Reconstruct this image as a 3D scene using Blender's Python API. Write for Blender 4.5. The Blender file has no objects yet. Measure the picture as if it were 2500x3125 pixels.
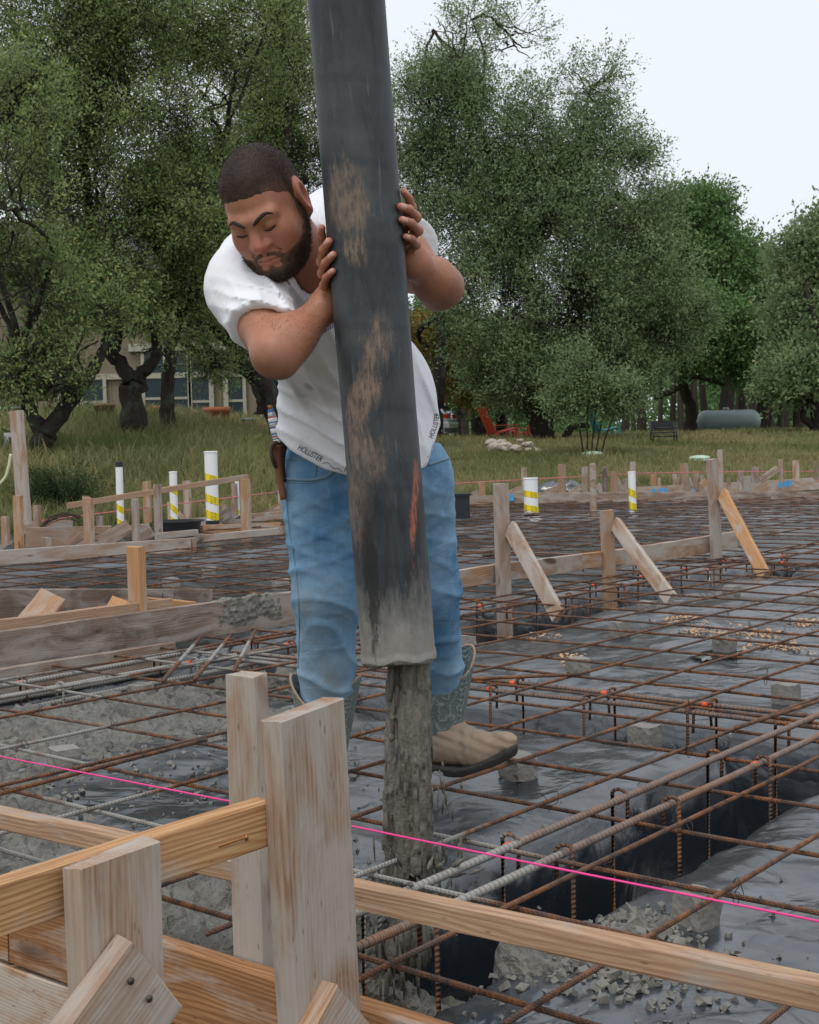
import bpy, bmesh, math, random
import numpy as np
from mathutils import Vector, Matrix, Euler
random.seed(7); RNG = np.random.default_rng(7)
SC = bpy.context.scene
COL = SC.collection
# ------------------------------------------------------------------ camera
FPX = 4220.0                      # focal length in photo pixels (photo 2500 x 3125)
PITCH, ROLL, TH, CAMH = math.radians(2.92), math.radians(-1.31), math.radians(39.0), 0.9
_F = np.array([0, math.cos(PITCH), -math.sin(PITCH)])
_U0 = np.array([0, math.sin(PITCH), math.cos(PITCH)])
_R = math.cos(ROLL)*np.array([1., 0, 0]) + math.sin(ROLL)*_U0
_U = -math.sin(ROLL)*np.array([1., 0, 0]) + math.cos(ROLL)*_U0
CAM = np.array([0, 0, CAMH])
cd = bpy.data.cameras.new('camera'); cam = bpy.data.objects.new('camera', cd); COL.objects.link(cam)
cd.sensor_fit = 'HORIZONTAL'; cd.sensor_width = 36.0; cd.lens = 36.0*FPX/2500
cd.clip_start = 0.05; cd.clip_end = 3000
cd.dof.use_dof = True; cd.dof.focus_distance = 3.1; cd.dof.aperture_fstop = 32
cam.matrix_world = Matrix(((_R[0], _U[0], -_F[0], 0), (_R[1], _U[1], -_F[1], 0), (_R[2], _U[2], -_F[2], CAMH), (0, 0, 0, 1)))
SC.camera = cam
# ------------------------------------------------------------------ sky, sun, exposure
SUN_EL, SUN_AZ = math.radians(62), math.radians(200)       # high veiled sun, a little behind and left of the camera
w = bpy.data.worlds.new('World'); SC.world = w; w.use_nodes = True
nt = w.node_tree; nt.nodes.clear()
sky = nt.nodes.new('ShaderNodeTexSky'); sky.sky_type = 'NISHITA'; sky.sun_disc = False
sky.sun_elevation = SUN_EL; sky.sun_rotation = SUN_AZ; sky.air_density = 1.0; sky.dust_density = 5.0
skl = nt.nodes.new('ShaderNodeVectorMath'); skl.operation = 'SCALE'; skl.inputs[3].default_value = 0.06
mx = nt.nodes.new('ShaderNodeMix'); mx.data_type = 'RGBA'; mx.inputs[0].default_value = 0.9   # mostly cloud
# cloud deck: almost even, faint soft variation
tc = nt.nodes.new('ShaderNodeTexCoord'); nz = nt.nodes.new('ShaderNodeTexNoise'); nz.inputs['Scale'].default_value = 1.6; nz.inputs['Detail'].default_value = 3
cr = nt.nodes.new('ShaderNodeValToRGB'); cr.color_ramp.elements[0].position = .3; cr.color_ramp.elements[1].position = .75
cr.color_ramp.elements[0].color = (.82, .87, .94, 1); cr.color_ramp.elements[1].color = (.87, .91, .96, 1)
bg = nt.nodes.new('ShaderNodeBackground'); bg.inputs[1].default_value = 1.0; wo = nt.nodes.new('ShaderNodeOutputWorld')
L = nt.links.new
L(sky.outputs[0], skl.inputs[0]); L(tc.outputs['Generated'], nz.inputs['Vector']); L(nz.outputs[0], cr.inputs[0])
L(skl.outputs[0], mx.inputs[6]); L(cr.outputs[0], mx.inputs[7]); L(mx.outputs[2], bg.inputs[0]); L(bg.outputs[0], wo.inputs[0])
sd = bpy.data.lights.new('sun', 'SUN'); sd.energy = 1.3; sd.angle = math.radians(28); sd.color = (1, .97, .93)
sun = bpy.data.objects.new('sun', sd); COL.objects.link(sun)
_sd = Vector((math.sin(SUN_AZ)*math.cos(SUN_EL), math.cos(SUN_AZ)*math.cos(SUN_EL), math.sin(SUN_EL)))
sun.rotation_euler = _sd.to_track_quat('Z', 'Y').to_euler(); sun.location = (0, -5, 12)
SC.view_settings.view_transform = 'Standard'; SC.view_settings.look = 'None'
SC.view_settings.exposure = 0.18; SC.view_settings.gamma = 1.0; SC.view_settings.use_curve_mapping = False
SC.cycles.max_bounces = 6; SC.cycles.use_denoising = True
# ------------------------------------------------------------------ pixel -> place
DA = np.array([math.sin(TH), math.cos(TH), 0]); NA = np.array([math.cos(TH), -math.sin(TH), 0]); ZZ = np.array([0, 0, 1.])
def ray(x, y): return _F*FPX + _R*(x-1250) - _U*(y-1562.5)
def G(x, y, z=0.):
    d = ray(x, y); return CAM + d*((z-CAMH)/d[2])
def W(x, y, D):
    d = ray(x, y); return CAM + d*(D/d[1])
def hitv(x, y, v):
    d = ray(x, y); return CAM + d*((v-CAM@NA)/(d@NA))
def hitu(x, y, u):
    d = ray(x, y); return CAM + d*((u-CAM@DA)/(d@DA))
def UV(u, v, z=0.): return DA*u + NA*v + ZZ*z
def uvof(P): return float(P@DA), float(P@NA)
def PXOF(P):
    q = np.asarray(P, float)-CAM; z = q@_F; return 1250+FPX*(q@_R)/z, 1562.5-FPX*(q@_U)/z
# ------------------------------------------------------------------ noise
def _hash(ix, iy, iz, seed):
    h = (ix.astype(np.int64)*374761393 + iy.astype(np.int64)*668265263 + iz.astype(np.int64)*1274126177 + seed*362437) & 0xffffffff
    h = ((h ^ (h >> 13))*1274126177) & 0xffffffff
    h = (h ^ (h >> 16)) & 0xffffffff
    return h.astype(np.float64)/2147483647.5 - 1.0
def vnoise(x, y, z=None, seed=0):
    x = np.asarray(x, float); y = np.asarray(y, float); z = np.zeros_like(x) if z is None else np.asarray(z, float)
    ix, iy, iz = np.floor(x), np.floor(y), np.floor(z)
    fx, fy, fz = x-ix, y-iy, z-iz
    fx, fy, fz = fx*fx*(3-2*fx), fy*fy*(3-2*fy), fz*fz*(3-2*fz)
    r = 0
    for a in (0, 1):
        for b in (0, 1):
            for c in (0, 1):
                r = r + _hash(ix+a, iy+b, iz+c, seed)*(fx if a else 1-fx)*(fy if b else 1-fy)*(fz if c else 1-fz)
    return r
def fbm(x, y, z=None, seed=0, octv=4, gain=.5, lac=2.03):
    r = 0; a = 1.0; x = np.asarray(x, float); y = np.asarray(y, float)
    z = np.zeros_like(x) if z is None else np.asarray(z, float)
    for o in range(octv):
        r = r + a*vnoise(x, y, z, seed+o*17); x = x*lac+3.1; y = y*lac+1.7; z = z*lac+5.3; a *= gain
    return r
def clods(x, y, seed=0):
    """rounded lumps: 0..1 dome heights of randomly placed clods"""
    ix, iy = np.floor(x), np.floor(y); best = np.zeros_like(x); z0 = np.zeros_like(x)
    for a in (-1, 0, 1):
        for b in (-1, 0, 1):
            cx, cy = ix+a, iy+b; px = cx+.5+.45*_hash(cx, cy, z0, seed); py = cy+.5+.45*_hash(cx, cy, z0, seed+1); r = .42+.28*_hash(cx, cy, z0, seed+2)
            best = np.maximum(best, r*np.sqrt(np.maximum(0, 1-((x-px)**2+(y-py)**2)/(r*r+1e-6))))
    return best
def sstep(a, b, x):
    t = np.clip((np.asarray(x, float)-a)/(b-a), 0, 1); return t*t*(3-2*t)
# ------------------------------------------------------------------ objects
def fastmesh(name, V, F, mat=None, smooth=False, uv=None, col=None):
    V = np.ascontiguousarray(V, np.float32); me = bpy.data.meshes.new(name)
    if isinstance(F, np.ndarray): k = F.shape[1]; idx = F.ravel().astype(np.int32); tot = np.full(len(F), k, np.int32)
    else:
        tot = np.array([len(q) for q in F], np.int32); idx = np.array([i for q in F for i in q], np.int32)
    me.vertices.add(len(V)); me.vertices.foreach_set('co', V.ravel())
    me.loops.add(len(idx)); me.loops.foreach_set('vertex_index', idx)
    me.polygons.add(len(tot)); st = np.zeros(len(tot), np.int32); st[1:] = np.cumsum(tot)[:-1]
    me.polygons.foreach_set('loop_start', st); me.polygons.foreach_set('loop_total', tot)
    me.update(calc_edges=True); me.validate()
    me.polygons.foreach_set('use_smooth', np.full(len(me.polygons), bool(smooth)))
    if uv is not None:
        ul = me.uv_layers.new(name='UVMap'); ul.data.foreach_set('uv', np.ascontiguousarray(np.asarray(uv, np.float32)[idx]).ravel())
    if col is not None:
        ca = me.color_attributes.new('tint', 'FLOAT_COLOR', 'POINT'); c = np.ones((len(V), 4), np.float32); c[:, :3] = np.asarray(col, np.float32).reshape(len(V), -1)
        ca.data.foreach_set('color', c.ravel())
    if mat is not None: me.materials.append(mat)
    return me
def link(name, me, parent=None, M=None):
    o = bpy.data.objects.new(name, me); COL.objects.link(o)
    if M is not None: o.matrix_world = M
    if parent is not None:
        o.parent = parent; o.matrix_parent_inverse = PM[parent.name].inverted()
    PM[o.name] = M.copy() if M is not None else Matrix.Identity(4)
    return o
PM = {}
def tag(o, label=None, cat=None, group=None, kind=None):
    if label: o['label'] = label
    if cat: o['category'] = cat
    if group: o['group'] = group
    if kind: o['kind'] = kind
    return o
def thing(name, loc, label, cat, group=None):
    o = bpy.data.objects.new(name, None); COL.objects.link(o); o.empty_display_size = .1
    M = Matrix.Translation(Vector(loc)); o.matrix_world = M; PM[o.name] = M
    return tag(o, label, cat, group)
def mesh(name, V, F, mat, parent=None, smooth=False, **k):
    """one mesh object; its origin is moved to the middle of its own points"""
    V = np.asarray(V, float); c = (V.min(0)+V.max(0))/2
    return link(name, fastmesh(name, V-c, F, mat, smooth, **k), parent, Matrix.Translation(Vector(c)))
def frameM(o, x, y, z):
    return Matrix(((x[0], y[0], z[0], o[0]), (x[1], y[1], z[1], o[1]), (x[2], y[2], z[2], o[2]), (0, 0, 0, 1)))
def nrm(a): a = np.asarray(a, float); return a/np.linalg.norm(a)
def board(parent, A, B, wdir, wd, t, mat, name='board', ch=.0025, jit=.002, seg=None, label=None):
    """sawn timber from A to B; wd across along wdir, t thick; local X runs along the grain"""
    A = np.asarray(A, float); B = np.asarray(B, float); Ln = np.linalg.norm(B-A); x = (B-A)/Ln
    y = np.asarray(wdir, float); y = nrm(y-(y@x)*x); z = np.cross(x, y)
    n = seg or max(3, min(14, int(Ln/.18)))
    ch = min(ch, t*.25)
    h, k = wd/2, t/2
    sec = np.array([(-h+ch, -k), (h-ch, -k), (h, -k+ch), (h, k-ch), (h-ch, k), (-h+ch, k), (-h, k-ch), (-h, -k+ch)])
    rr = np.random.default_rng(abs(hash((round(A[0], 3), round(B[1], 3), round(A[2], 3)))) % (2**31))
    V = []; ph = rr.uniform(0, 9)
    bow = rr.normal(0, .0012)*Ln
    for i in range(n+1):
        s = i/n; e = np.full(8, s*Ln-Ln/2)
        if i in (0, n): e = e + rr.normal(0, jit, 8) + sec[:, 0]*rr.normal(0, .02)
        yz = sec + rr.normal(0, .0009, (8, 2)) + np.array([bow*4*s*(1-s), 0])
        V.append(np.column_stack([e, yz]))
    V = np.vstack(V); F = []
    for i in range(n):
        for j in range(8): F.append((i*8+j, i*8+(j+1) % 8, (i+1)*8+(j+1) % 8, (i+1)*8+j))
    F.append(tuple(range(7, -1, -1))); F.append(tuple(n*8+j for j in range(8)))
    F = [q[::-1] for q in F]
    o = link(name, fastmesh(name, V, F, mat), parent, frameM((A+B)/2, x, y, z))
    if label: o['label'] = label
    return o
def tube(pts, rad, sides=7, cap=True):
    P = np.asarray(pts, float); n = len(P); rad = np.broadcast_to(np.asarray(rad, float), (n,))
    T = np.gradient(P, axis=0); T /= np.linalg.norm(T, axis=1)[:, None]+1e-12
    a = np.array([0, 0, 1.]) if abs(T[0][2]) < .9 else np.array([1., 0, 0])
    nn = nrm(np.cross(T[0], a)); V = []; UVc = []; s = 0
    ang = np.arange(sides)*2*math.pi/sides
    for i in range(n):
        if i: s += np.linalg.norm(P[i]-P[i-1])
        nn = nrm(nn-(nn@T[i])*T[i]); b = np.cross(T[i], nn)
        V.append(P[i]+rad[i]*(np.cos(ang)[:, None]*nn+np.sin(ang)[:, None]*b))
        UVc.append(np.column_stack([np.full(sides, s), np.arange(sides)/sides]))
    V = np.vstack(V); UVc = np.vstack(UVc)
    i, j = np.meshgrid(np.arange(n-1), np.arange(sides), indexing='ij'); i = i.ravel(); j = j.ravel(); j2 = (j+1) % sides
    F = np.column_stack([i*sides+j, i*sides+j2, (i+1)*sides+j2, (i+1)*sides+j])
    if cap:
        F = [tuple(q) for q in F.tolist()]+[tuple(range(sides-1, -1, -1)), tuple((n-1)*sides+k for k in range(sides))]
    return V, F, UVc
def tubeobj(name, pts, rad, mat, parent=None, sides=8, cap=True):
    V, F, u = tube(pts, rad, sides, cap); return mesh(name, V, F, mat, parent, smooth=True, uv=u)
def lathe(prof, n=24):
    prof = np.asarray(prof, float); a = np.arange(n)*2*math.pi/n; m = len(prof)
    V = np.array([[r*math.cos(t), r*math.sin(t), z] for r, z in prof for t in a])
    F = [(i*n+j, i*n+(j+1) % n, (i+1)*n+(j+1) % n, (i+1)*n+j) for i in range(m-1) for j in range(n)]
    return V, F
def merge(parts):
    Vs, Fs, o = [], [], 0
    for V, F in parts:
        V = np.asarray(V, float); Vs.append(V); Fs += [tuple(int(i)+o for i in q) for q in F]; o += len(V)
    return np.vstack(Vs), Fs
def boxvf(c, sx, sy, sz, ax=None):
    ax = np.eye(3) if ax is None else np.asarray(ax)
    V = np.array([[a, b, d] for a in (-1, 1) for b in (-1, 1) for d in (-1, 1)], float)*np.array([sx, sy, sz])/2
    F = [(0, 1, 3, 2), (4, 6, 7, 5), (0, 4, 5, 1), (2, 3, 7, 6), (0, 2, 6, 4), (1, 5, 7, 3)]
    return V@ax+np.asarray(c), F
def catmull(P, n):
    P = np.asarray(P, float); Q = np.vstack([2*P[0]-P[1], P, 2*P[-1]-P[-2]]); out = []
    for i in range(1, len(Q)-2):
        for t in np.linspace(0, 1, n, endpoint=False):
            a, b, c, d = Q[i-1], Q[i], Q[i+1], Q[i+2]
            out.append(.5*((2*b)+(-a+c)*t+(2*a-5*b+4*c-d)*t*t+(-a+3*b-3*c+d)*t**3))
    out.append(P[-1]); return np.array(out)
# ------------------------------------------------------------------ materials
class NB:
    def __init__(s, name):
        s.m = bpy.data.materials.new(name); s.m.use_nodes = True; s.t = s.m.node_tree; s.n = s.t.nodes; s.n.clear()
        s.out = s.n.new('ShaderNodeOutputMaterial'); s.b = s.n.new('ShaderNodeBsdfPrincipled'); s.t.links.new(s.b.outputs[0], s.out.inputs[0])
    def L(s, a, b): s.t.links.new(a, b)
    def put(s, sock, v):
        if v is None: return
        if hasattr(v, 'is_output') or isinstance(v, bpy.types.NodeSocket): s.L(v, sock)
        elif isinstance(v, tuple) and len(v) == 3 and sock.type == 'RGBA': sock.default_value = (*v, 1)
        else: sock.default_value = v
    def set(s, **k):
        for a, v in k.items(): s.put(s.b.inputs[{'col': 'Base Color', 'rough': 'Roughness', 'metal': 'Metallic', 'spec': 'Specular IOR Level', 'sub': 'Subsurface Weight', 'alpha': 'Alpha', 'normal': 'Normal', 'coat': 'Coat Weight', 'sheen': 'Sheen Weight', 'trans': 'Transmission Weight', 'ior': 'IOR'}[a]], v)
        return s
    def co(s, kind='Object', scale=(1, 1, 1), loc=(0, 0, 0), rot=(0, 0, 0), rnd=False):
        if kind == 'Position': src = s.n.new('ShaderNodeNewGeometry').outputs['Position']
        else: src = s.n.new('ShaderNodeTexCoord').outputs[kind]
        mp = s.n.new('ShaderNodeMapping'); mp.inputs['Scale'].default_value = scale; mp.inputs['Location'].default_value = loc; mp.inputs['Rotation'].default_value = rot
        if rnd:
            oi = s.n.new('ShaderNodeObjectInfo'); cm = s.n.new('ShaderNodeCombineXYZ')
            for i, k in enumerate((37., 11., 23.)): s.L(s.math('MULTIPLY', oi.outputs['Random'], k), cm.inputs[i])
            ad = s.n.new('ShaderNodeVectorMath'); s.L(src, ad.inputs[0]); s.L(cm.outputs[0], ad.inputs[1]); src = ad.outputs[0]
        s.L(src, mp.inputs[0]); return mp.outputs[0]
    def noise(s, v, scale=5., detail=4., rough=.55, dist=0., col=False):
        n = s.n.new('ShaderNodeTexNoise'); s.L(v, n.inputs['Vector']) if v is not None else None
        n.inputs['Scale'].default_value = scale; n.inputs['Detail'].default_value = detail; n.inputs['Roughness'].default_value = rough; n.inputs['Distortion'].default_value = dist
        return n.outputs[1 if col else 0]
    def voro(s, v, scale=5., feat='F1', out=0, rnd=1.):
        n = s.n.new('ShaderNodeTexVoronoi'); n.feature = feat; s.L(v, n.inputs['Vector']); n.inputs['Scale'].default_value = scale; n.inputs['Randomness'].default_value = rnd
        return n.outputs[out]
    def wave(s, v, scale=5., dist=0., detail=2., typ='BANDS', dirn='X', dscale=1.):
        n = s.n.new('ShaderNodeTexWave'); n.wave_type = typ
        if typ == 'BANDS': n.bands_direction = dirn
        else: n.rings_direction = dirn
        s.L(v, n.inputs['Vector']); n.inputs['Scale'].default_value = scale; n.inputs['Distortion'].default_value = dist; n.inputs['Detail'].default_value = detail; n.inputs['Detail Scale'].default_value = dscale
        return n.outputs[1]
    def ramp(s, f, *stops, interp='LINEAR'):
        n = s.n.new('ShaderNodeValToRGB'); n.color_ramp.interpolation = interp; e = n.color_ramp.elements
        while len(e) < len(stops): e.new(.5)
        for i, (p, c) in enumerate(stops):
            e[i].position = p; e[i].color = (c, c, c, 1) if isinstance(c, (int, float)) else (*c, 1)
        s.L(f, n.inputs[0]); return n.outputs[0]
    def mix(s, f, a, b, blend='MIX'):
        n = s.n.new('ShaderNodeMix'); n.data_type = 'RGBA'; n.blend_type = blend
        s.put(n.inputs[0], f); s.put(n.inputs[6], a); s.put(n.inputs[7], b); return n.outputs[2]
    def math(s, op, a, b=None, c=None, clamp=False):
        n = s.n.new('ShaderNodeMath'); n.operation = op; n.use_clamp = clamp
        for i, v in enumerate((a, b, c)): s.put(n.inputs[i], v)
        return n.outputs[0]
    def bump(s, h, st=.3, dist=.01, prev=None):
        n = s.n.new('ShaderNodeBump'); n.inputs['Strength'].default_value = st; n.inputs['Distance'].default_value = dist; s.put(n.inputs['Height'], h)
        if prev is not None: s.L(prev, n.inputs['Normal'])
        return n.outputs[0]
    def sep(s, v):
        n = s.n.new('ShaderNodeSeparateXYZ'); s.L(v, n.inputs[0]); return n.outputs
    def rnd(s): return s.n.new('ShaderNodeObjectInfo').outputs['Random']
    def attr(s, name):
        n = s.n.new('ShaderNodeAttribute'); n.attribute_name = name; return n.outputs
    def sphere_mask(s, pos, c, r0, r1):
        d = s.n.new('ShaderNodeVectorMath'); d.operation = 'DISTANCE'; s.L(pos, d.inputs[0]); d.inputs[1].default_value = tuple(c)
        mr = s.n.new('ShaderNodeMapRange'); mr.interpolation_type = 'SMOOTHSTEP'
        s.L(d.outputs['Value'], mr.inputs[0]); mr.inputs[1].default_value = r1; mr.inputs[2].default_value = r0; return mr.outputs[0]

def plain(name, col, rough=.6, metal=0., var=.12, scale=8., bump=.0, spec=.5, coat=0.):
    b = NB(name); v = b.co('Object', rnd=True); n = b.noise(v, scale, 5)
    lo = tuple(c*(1-var) for c in col); hi = tuple(min(1, c*(1+var)) for c in col)
    b.set(col=b.mix(n, lo, hi), rough=rough, metal=metal, spec=spec, coat=coat)
    if bump: b.set(normal=b.bump(b.noise(v, scale*6, 4), bump, .004))
    return b.m

def wood(name, lt, dk, stain, amt=.5, grey=.0, greycol=(.42, .38, .34), wet=0., mud=0.):
    b = NB(name)
    v = b.co('Object', (1, 1, 1), rnd=True)
    def sc(x, y, z):
        m = b.n.new('ShaderNodeMapping'); m.inputs['Scale'].default_value = (x, y, z); b.L(v, m.inputs[0]); return m.outputs[0]
    # growth rings: cut lengthwise, warped by knots
    warp = b.noise(sc(1.3, 7, 7), 1.0, 3, .5)
    kn = b.voro(sc(3.0, 8, 8), 1.0, 'SMOOTH_F1'); knot = b.ramp(kn, (.03, 1.), (.13, 0.))
    pr = b.n.new('ShaderNodeSeparateXYZ'); b.L(v, pr.inputs[0])
    yy = b.math('ADD', b.math('MULTIPLY', pr.outputs[1], 300.), b.math('MULTIPLY', pr.outputs[2], 190.))
    ph = b.math('ADD', yy, b.math('MULTIPLY', warp, 26.)); ph = b.math('ADD', ph, b.math('MULTIPLY', knot, 5.))
    ring = b.math('MULTIPLY_ADD', b.math('SINE', b.math('MULTIPLY', ph, 2.4)), .5, .5)
    fib = b.noise(sc(5, 260, 260), 1.0, 5, .7); fib2 = b.noise(sc(1.6, 60, 60), 1.0, 4, .65)
    g = b.math('ADD', b.math('MULTIPLY', b.math('POWER', ring, 2.5), .75), b.math('MULTIPLY', fib2, .7)); g = b.math('SUBTRACT', g, .15, clamp=True)
    c = b.mix(g, lt, dk); c = b.mix(b.ramp(fib, (.40, 0.), (.66, .8)), c, tuple(k*.7 for k in dk))
    tone = b.noise(sc(1.1, 5, 5), 1.0, 4, .6)
    c = b.mix(b.ramp(tone, (.42, 0.), (.7, amt)), c, stain)
    if grey: c = b.mix(b.ramp(b.noise(sc(2.3, 7, 7), 1.3, 6, .65, .6), (.27+.33*grey, .9), (.43+.33*grey, 0.)), c, b.mix(fib2, greycol, tuple(k*.72 for k in greycol)))
    sp = b.voro(sc(16, 60, 60), 1.0); c = b.mix(b.ramp(sp, (.05, .6), (.14, 0.)), c, tuple(k*.25 for k in dk))
    c = b.mix(knot, c, (.1, .045, .02))
    smear = b.noise(sc(9, 26, 26), 1.0, 5, .7, 1.2); c = b.mix(b.ramp(smear, (.62, 0.), (.74, .55)), c, tuple(k*.45 for k in greycol))
    if mud: c = b.mix(b.ramp(b.noise(b.co('Position'), 9, 6, .7), (.56-.1*mud, 0.), (.62, mud)), c, (.3, .29, .26))
    hs = b.n.new('ShaderNodeHueSaturation'); hs.inputs['Hue'].default_value = .5; b.L(c, hs.inputs['Color'])
    b.L(b.math('MULTIPLY_ADD', b.rnd(), .28, .88), hs.inputs['Value']); b.L(b.math('MULTIPLY_ADD', b.rnd(), .3, .8), hs.inputs['Saturation'])
    h = b.math('ADD', b.math('MULTIPLY', fib, .6), b.math('MULTIPLY', ring, .5))
    b.set(col=hs.outputs[0], rough=b.math('MULTIPLY_ADD', tone, -.3*wet, .72), spec=.35, normal=b.bump(h, .35, .0015))
    return b.m
W_FRESH = wood('fresh_pine', (.55, .36, .20), (.34, .17, .08), (.42, .21, .095), .6, .1)
W_PINE = wood('sawn_pine', (.50, .32, .19), (.30, .155, .08), (.34, .19, .10), .6, .3)
W_GREY = wood('weathered_pine', (.42, .28, .185), (.25, .14, .08), (.27, .13, .06), .65, .55, (.44, .39, .34))
W_PALE = wood('pale_weathered_pine', (.47, .32, .215), (.31, .175, .10), (.31, .15, .07), .6, .5, (.49, .42, .36))
W_OLD = wood('stained_plank', (.40, .28, .20), (.19, .11, .07), (.085, .055, .038), .85, .4, (.42, .35, .30), wet=.6, mud=.35)
W_WET = wood('wet_orange_plank', (.44, .23, .10), (.24, .10, .038), (.17, .07, .03), .7, .2, (.46, .38, .32), wet=.9)

b = NB('rusty_rebar'); uvc = b.co('UV'); p = b.co('Position')
n1 = b.noise(p, 26, 5, .65); n2 = b.noise(p, 4, 3)
rc = b.mix(b.ramp(n1, (.36, 0.), (.62, 1.)), (.034, .025, .021), (.25, .095, .030)); rc = b.mix(b.ramp(n2, (.42, 0.), (.68, .8)), rc, (.085, .066, .06))
_splash = [W(1230, 2640, 2.9), UV(2.0, -2.6), UV(2.4, -3.6), UV(3.2, -4.35), UV(4.0, -4.3)]
mk = None
for q, r in zip(_splash, (.55, .75, .8, .6, .65)):
    k = b.sphere_mask(p, q, r*.35, r); mk = k if mk is None else b.math('MAXIMUM', mk, k)
mk = b.ramp(b.math('MULTIPLY', b.math('ADD', mk, b.math('MULTIPLY', b.noise(p, 14, 5, .7), .9)), .5), (.6, 0.), (.72, 1.))
rc = b.mix(mk, rc, (.30, .29, .265))
rib = b.math('SINE', b.math('ADD', b.math('MULTIPLY', b.sep(uvc)[0], 2*math.pi/.011), b.math('MULTIPLY', b.math('SINE', b.math('MULTIPLY', b.sep(uvc)[1], 2*math.pi)), 1.4)))
hh = b.math('ADD', b.math('MULTIPLY', rib, .5), b.math('MULTIPLY', n1, .6))
b.set(col=rc, rough=.72, spec=.4, normal=b.bump(hh, .9, .003)); M_REBAR = b.m
b = NB('heavy_rebar'); uvc = b.co('UV'); p = b.co('Position')
n1 = b.noise(p, 30, 5, .65); n2 = b.noise(p, 5, 3)
rib = b.math('SINE', b.math('MULTIPLY', b.sep(uvc)[0], 2*math.pi/.016))
rc = b.mix(b.ramp(n2, (.47, 0.), (.75, 1.)), (.17, .185, .205), (.26, .11, .045)); rc = b.mix(b.ramp(rib, (.3, .75), (.6, 0.)), rc, (.27, .12, .04)); rc = b.mix(b.ramp(n1, (.5, 0.), (.75, .6)), rc, (.05, .04, .035))
mk = b.sphere_mask(p, _splash[0], .2, .62); mk = b.math('MAXIMUM', mk, b.sphere_mask(p, UV(3.6, -4.4), .5, 1.2))
mk = b.ramp(b.math('MULTIPLY', b.math('ADD', mk, b.math('MULTIPLY', b.noise(p, 14, 5, .7), .9)), .5), (.58, 0.), (.7, 1.))
rc = b.mix(mk, rc, (.31, .30, .275))
b.set(col=rc, rough=.6, spec=.45, normal=b.bump(rib, .8, .004)); M_HEAVY = b.m
M_WIRE = plain('tie_wire', (.06, .04, .03), .6, .3)
M_ORANGE = plain('orange_marking_paint', (.75, .10, .03), .6)

b = NB('black_poly_sheet'); p = b.co('Position')
dust_shade = b.ramp(b.noise(p, 1.9, 9, .72, .4), (.48, 0.), (.74, .75)); spl = b.ramp(b.voro(p, 34), (.02, 1.), (.09, 0.)); sm = b.noise(p, 2.3, 3)
mudm = None
for q, r in ((UV(1.9, -1.9, -.1), .75), (UV(2.2, -1.3, -.1), .45), (UV(3.2, -1.5, -.1), .4), (UV(3.35, -1.95, -.1), .3), (UV(2.2, -2.8, -.1), .9), (UV(3.6, -3.5, -.1), .8)):
    k = b.sphere_mask(p, q, r*.2, r); mudm = k if mudm is None else b.math('MAXIMUM', mudm, k)
spt = b.math('MULTIPLY', spl, b.ramp(sm, (.45, 0.), (.62, .85)))
mudc = b.ramp(b.math('MULTIPLY', b.math('ADD', b.math('MULTIPLY', mudm, .62), b.noise(p, 11, 9, .8)), .5), (.585, 0.), (.70, .85))
gz = b.sep(b.n.new('ShaderNodeNewGeometry').outputs['Normal'])[2]; dust_shade = b.math('MULTIPLY', dust_shade, b.ramp(gz, (.55, 0.), (.92, 1.)))   # dust kept off steep faces, painting the trench walls' shade into the colour
c = b.mix(dust_shade, (.016, .021, .028), (.16, .178, .198)); c = b.mix(b.math('MULTIPLY', spt, .7), c, (.33, .32, .30)); c = b.mix(mudc, c, (.27, .26, .235))
drops = b.ramp(b.voro(p, 55), (.1, 1.), (.26, 0.)); dm = b.ramp(b.noise(p, 1.1, 2), (.46, 0.), (.56, 1.)); drops = b.math('MULTIPLY', drops, dm)
wr = b.noise(b.co('Position', (1, 1, 1), rot=(0, 0, .6)), 2.6, 3, .5, 1.2); wr2 = b.noise(b.co('Position', (2.2, 9, 4), rot=(0, 0, -.4)), 1.0, 4, .6, .8)
hgt = b.math('ADD', b.math('MULTIPLY', b.math('ABSOLUTE', b.math('SUBTRACT', wr, .5)), 1.3), b.math('MULTIPLY', b.math('MULTIPLY', wr2, b.ramp(sm, (.45, .0), (.65, .7))), .4))
nb = b.bump(hgt, .5, .04); nb = b.bump(drops, .25, .002, nb); nb = b.bump(b.noise(p, 60, 3), .12, .002, nb)
rgh = b.math('ADD', b.math('MULTIPLY', dust_shade, .25), .25); rgh = b.math('ADD', rgh, b.math('MULTIPLY', mudc, .4))
b.set(col=c, rough=rgh, spec=1.0, ior=1.65, normal=nb); M_POLY = b.m

def concrete(name, col, rough=.55, sc=40., bs=.6, bd=.006, var=.25, agg=True):
    b = NB(name); p = b.co('Position'); n = b.noise(p, sc, 6, .7); n2 = b.noise(p, sc*.12, 4)
    c = b.mix(n, tuple(k*(1-var) for k in col), tuple(k*(1+var) for k in col)); c = b.mix(b.ramp(n2, (.35, .35), (.65, 0.)), c, tuple(k*.62 for k in col))
    if agg: c = b.mix(b.ramp(b.voro(p, sc*2.2), (.06, .6), (.16, 0.)), c, tuple(min(1, k*1.5) for k in col))
    h = b.math('ADD', n, b.math('MULTIPLY', b.voro(p, sc*1.3), .8))
    b.set(col=c, rough=rough, spec=.5, normal=b.bump(h, bs, bd)); return b.m
M_WETCON = concrete('wet_concrete', (.265, .255, .222), .5, 24, 1., .045, .45)
b = NB('flowing_concrete'); p = b.co('Position', (1, 1, .16)); n = b.noise(p, 95, 6, .75); n2 = b.noise(p, 24, 4, .6); n3 = b.noise(b.co('Position'), 130, 4, .7)
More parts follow.
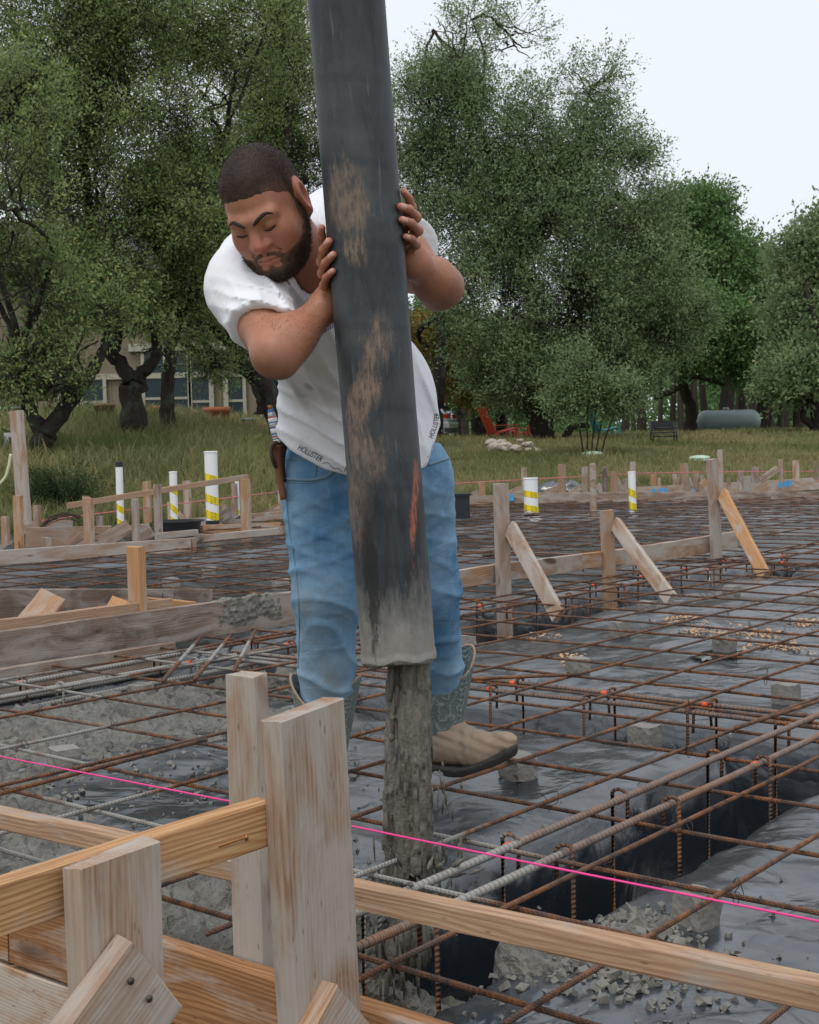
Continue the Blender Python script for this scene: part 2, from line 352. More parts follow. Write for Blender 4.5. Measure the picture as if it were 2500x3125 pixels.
c = b.mix(b.ramp(n, (.3, 0.), (.72, 1.)), (.095, .086, .066), (.26, .24, .195)); c = b.mix(b.ramp(n2, (.35, .5), (.6, 0.)), c, (.085, .078, .06)); c = b.mix(b.ramp(n3, (.6, 0.), (.72, .6)), c, (.36, .34, .30))
b.set(col=c, rough=.5, spec=.5, normal=b.bump(b.math('ADD', n, b.math('MULTIPLY', n3, .6)), .9, .010)); M_STREAM = b.m
M_BLOCK = concrete('cement_block', (.24, .225, .20), .85, 60, .6, .004, .3, False)
M_CRUMB = concrete('concrete_crumbs', (.19, .182, .16), .7, 50, .5, .004)
M_ROCK = concrete('limestone_rock', (.42, .37, .30), .85, 7, .6, .03, .3, False)

# ground
b = NB('grassy_soil'); p = b.co('Position'); n = b.noise(p, .55, 6, .6); n2 = b.noise(p, 7, 5, .7)
c = b.mix(b.ramp(n, (.36, 0.), (.64, 1.)), (.095, .108, .04), (.17, .15, .075)); c = b.mix(b.ramp(n2, (.4, .5), (.62, 0.)), c, (.06, .065, .028))
b.set(col=c, rough=.95, spec=.1, normal=b.bump(n2, .8, .05)); M_SOIL = b.m
def leafmat(name, a, bcol, yellow=None, trans=.25, rough=.5):
    b = NB(name); t = b.attr('tint')[0]; s = b.sep(t)
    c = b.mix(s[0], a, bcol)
    if yellow is not None: c = b.mix(b.ramp(s[1], (.955, 0.), (.97, .8)), c, yellow)
    b.set(col=c, rough=rough, spec=.3)
    tr = b.n.new('ShaderNodeBsdfTranslucent'); b.L(c, tr.inputs[0]); ms = b.n.new('ShaderNodeMixShader'); ms.inputs[0].default_value = trans
    b.L(b.b.outputs[0], ms.inputs[1]); b.L(tr.outputs[0], ms.inputs[2]); b.L(ms.outputs[0], b.out.inputs[0]); return b.m
M_LEAF = leafmat('live_oak_leaves', (.125, .19, .062), (.33, .41, .155), (.46, .40, .09), .42, .5)
M_LEAF2 = leafmat('grey_oak_leaves', (.13, .20, .085), (.29, .385, .185), (.32, .34, .13), .42, .5)
M_LEAF3 = leafmat('deep_green_leaves', (.065, .15, .045), (.18, .30, .10), (.2, .21, .07), .36, .4)
M_LEAFY = leafmat('yellowing_leaves', (.16, .15, .03), (.34, .24, .04), (.38, .2, .03))
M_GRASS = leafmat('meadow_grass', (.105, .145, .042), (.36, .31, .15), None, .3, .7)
M_CEDAR = leafmat('juniper_foliage', (.02, .045, .012), (.05, .08, .025), None, .2)
b = NB('oak_bark'); p = b.co('Position', (1, 1, .35)); n = b.noise(p, 22, 7, .75, .8); lic = b.ramp(b.noise(b.co('Position'), 3.3, 5, .65), (.5, 0.), (.62, .75))
c = b.mix(n, (.018, .014, .011), (.085, .068, .055)); c = b.mix(lic, c, b.mix(n, (.04, .055, .04), (.16, .19, .14)))
b.set(col=c, rough=.9, spec=.2, normal=b.bump(n, 1., .07)); M_BARK = b.m
b = NB('dark_bark'); n = b.noise(b.co('Position', (1, 1, .3)), 12, 5, .7); b.set(col=b.mix(n, (.02, .016, .013), (.075, .06, .05)), rough=.95, spec=.1); M_BARK2 = b.m

# small stuff
M_PVC = plain('white_pvc', (.78, .78, .77), .35, var=.05, scale=5)
M_BLACK = plain('black_plastic', (.014, .015, .018), .4)
M_FOIL = plain('grey_duct_tape', (.42, .43, .44), .32, .55, .3, 20, .8)
b = NB('yellow_tape'); u = b.co('UV'); s = b.sep(u)
lines = b.math('MULTIPLY', b.math('GREATER_THAN', b.math('SINE', b.math('MULTIPLY', s[1], 31.)), .25), b.ramp(b.noise(b.co('UV', (70, 2.2, 1)), 1.0, 2), (.44, 0.), (.5, 1.)))
blk = b.math('MULTIPLY', lines, b.math('GREATER_THAN', b.math('SINE', b.math('MULTIPLY', s[0], 26.)), -.35))
b.set(col=b.mix(blk, (.80, .62, .01), (.02, .02, .02)), rough=.35); M_TAPE = b.m
M_PINK = plain('pink_mason_line', (.82, .05, .28), .6, var=.05)
M_PINK2 = plain('faded_pink_line', (.62, .16, .2), .7, var=.1)
M_BLUE = plain('blue_chalk_mark', (.06, .32, .62), .7)
M_NAIL = plain('nail_steel', (.10, .085, .07), .45, .7)
M_GLASS = NB('window_glass').set(col=(.012, .03, .034), rough=.12, spec=.3).m
M_TRIM = plain('cream_trim', (.36, .34, .27), .6)
b = NB('tan_siding'); z = b.sep(b.co('Position'))[2]; b.set(col=b.mix(b.noise(b.co('Position'), 2, 4), (.19, .155, .105), (.235, .195, .135)), rough=.8); M_SIDING = b.m
M_TERRA = plain('terracotta', (.36, .115, .05), .75, var=.2)
M_BARREL = plain('brown_barrel', (.20, .12, .08), .75, var=.2)
M_TANK = plain('grey_green_tank', (.19, .245, .24), .45, var=.12, scale=3)
M_RED = plain('red_plastic', (.62, .08, .04), .5, var=.15)
M_TEAL = plain('teal_plastic', (.03, .27, .27), .5, var=.15)
M_IRON = plain('black_iron', (.012, .012, .012), .5)
M_CAR = plain('silver_car_paint', (.52, .54, .56), .25, .3, .03, 3, coat=.6)
M_CARBLK = plain('car_trim', (.03, .03, .035), .5)
M_LAMP = plain('tail_lamp_red', (.5, .02, .02), .15)
M_TYRE = plain('tyre_rubber', (.016, .016, .017), .75)
M_LID = plain('pale_green_lid', (.45, .58, .46), .6)
M_HOSEY = plain('pale_yellow_hose', (.55, .57, .36), .5)
M_BRASS = plain('brass', (.3, .14, .05), .4, .8)
M_WHITE = plain('white_paint', (.75, .75, .74), .5)
M_BLUEP = plain('blue_plastic', (.02, .13, .36), .45)
M_CYAN = plain('cyan_tarp', (.03, .34, .42), .5)
M_CHIP = plain('sawdust_shavings', (.50, .31, .18), .85, var=.25, scale=40, bump=.5)
M_PUDDLE = NB('rain_puddle').set(col=(.018, .018, .015), rough=.03, spec=.6).m
# ------------------------------------------------------------------ ground
def yfar(x): return np.interp(x, [-30, -8, -4.8, -1.6, .7, 6.8, 12, 30], [13.5, 15, 16.2, 17.8, 20.3, 23.2, 25, 30])
def zground(x, y):
    x = np.asarray(x, float); y = np.asarray(y, float); d = y-yfar(x); az = x/np.maximum(y, 4)
    wl = sstep(-.01, -.17, az) if False else 1-sstep(-.17, -.01, az)
    zl = np.interp(d, [0, .8, 3, 9, 15, 24, 50, 150, 900], [-.12, -.05, .5, 1.05, 1.35, 1.65, 2.0, 2.6, 3]); zr = np.interp(d, [0, 1, 7, 14, 25, 45, 150, 900], [-.12, -.08, .33, .78, .84, .9, 1.3, 2])
    z = zl*wl+zr*(1-wl)
    z = z + .05*fbm(x*.35, y*.35, seed=3)*sstep(.5, 6, d)
    u = x*DA[0]+y*DA[1]; v = x*NA[0]+y*NA[1]
    inside = sstep(-.1, -.35, d)*sstep(1.0, 1.25, u)*sstep(1.6, 1.3, v) if False else (1-sstep(-.35, -.1, d))*sstep(1.0, 1.25, u)*(1-sstep(1.3, 1.6, v))
    z = np.where(d < 0, -.36+.03*fbm(x*2, y*2, seed=9), z)
    z = np.where((d < 0) & (d > -3), -.36+(.24)*sstep(-3, 0, d), z)
    return z*(1-inside)-.95*inside
_x = np.concatenate([np.linspace(-700, -40, 16), np.linspace(-36, -12, 25), np.linspace(-11.7, 14, 120), np.linspace(15, 40, 24), np.linspace(50, 700, 16)])
_y = np.concatenate([np.linspace(-60, -4, 8), np.linspace(-3, 13, 50), np.linspace(13.2, 34, 120), np.linspace(35, 90, 55), np.linspace(100, 1500, 16)])
X, Y = np.meshgrid(_x, _y, indexing='ij'); nx, ny = X.shape
V = np.column_stack([X.ravel(), Y.ravel(), zground(X.ravel(), Y.ravel())])
i, j = np.meshgrid(np.arange(nx-1), np.arange(ny-1), indexing='ij'); i = i.ravel(); j = j.ravel()
F = np.column_stack([i*ny+j, (i+1)*ny+j, (i+1)*ny+j+1, i*ny+j+1])
tag(link('ground', fastmesh('ground', V, F, M_SOIL, True)), kind='structure')
def ghit(x, y, lo=12., hi=120.):
    d = ray(x, y); d = d/d[1]; t = np.linspace(lo, hi, 4000); P = CAM+t[:, None]*d
    k = np.nonzero(P[:, 2] <= zground(P[:, 0], P[:, 1]))[0]
    k = k[0] if len(k) else len(t)-1
    Q = P[k].copy(); Q[2] = float(zground(Q[0:1], Q[1:2])[0]); return Q

# ------------------------------------------------------------------ black plastic over the pad, with its beam trenches
TR = [('v', -1.93, -1.55, 1.1, 4.25, .58), ('u', 4.0, 4.33, -4.6, 1.2, .50), ('v', -4.72, -4.15, 5.0, 12.5, .40), ('u', 8.95, 9.45, -9.0, 1.2, .38),
      ('v', -4.8, -4.38, 2.3, 5.0, .34), ('u', 1.0, 1.66, -5.5, 1.2, .45), ('u', 14.2, 14.7, -11.0, 1.0, .3), ('v', -9.4, -8.9, 4.5, 16, .3)]
def hpoly(u, v):
    u = np.asarray(u, float); v = np.asarray(v, float)
    jx = .022*fbm(u*3.1, v*3.1, seed=21, octv=3); jy = .022*fbm(u*3.1, v*3.1, seed=31, octv=3)
    z = -.100+.040*fbm(u*1.0, v*1.0, seed=5, octv=2)+.010*fbm(u*2.6, v*2.6, seed=55, octv=2)+.006*np.abs(fbm(u*5+jx*30, v*5, seed=6))
    dp = np.zeros_like(u)
    for ax, a, bb, c, d, dep in TR:
        p, q = (v+jx, u+jy) if ax == 'v' else (u+jx, v+jy)
        e = .075
        m = sstep(a-e*.4, a+e*.6, p)*(1-sstep(bb-e*.6, bb+e*.4, p))*sstep(c-e, c+e, q)*(1-sstep(d-e, d+e, q))
        sh = sstep(a-.22, a, p)*(1-sstep(bb, bb+.22, p))*sstep(c-.2, c, q)*(1-sstep(d, d+.2, q))    # rounded shoulders
        dp = np.maximum(dp, m*dep+(sh**2)*.028)
    fold = .013*np.maximum(0, fbm(u*7+jx*40, v*2.6, seed=44, octv=2)-.15)+.013*np.maximum(0, fbm(u*2.6, v*7+jy*40, seed=45, octv=2)-.15)
    z = np.minimum(z, -.035)
    return z-dp+fold
_u = np.concatenate([np.arange(1.05, 5.6, .0215), np.arange(5.6, 10.5, .045), np.arange(10.5, 26, .16)])
_v = np.concatenate([np.arange(-17, -5.1, .12), np.arange(-5.1, -.5, .0215), np.arange(-.5, 1.3, .1)])
UU, VV = np.meshgrid(_u, _v, indexing='ij'); hz = hpoly(UU.ravel(), VV.ravel())
P = UU.ravel()[:, None]*DA+VV.ravel()[:, None]*NA; P[:, 2] = hz; ny = len(_v); nx = len(_u)
keep = (P[:, 1] < yfar(P[:, 0])+.05).reshape(nx, ny)
i, j = np.meshgrid(np.arange(nx-1), np.arange(ny-1), indexing='ij')
ok = keep[:-1, :-1] & keep[1:, :-1] & keep[:-1, 1:] & keep[1:, 1:]
i = i[ok]; j = j[ok]; F = np.column_stack([i*ny+j, i*ny+j+1, (i+1)*ny+j+1, (i+1)*ny+j])
used = np.unique(F); remap = -np.ones(len(P), int); remap[used] = np.arange(len(used))
o = link('plastic_sheet', fastmesh('plastic_sheet', P[used], remap[F], M_POLY, True)); tag(o, 'black plastic sheet over the building pad, sunk into its trenches', 'plastic sheet')

# ------------------------------------------------------------------ wet concrete already poured
def cmask(u, v):
    w1 = .13*fbm(u*3.2, v*3.2, seed=61, octv=4)
    a = sstep(2.42, 2.16, u+w1) if False else 1-sstep(2.12, 2.4, u+w1)
    a = a*(1-sstep(-2.02, -1.86, v+.5*w1))*sstep(1.62, 1.68, u)
    c = (1-sstep(-3.5, -3.2, v+w1))*sstep(1.62, 1.68, u)*(1-sstep(3.4, 3.75, u+w1))
    l = (1-sstep(-4.36, -4.2, v+.5*w1))*(1-sstep(5.0, 5.4, u+w1))*sstep(2.2, 2.4, u)
    md = (1-sstep(.11, .2, np.hypot((u-2.27)/1.1, (v+1.36))+.6*w1))*.9
    return np.maximum(np.maximum(np.maximum(a, c), l), md)
_u = np.concatenate([np.arange(1.64, 2.9, .0075), np.arange(2.9, 5.5, .013)]); _v = np.arange(-4.86, -1.0, .0095)
UU, VV = np.meshgrid(_u, _v, indexing='ij'); u = UU.ravel(); v = VV.ravel(); nx, ny = UU.shape
m = cmask(u, v)
lump = fbm(u*6, v*6, seed=71, octv=3)*.020+np.abs(fbm(u*9, v*9, seed=73, octv=2))*.022+clods(u*15+.5*vnoise(u*20, v*20, seed=4), v*15+.5*vnoise(u*20, v*20, seed=5), 3)*.046+clods(u*31, v*31, 9)*.026+clods(u*55, v*55, 19)*.010-.046
z = -.062+.018*fbm(u*1.7, v*1.7, seed=77, octv=2)+lump
z = np.where(v > -1.6, z+.012, z)
z = np.where(v < -4.34, z-.13*sstep(-4.3, -4.42, v) if False else z-.13*(1-sstep(-4.44, -4.3, v)), z)
hp = hpoly(u, v); intr = (v > -2.0)
z = hp-.03+(z-hp+.03)*sstep(.02, .55, m)
# concrete lying low in the trench under the falling stream
t1 = sstep(-1.99, -1.93, v)*(1-sstep(-1.56, -1.5, v))*(1-sstep(2.2, 2.62, u+.1*fbm(u*4, v*4, seed=81)))
zt = -.30-.12*sstep(2.0, 2.6, u)+.05*(1-sstep(.0, .25, np.hypot(u-2.22, v+1.82)))*1.6+lump*1.1
z = np.where(t1 > .05, np.maximum(z, zt), z)
P = u[:, None]*DA+v[:, None]*NA; P[:, 2] = z
vis = (z > hp-.012).reshape(nx, ny)
i, j = np.meshgrid(np.arange(nx-1), np.arange(ny-1), indexing='ij')
ok = vis[:-1, :-1] | vis[1:, :-1] | vis[:-1, 1:] | vis[1:, 1:]
i = i[ok]; j = j[ok]; F = np.column_stack([i*ny+j, i*ny+j+1, (i+1)*ny+j+1, (i+1)*ny+j])
used = np.unique(F); remap = -np.ones(len(P), int); remap[used] = np.arange(len(used))
o = link('wet_concrete', fastmesh('wet_concrete', P[used], remap[F], M_WETCON, True)); tag(o, 'lumpy grey wet concrete already poured left of the trench', 'concrete')

ico = bmesh.new(); bmesh.ops.create_icosphere(ico, subdivisions=1, radius=1); ICO_V = np.array([q.co[:] for q in ico.verts]); ICO_F = [[q.index for q in f.verts] for f in ico.faces]; ico.free()
ico = bmesh.new(); bmesh.ops.create_icosphere(ico, subdivisions=2, radius=1); ICO2_V = np.array([q.co[:] for q in ico.verts]); ICO2_F = [[q.index for q in f.verts] for f in ico.faces]; ico.free()
def lumpvf(c, r, rg, sq=(1, 1, .75), fine=False):
    V = (ICO2_V if fine else ICO_V).copy(); V = V*(1+rg.normal(0, .22 if not fine else .09, (len(V), 1)))*np.array(sq)*r*(1 if fine else rg.uniform(.6, 1.3, 3))
    q = rg.normal(size=3); q /= np.linalg.norm(q); a = rg.uniform(0, 6); K = Matrix.Rotation(a, 3, Vector(q)); V = V@np.array(K).T if not fine else V
    return V+np.asarray(c), (ICO2_F if fine else ICO_F)
rg = np.random.default_rng(5); L_ = []
for k in range(1700):
    u0, v0, su, sv, rm = [(2.24, -1.36, .09, .11, .011), (2.36, -1.42, .10, .06, .009), (2.0, -1.1, .45, .3, .008), (3.0, -3.2, .3, .4, .009), (2.55, -3.35, .35, .25, .010), (2.5, -2.6, .4, .4, .007)][[0, 0, 0, 1, 0, 2, 4, 5, 3, 0][k % 10]]
    u = rg.normal(u0, su); v = rg.normal(v0, sv); r = min(.010, abs(rg.normal(rm, rm*.6))*.42+.0018)
    if u < 1.7 or v > -.7: continue
    Vc, Fc = boxvf(np.zeros(3), 2, 2, 1.6); Vc = (Vc*rg.uniform(.55, 1.1, (8, 1))+rg.normal(0, .22, (8, 3)))*r*rg.uniform(.6, 1.2, 3); Vc = Vc@np.array(Matrix.Rotation(rg.uniform(0, 6), 3, Vector(nrm(rg.normal(size=3))))).T; L_.append((Vc+UV(u, v, float(hpoly(u, v))+r*.45), Fc))
V, F = merge(L_); o = mesh('concrete_crumbs', V, F, M_CRUMB); tag(o, 'loose concrete crumbs scattered over the black plastic', 'concrete crumbs', kind='stuff')

# ------------------------------------------------------------------ rebar mat
rm = thing('rebar_mat', UV(3, -3, -.09), 'rusty reinforcing mat of crossed bars tied over the black plastic', 'rebar mat')
def bent(A, B, sag=.006, seed=0, step=.22):
    A = np.asarray(A, float); B = np.asarray(B, float); n = max(4, int(np.linalg.norm(B-A)/step)); t = np.linspace(0, 1, n)[:, None]; P = A+(B-A)*t
    s = t[:, 0]*np.linalg.norm(B-A)
    P[:, 2] += sag*fbm(s*.9, s*0+seed*3.3, seed=seed, octv=2); sd_ = np.cross(nrm(B-A), ZZ)
    P += sd_*(.007*fbm(s*.5, s*0+seed*1.7, seed=seed+50, octv=2))[:, None]; return P
R4B = .0056
A_L = [(-4.62, -4.5), (-4.27, -4.14), (-3.95, -3.75), (-3.54, -3.43), (-3.14, -3.09), (-2.77, -2.79), (-2.47, -2.48), (-2.16, -2.17), (-1.86, -1.82), (-1.50, -1.53), (-1.21, -1.24), (-.89, -.9), (-.56, -.57), (-.24, -.24), (.1, .1), (.42, .42)]
for k, (va, vb) in enumerate(A_L):        # bars running away to the right: v at u = 2.5 and at u = 6
    f = lambda u: va+(vb-va)*(u-2.5)/3.5
    u1 = 13.5 if k > 1 else 12.5
    tubeobj('rebar', bent(UV(1.69, f(1.69), .009), UV(u1, f(min(u1, 8)), .009), seed=k), R4B, M_REBAR, rm, 7)
for k, v in enumerate(np.arange(-5.2, -11.6, -.43)):
    v = v+RNG.normal(0, .02); u0 = 3.4 if v > -9.2 else 8.5
    u1 = 17.2+(v+12)*.4
    tubeobj('rebar', bent(UV(u0, v, .009), UV(u1, v+RNG.normal(0, .05), .009), seed=100+k, step=.5), .0058, M_REBAR, rm, 6)
B_L = [1.80, 2.16, 2.47, 2.82, 3.19, 3.53, 3.86, 4.12, 4.44, 4.75, 5.14, 5.60, 5.92, 6.27, 6.64, 6.97, 7.34]+[7.34+.42*q for q in range(1, 27)]
for k, u in enumerate(B_L):
    v0 = -4.75 if u < 3.4 else (-9.3 if u < 9.5 else -11.8); v1 = .8 if u < 5 else (-.6 if u < 7 else -2.2)
    du = RNG.normal(0, .012)
    if u > 13.6: v1 = -4.5
    tubeobj('rebar', bent(UV(u-du, v0, -.005), UV(u+du, v1, -.005), seed=200+k, step=.22 if u < 8 else .5), R4B if u < 7.5 else .0058, M_REBAR, rm, 7 if u < 8 else 6)
# lap splices: second bars lying beside the first
for k, (pa, pb) in enumerate([((0, 2425), (630, 2258)), ((1415, 2075), (1770, 2060)), ((2240, 2222), (2500, 2140))]):
    a = G(*pa, z=.012); c = G(*pb, z=.012); tubeobj('rebar', bent(a+np.array([0, -.012, .004]), c+np.array([0, -.012, .004]), .002, 300+k), R4B*1.15, M_REBAR, rm, 7)
a = G(1415, 2068, .02); c = G(2020, 1975, .02)
# tie wires at the crossings close to the camera
L_ = []; rg = np.random.default_rng(11)
for (va, vb) in A_L[1:12]:
    for u in B_L[:17]:
        if rg.random() < .6: continue
        v = va+(vb-va)*(u-2.5)/3.5; P = UV(u, v, .002); n = rg.integers(5, 9); q = [P]
        d = rg.normal(size=3)
        for s in range(n):
            d = nrm(d+rg.normal(0, .8, 3)); q.append(P+d*rg.uniform(.008, .034)+np.array([0, 0, .004]))
        Vt, Ft, _ = tube(catmull(q, 3), .0011, 3, False); L_.append((Vt, Ft.tolist()))
V, F = merge(L_); tag(mesh('tie_wire', V, F, M_WIRE, rm, True), kind='stuff')

def cage(name, label, ax, c1, c2, s0, s1, z, r, depth, hooks, label_bars=None, rows=(0,)):
    t = thing(name, UV(*( (s0, c1) if ax == 'A' else (c1, s0)), -depth), label, 'rebar cage')
    def pt(c, s, z_): return UV(s, c, z_) if ax == 'A' else UV(c, s, z_)
    for c in (c1, c2):
        for zz in rows: tubeobj('longitudinal_bar', bent(pt(c, s0, z+zz), pt(c, s1, z+zz), .006, int(abs(c)*100)+int(zz*50)), r, M_HEAVY, t, 10)
    for s in hooks:
        lo, hi = min(c1, c2)-.035, max(c1, c2)+.035; q = []
        ang = np.linspace(math.pi, 0, 7)
        q += [(c1+.0, z-depth*.9)]
        loop = [(lo, z-depth), (lo, z+.0)]+[(lo+.022-.022*math.cos(math.pi*a/6), z+.021*math.sin(math.pi*a/6)) for a in range(7)]+[(lo+.044, z-.07)]
        loop2 = [(hi, z-depth), (hi, z+.0)]+[(hi-.022+.022*math.cos(math.pi*a/6), z+.021*math.sin(math.pi*a/6)) for a in range(7)]+[(hi-.044, z-.07)]
        path = loop[::-1]+loop2
        tubeobj('stirrup', [pt(c, s+.004*math.sin(k), zz) for k, (c, zz) in enumerate(path)], .0052, M_REBAR, t, 6)
        for c in (c1, c2):
            if (int(s*100)+int(c*10)) % 3: tubeobj('paint_mark', [pt(c, s-.035, z), pt(c, s-.012, z)], r+.0012, M_ORANGE, t, 10)
    return t
cage('rebar_cage', 'heavy rebar cage in the trench right of the falling concrete', 'A', -1.745, -1.625, 1.75, 4.35, -.002, .0095, .36, [2.02, 2.5, 2.98, 3.5, 3.95])
cage('rebar_cage', 'heavy rebar cage in the cross trench behind the boot', 'B', 4.12, 4.27, -4.5, .3, -.022, .0085, .33, [-3.35, -2.95, -2.55, -2.15, -1.4, -1.0])
cage('rebar_cage', 'heavy rebar cage under the three-legged braced form', 'A', -4.52, -4.34, 5.1, 11.5, -.022, .0085, .33, [5.6, 6.2, 6.8, 7.4, 8.0, 8.6, 9.2, 9.8])
cage('rebar_cage', 'rebar cage in the trench at the far right', 'B', 9.1, 9.3, -7.0, -2.6, -.022, .0085, .33, [-6.4, -5.8, -5.2, -4.1, -3.6, -3.2])
cage('rebar_cage', 'cement-caked rebar cage along the left form beam', 'A', -4.68, -4.46, 2.35, 5.3, -.03, .0105, .22, [3.3, 4.0, 4.6], rows=(0, -.06))
# three starter bars sticking out under the concrete-smeared end of the form beam
st_ = thing('starter_bars', G(560, 2050), 'three rebar dowels with rusty ends poking out under the form beam', 'rebar')
for (x0, y0, x1, y1, z1) in [(497, 2078, 612, 1945, .0), (595, 2072, 704, 1938, .0), (714, 2046, 781, 1920, .0)]:
    a = G(x0, y0, .06); c = hitv(x1, y1, -4.86); tubeobj('rebar', [a, (a*.5+c*.5), c, c+(c-a)*.25], .0085, M_REBAR, st_, 8)
# wood shavings and puddles on the plastic
def patch(name, pxs, mat, label, cat, dz=.006, n=26, irr=.45, seed=1, group=None, kind=None):
    rg = np.random.default_rng(seed); parts = []
    for (x, y, sx, sy) in pxs:
        c = G(x, y, -.085); u0, v0 = uvof(c); P = []
        for k in range(n):
            a = k/n*2*math.pi; r = 1+irr*rg.normal(0, .5); px = x+sx*math.cos(a)*r; py = y+sy*math.sin(a)*r; q = G(px, py, -.085); uu, v_ = uvof(q); P.append(UV(uu, v_, float(hpoly(uu, v_))+dz))
        cc = UV(u0, v0, float(hpoly(u0, v0))+dz+.004); Vp = np.vstack([np.array(P), cc[None]]); parts.append((Vp, [(k, (k+1) % n, n) for k in range(n)]))
    V, F = merge(parts); return tag(mesh(name, V, F, mat), label, cat, group, kind)
rg = np.random.default_rng(3); L_ = []
for (x, y, sx, sy, n) in [(1760, 2003, 22, 12, 110), (1745, 2035, 30, 10, 110), (2300, 1935, 110, 14, 220), (2370, 1975, 90, 10, 180), (2450, 1905, 45, 9, 130), (2070, 1900, 60, 10, 110), (2140, 1930, 60, 10, 90), (1720, 1995, 14, 8, 20), (1650, 1925, 60, 10, 30)]:
    for k in range(n):
        px, py = rg.normal(x, sx*.55), rg.normal(y, sy*.55); q = G(px, py, -.085); uu, v_ = uvof(q); c = UV(uu, v_, float(hpoly(uu, v_))+.008)
        a = rg.uniform(0, 6.3); l = rg.uniform(.004, .014); d = np.array([math.cos(a), math.sin(a), rg.normal(0, .25)])*l; e = np.array([-math.sin(a), math.cos(a), rg.normal(0, .4)])*l*.35; b_ = np.array([0, 0, l*.25])
        L_.append((np.array([c-d-e, c-d+e, c-e+b_, c+e+b_, c+d-e, c+d+e]), [(0, 2, 3, 1), (2, 4, 5, 3)]))
V, F = merge(L_); tag(mesh('wood_shavings', V, F, M_CHIP), 'pale wood shavings strewn on the plastic between the bars', 'wood shavings', kind='stuff')

patch('paint_mark', [(2135, 2512, 34, 10)], M_ORANGE, 'orange paint sprayed on the plastic beside the trench', 'paint mark', .004, 26, .9, 7)
patch('puddle', [(2190, 2003, 95, 11)], M_PUDDLE, 'shallow rain puddle on the plastic left of the lone block', 'puddle', .012, 30, .35, 3)
# ------------------------------------------------------------------ cement blocks carrying the bars
def block(px, py, label, s=(.10, .10, .082), rot=0., seed=0):
    q = G(px, py, -.075); u, v = uvof(q); z = float(hpoly(u, v)); rg = np.random.default_rng(seed+900)
    n = 3; g = np.linspace(-.5, .5, n+1); bm = bmesh.new(); bmesh.ops.create_cube(bm, size=1); bmesh.ops.subdivide_edges(bm, edges=bm.edges[:], cuts=2, use_grid_fill=True)
    for w_ in bm.verts:
        e = sum(abs(abs(c)-.5) < 1e-4 for c in w_.co)
        w_.co = Vector([w_.co[i]*s[i] + rg.normal(0, .0018) for i in range(3)])*(1-.02*(e-1)-(.05*rg.random() if e == 3 else 0))
    me = bpy.data.meshes.new('concrete_block'); bm.to_mesh(me); bm.free(); me.materials.append(M_BLOCK)
    h = max(.05, min(s[2], -.012-z)) if z > -.14 else s[2]
    a = TH+rot; x = np.array([math.cos(a), -math.sin(a), 0]); y = np.array([math.sin(a), math.cos(a), 0])
    o = link('concrete_block', me, None, frameM(UV(u, v, z+h/2-.004), x, y, ZZ)); o.scale = (1, 1, h/s[2])
    return tag(o, label, 'concrete block', 'concrete blocks propping the rebar mat')
for k, (px, py, lab, rot) in enumerate([
    (1968, 2243, 'rough grey concrete block on the trench shoulder behind the boot toe', .1), (1583, 2362, 'grey concrete block directly under the toe of the tan boot', .25),
    (1765, 2050, 'angular concrete block beside a small heap of shavings, right of the jeans', .5), (2212, 1990, 'tan concrete block standing alone between shavings and puddle', 0),
    (2400, 2118, 'wide concrete block under the mat at the right edge, above the cross trench', .15), (1892, 1922, 'chipped concrete block right of the first brace foot', .3),
    (1972, 1866, 'mossy grey concrete block near the foot of the middle brace', .1), (2233, 1817, 'broad concrete block left of the foot of the third brace', .1),
    (1424, 1955, 'cracked concrete block touching the right trouser leg', .6), (2488, 1838, 'concrete block cut off by the right edge of the picture', 0),
    (2128, 2806, 'pale smooth concrete block beside the crumbs at the trench lip', .2), (195, 2338, 'concrete block half buried in wet concrete at the left', .25),
    (430, 2120, 'cement-splashed concrete block beside the wet concrete under the form beam', .2)]):
    block(px, py, lab, (.085, .078, .082) if k != 10 else (.072, .068, .075), rot, k)
for k, (px, py) in enumerate([(2058, 1562), (2303, 1562), (2162, 1613), (2352, 1629), (2276, 1614), (522, 1790), (856, 1784), (1490, 1690), (1850, 1640), (640, 1755)]):
    block(px, py, ('small concrete block under the far mat right of the braced uprights' if px > 2000 else 'small concrete block under the far mat between trousers and braces' if px > 1300 else 'small concrete block under the far mat left of the man'), (.14, .10, .085), .1*k, 40+k)
# ------------------------------------------------------------------ timber formwork in front
def vert(parent, x, y, D, z0, z1, wd, t, face, mat, name='stake', tilt=(0, 0), rot=0.):
    """upright board; top centre at photo pixel (x, y) at depth D; face = 'v' (broad side looks along +v) or 'u'"""
    T = W(x, y, D); wdir = (DA if face == 'v' else NA); a = math.radians(rot); wdir = wdir*math.cos(a)+np.cross(ZZ, wdir)*math.sin(a)
    hgt = T[2]-z0; B = np.array([T[0]+tilt[0]*hgt, T[1]+tilt[1]*hgt, z0])
    return board(parent, B, T, wdir, wd, t, mat, name)
fg = thing('edge_form', UV(1.6, -1.6, -.36), 'front edge formwork of sawn planks, stakes and rails nearest the camera', 'formwork')
UF = 1.62
for k, (z, mat, t) in enumerate([(-.07, W_WET, .038), (-.218, W_PALE, .038), (-.36, W_OLD, .038)]):
    for (va, vb) in ([(-4.0, -2.385), (-2.38, .6)] if k == 0 else [(-4.0, -1.9), (-1.895, .6)]):
        board(fg, UV(UF+.019, va, z), UV(UF+.019, vb, z), ZZ, .142, t, mat, 'plank')
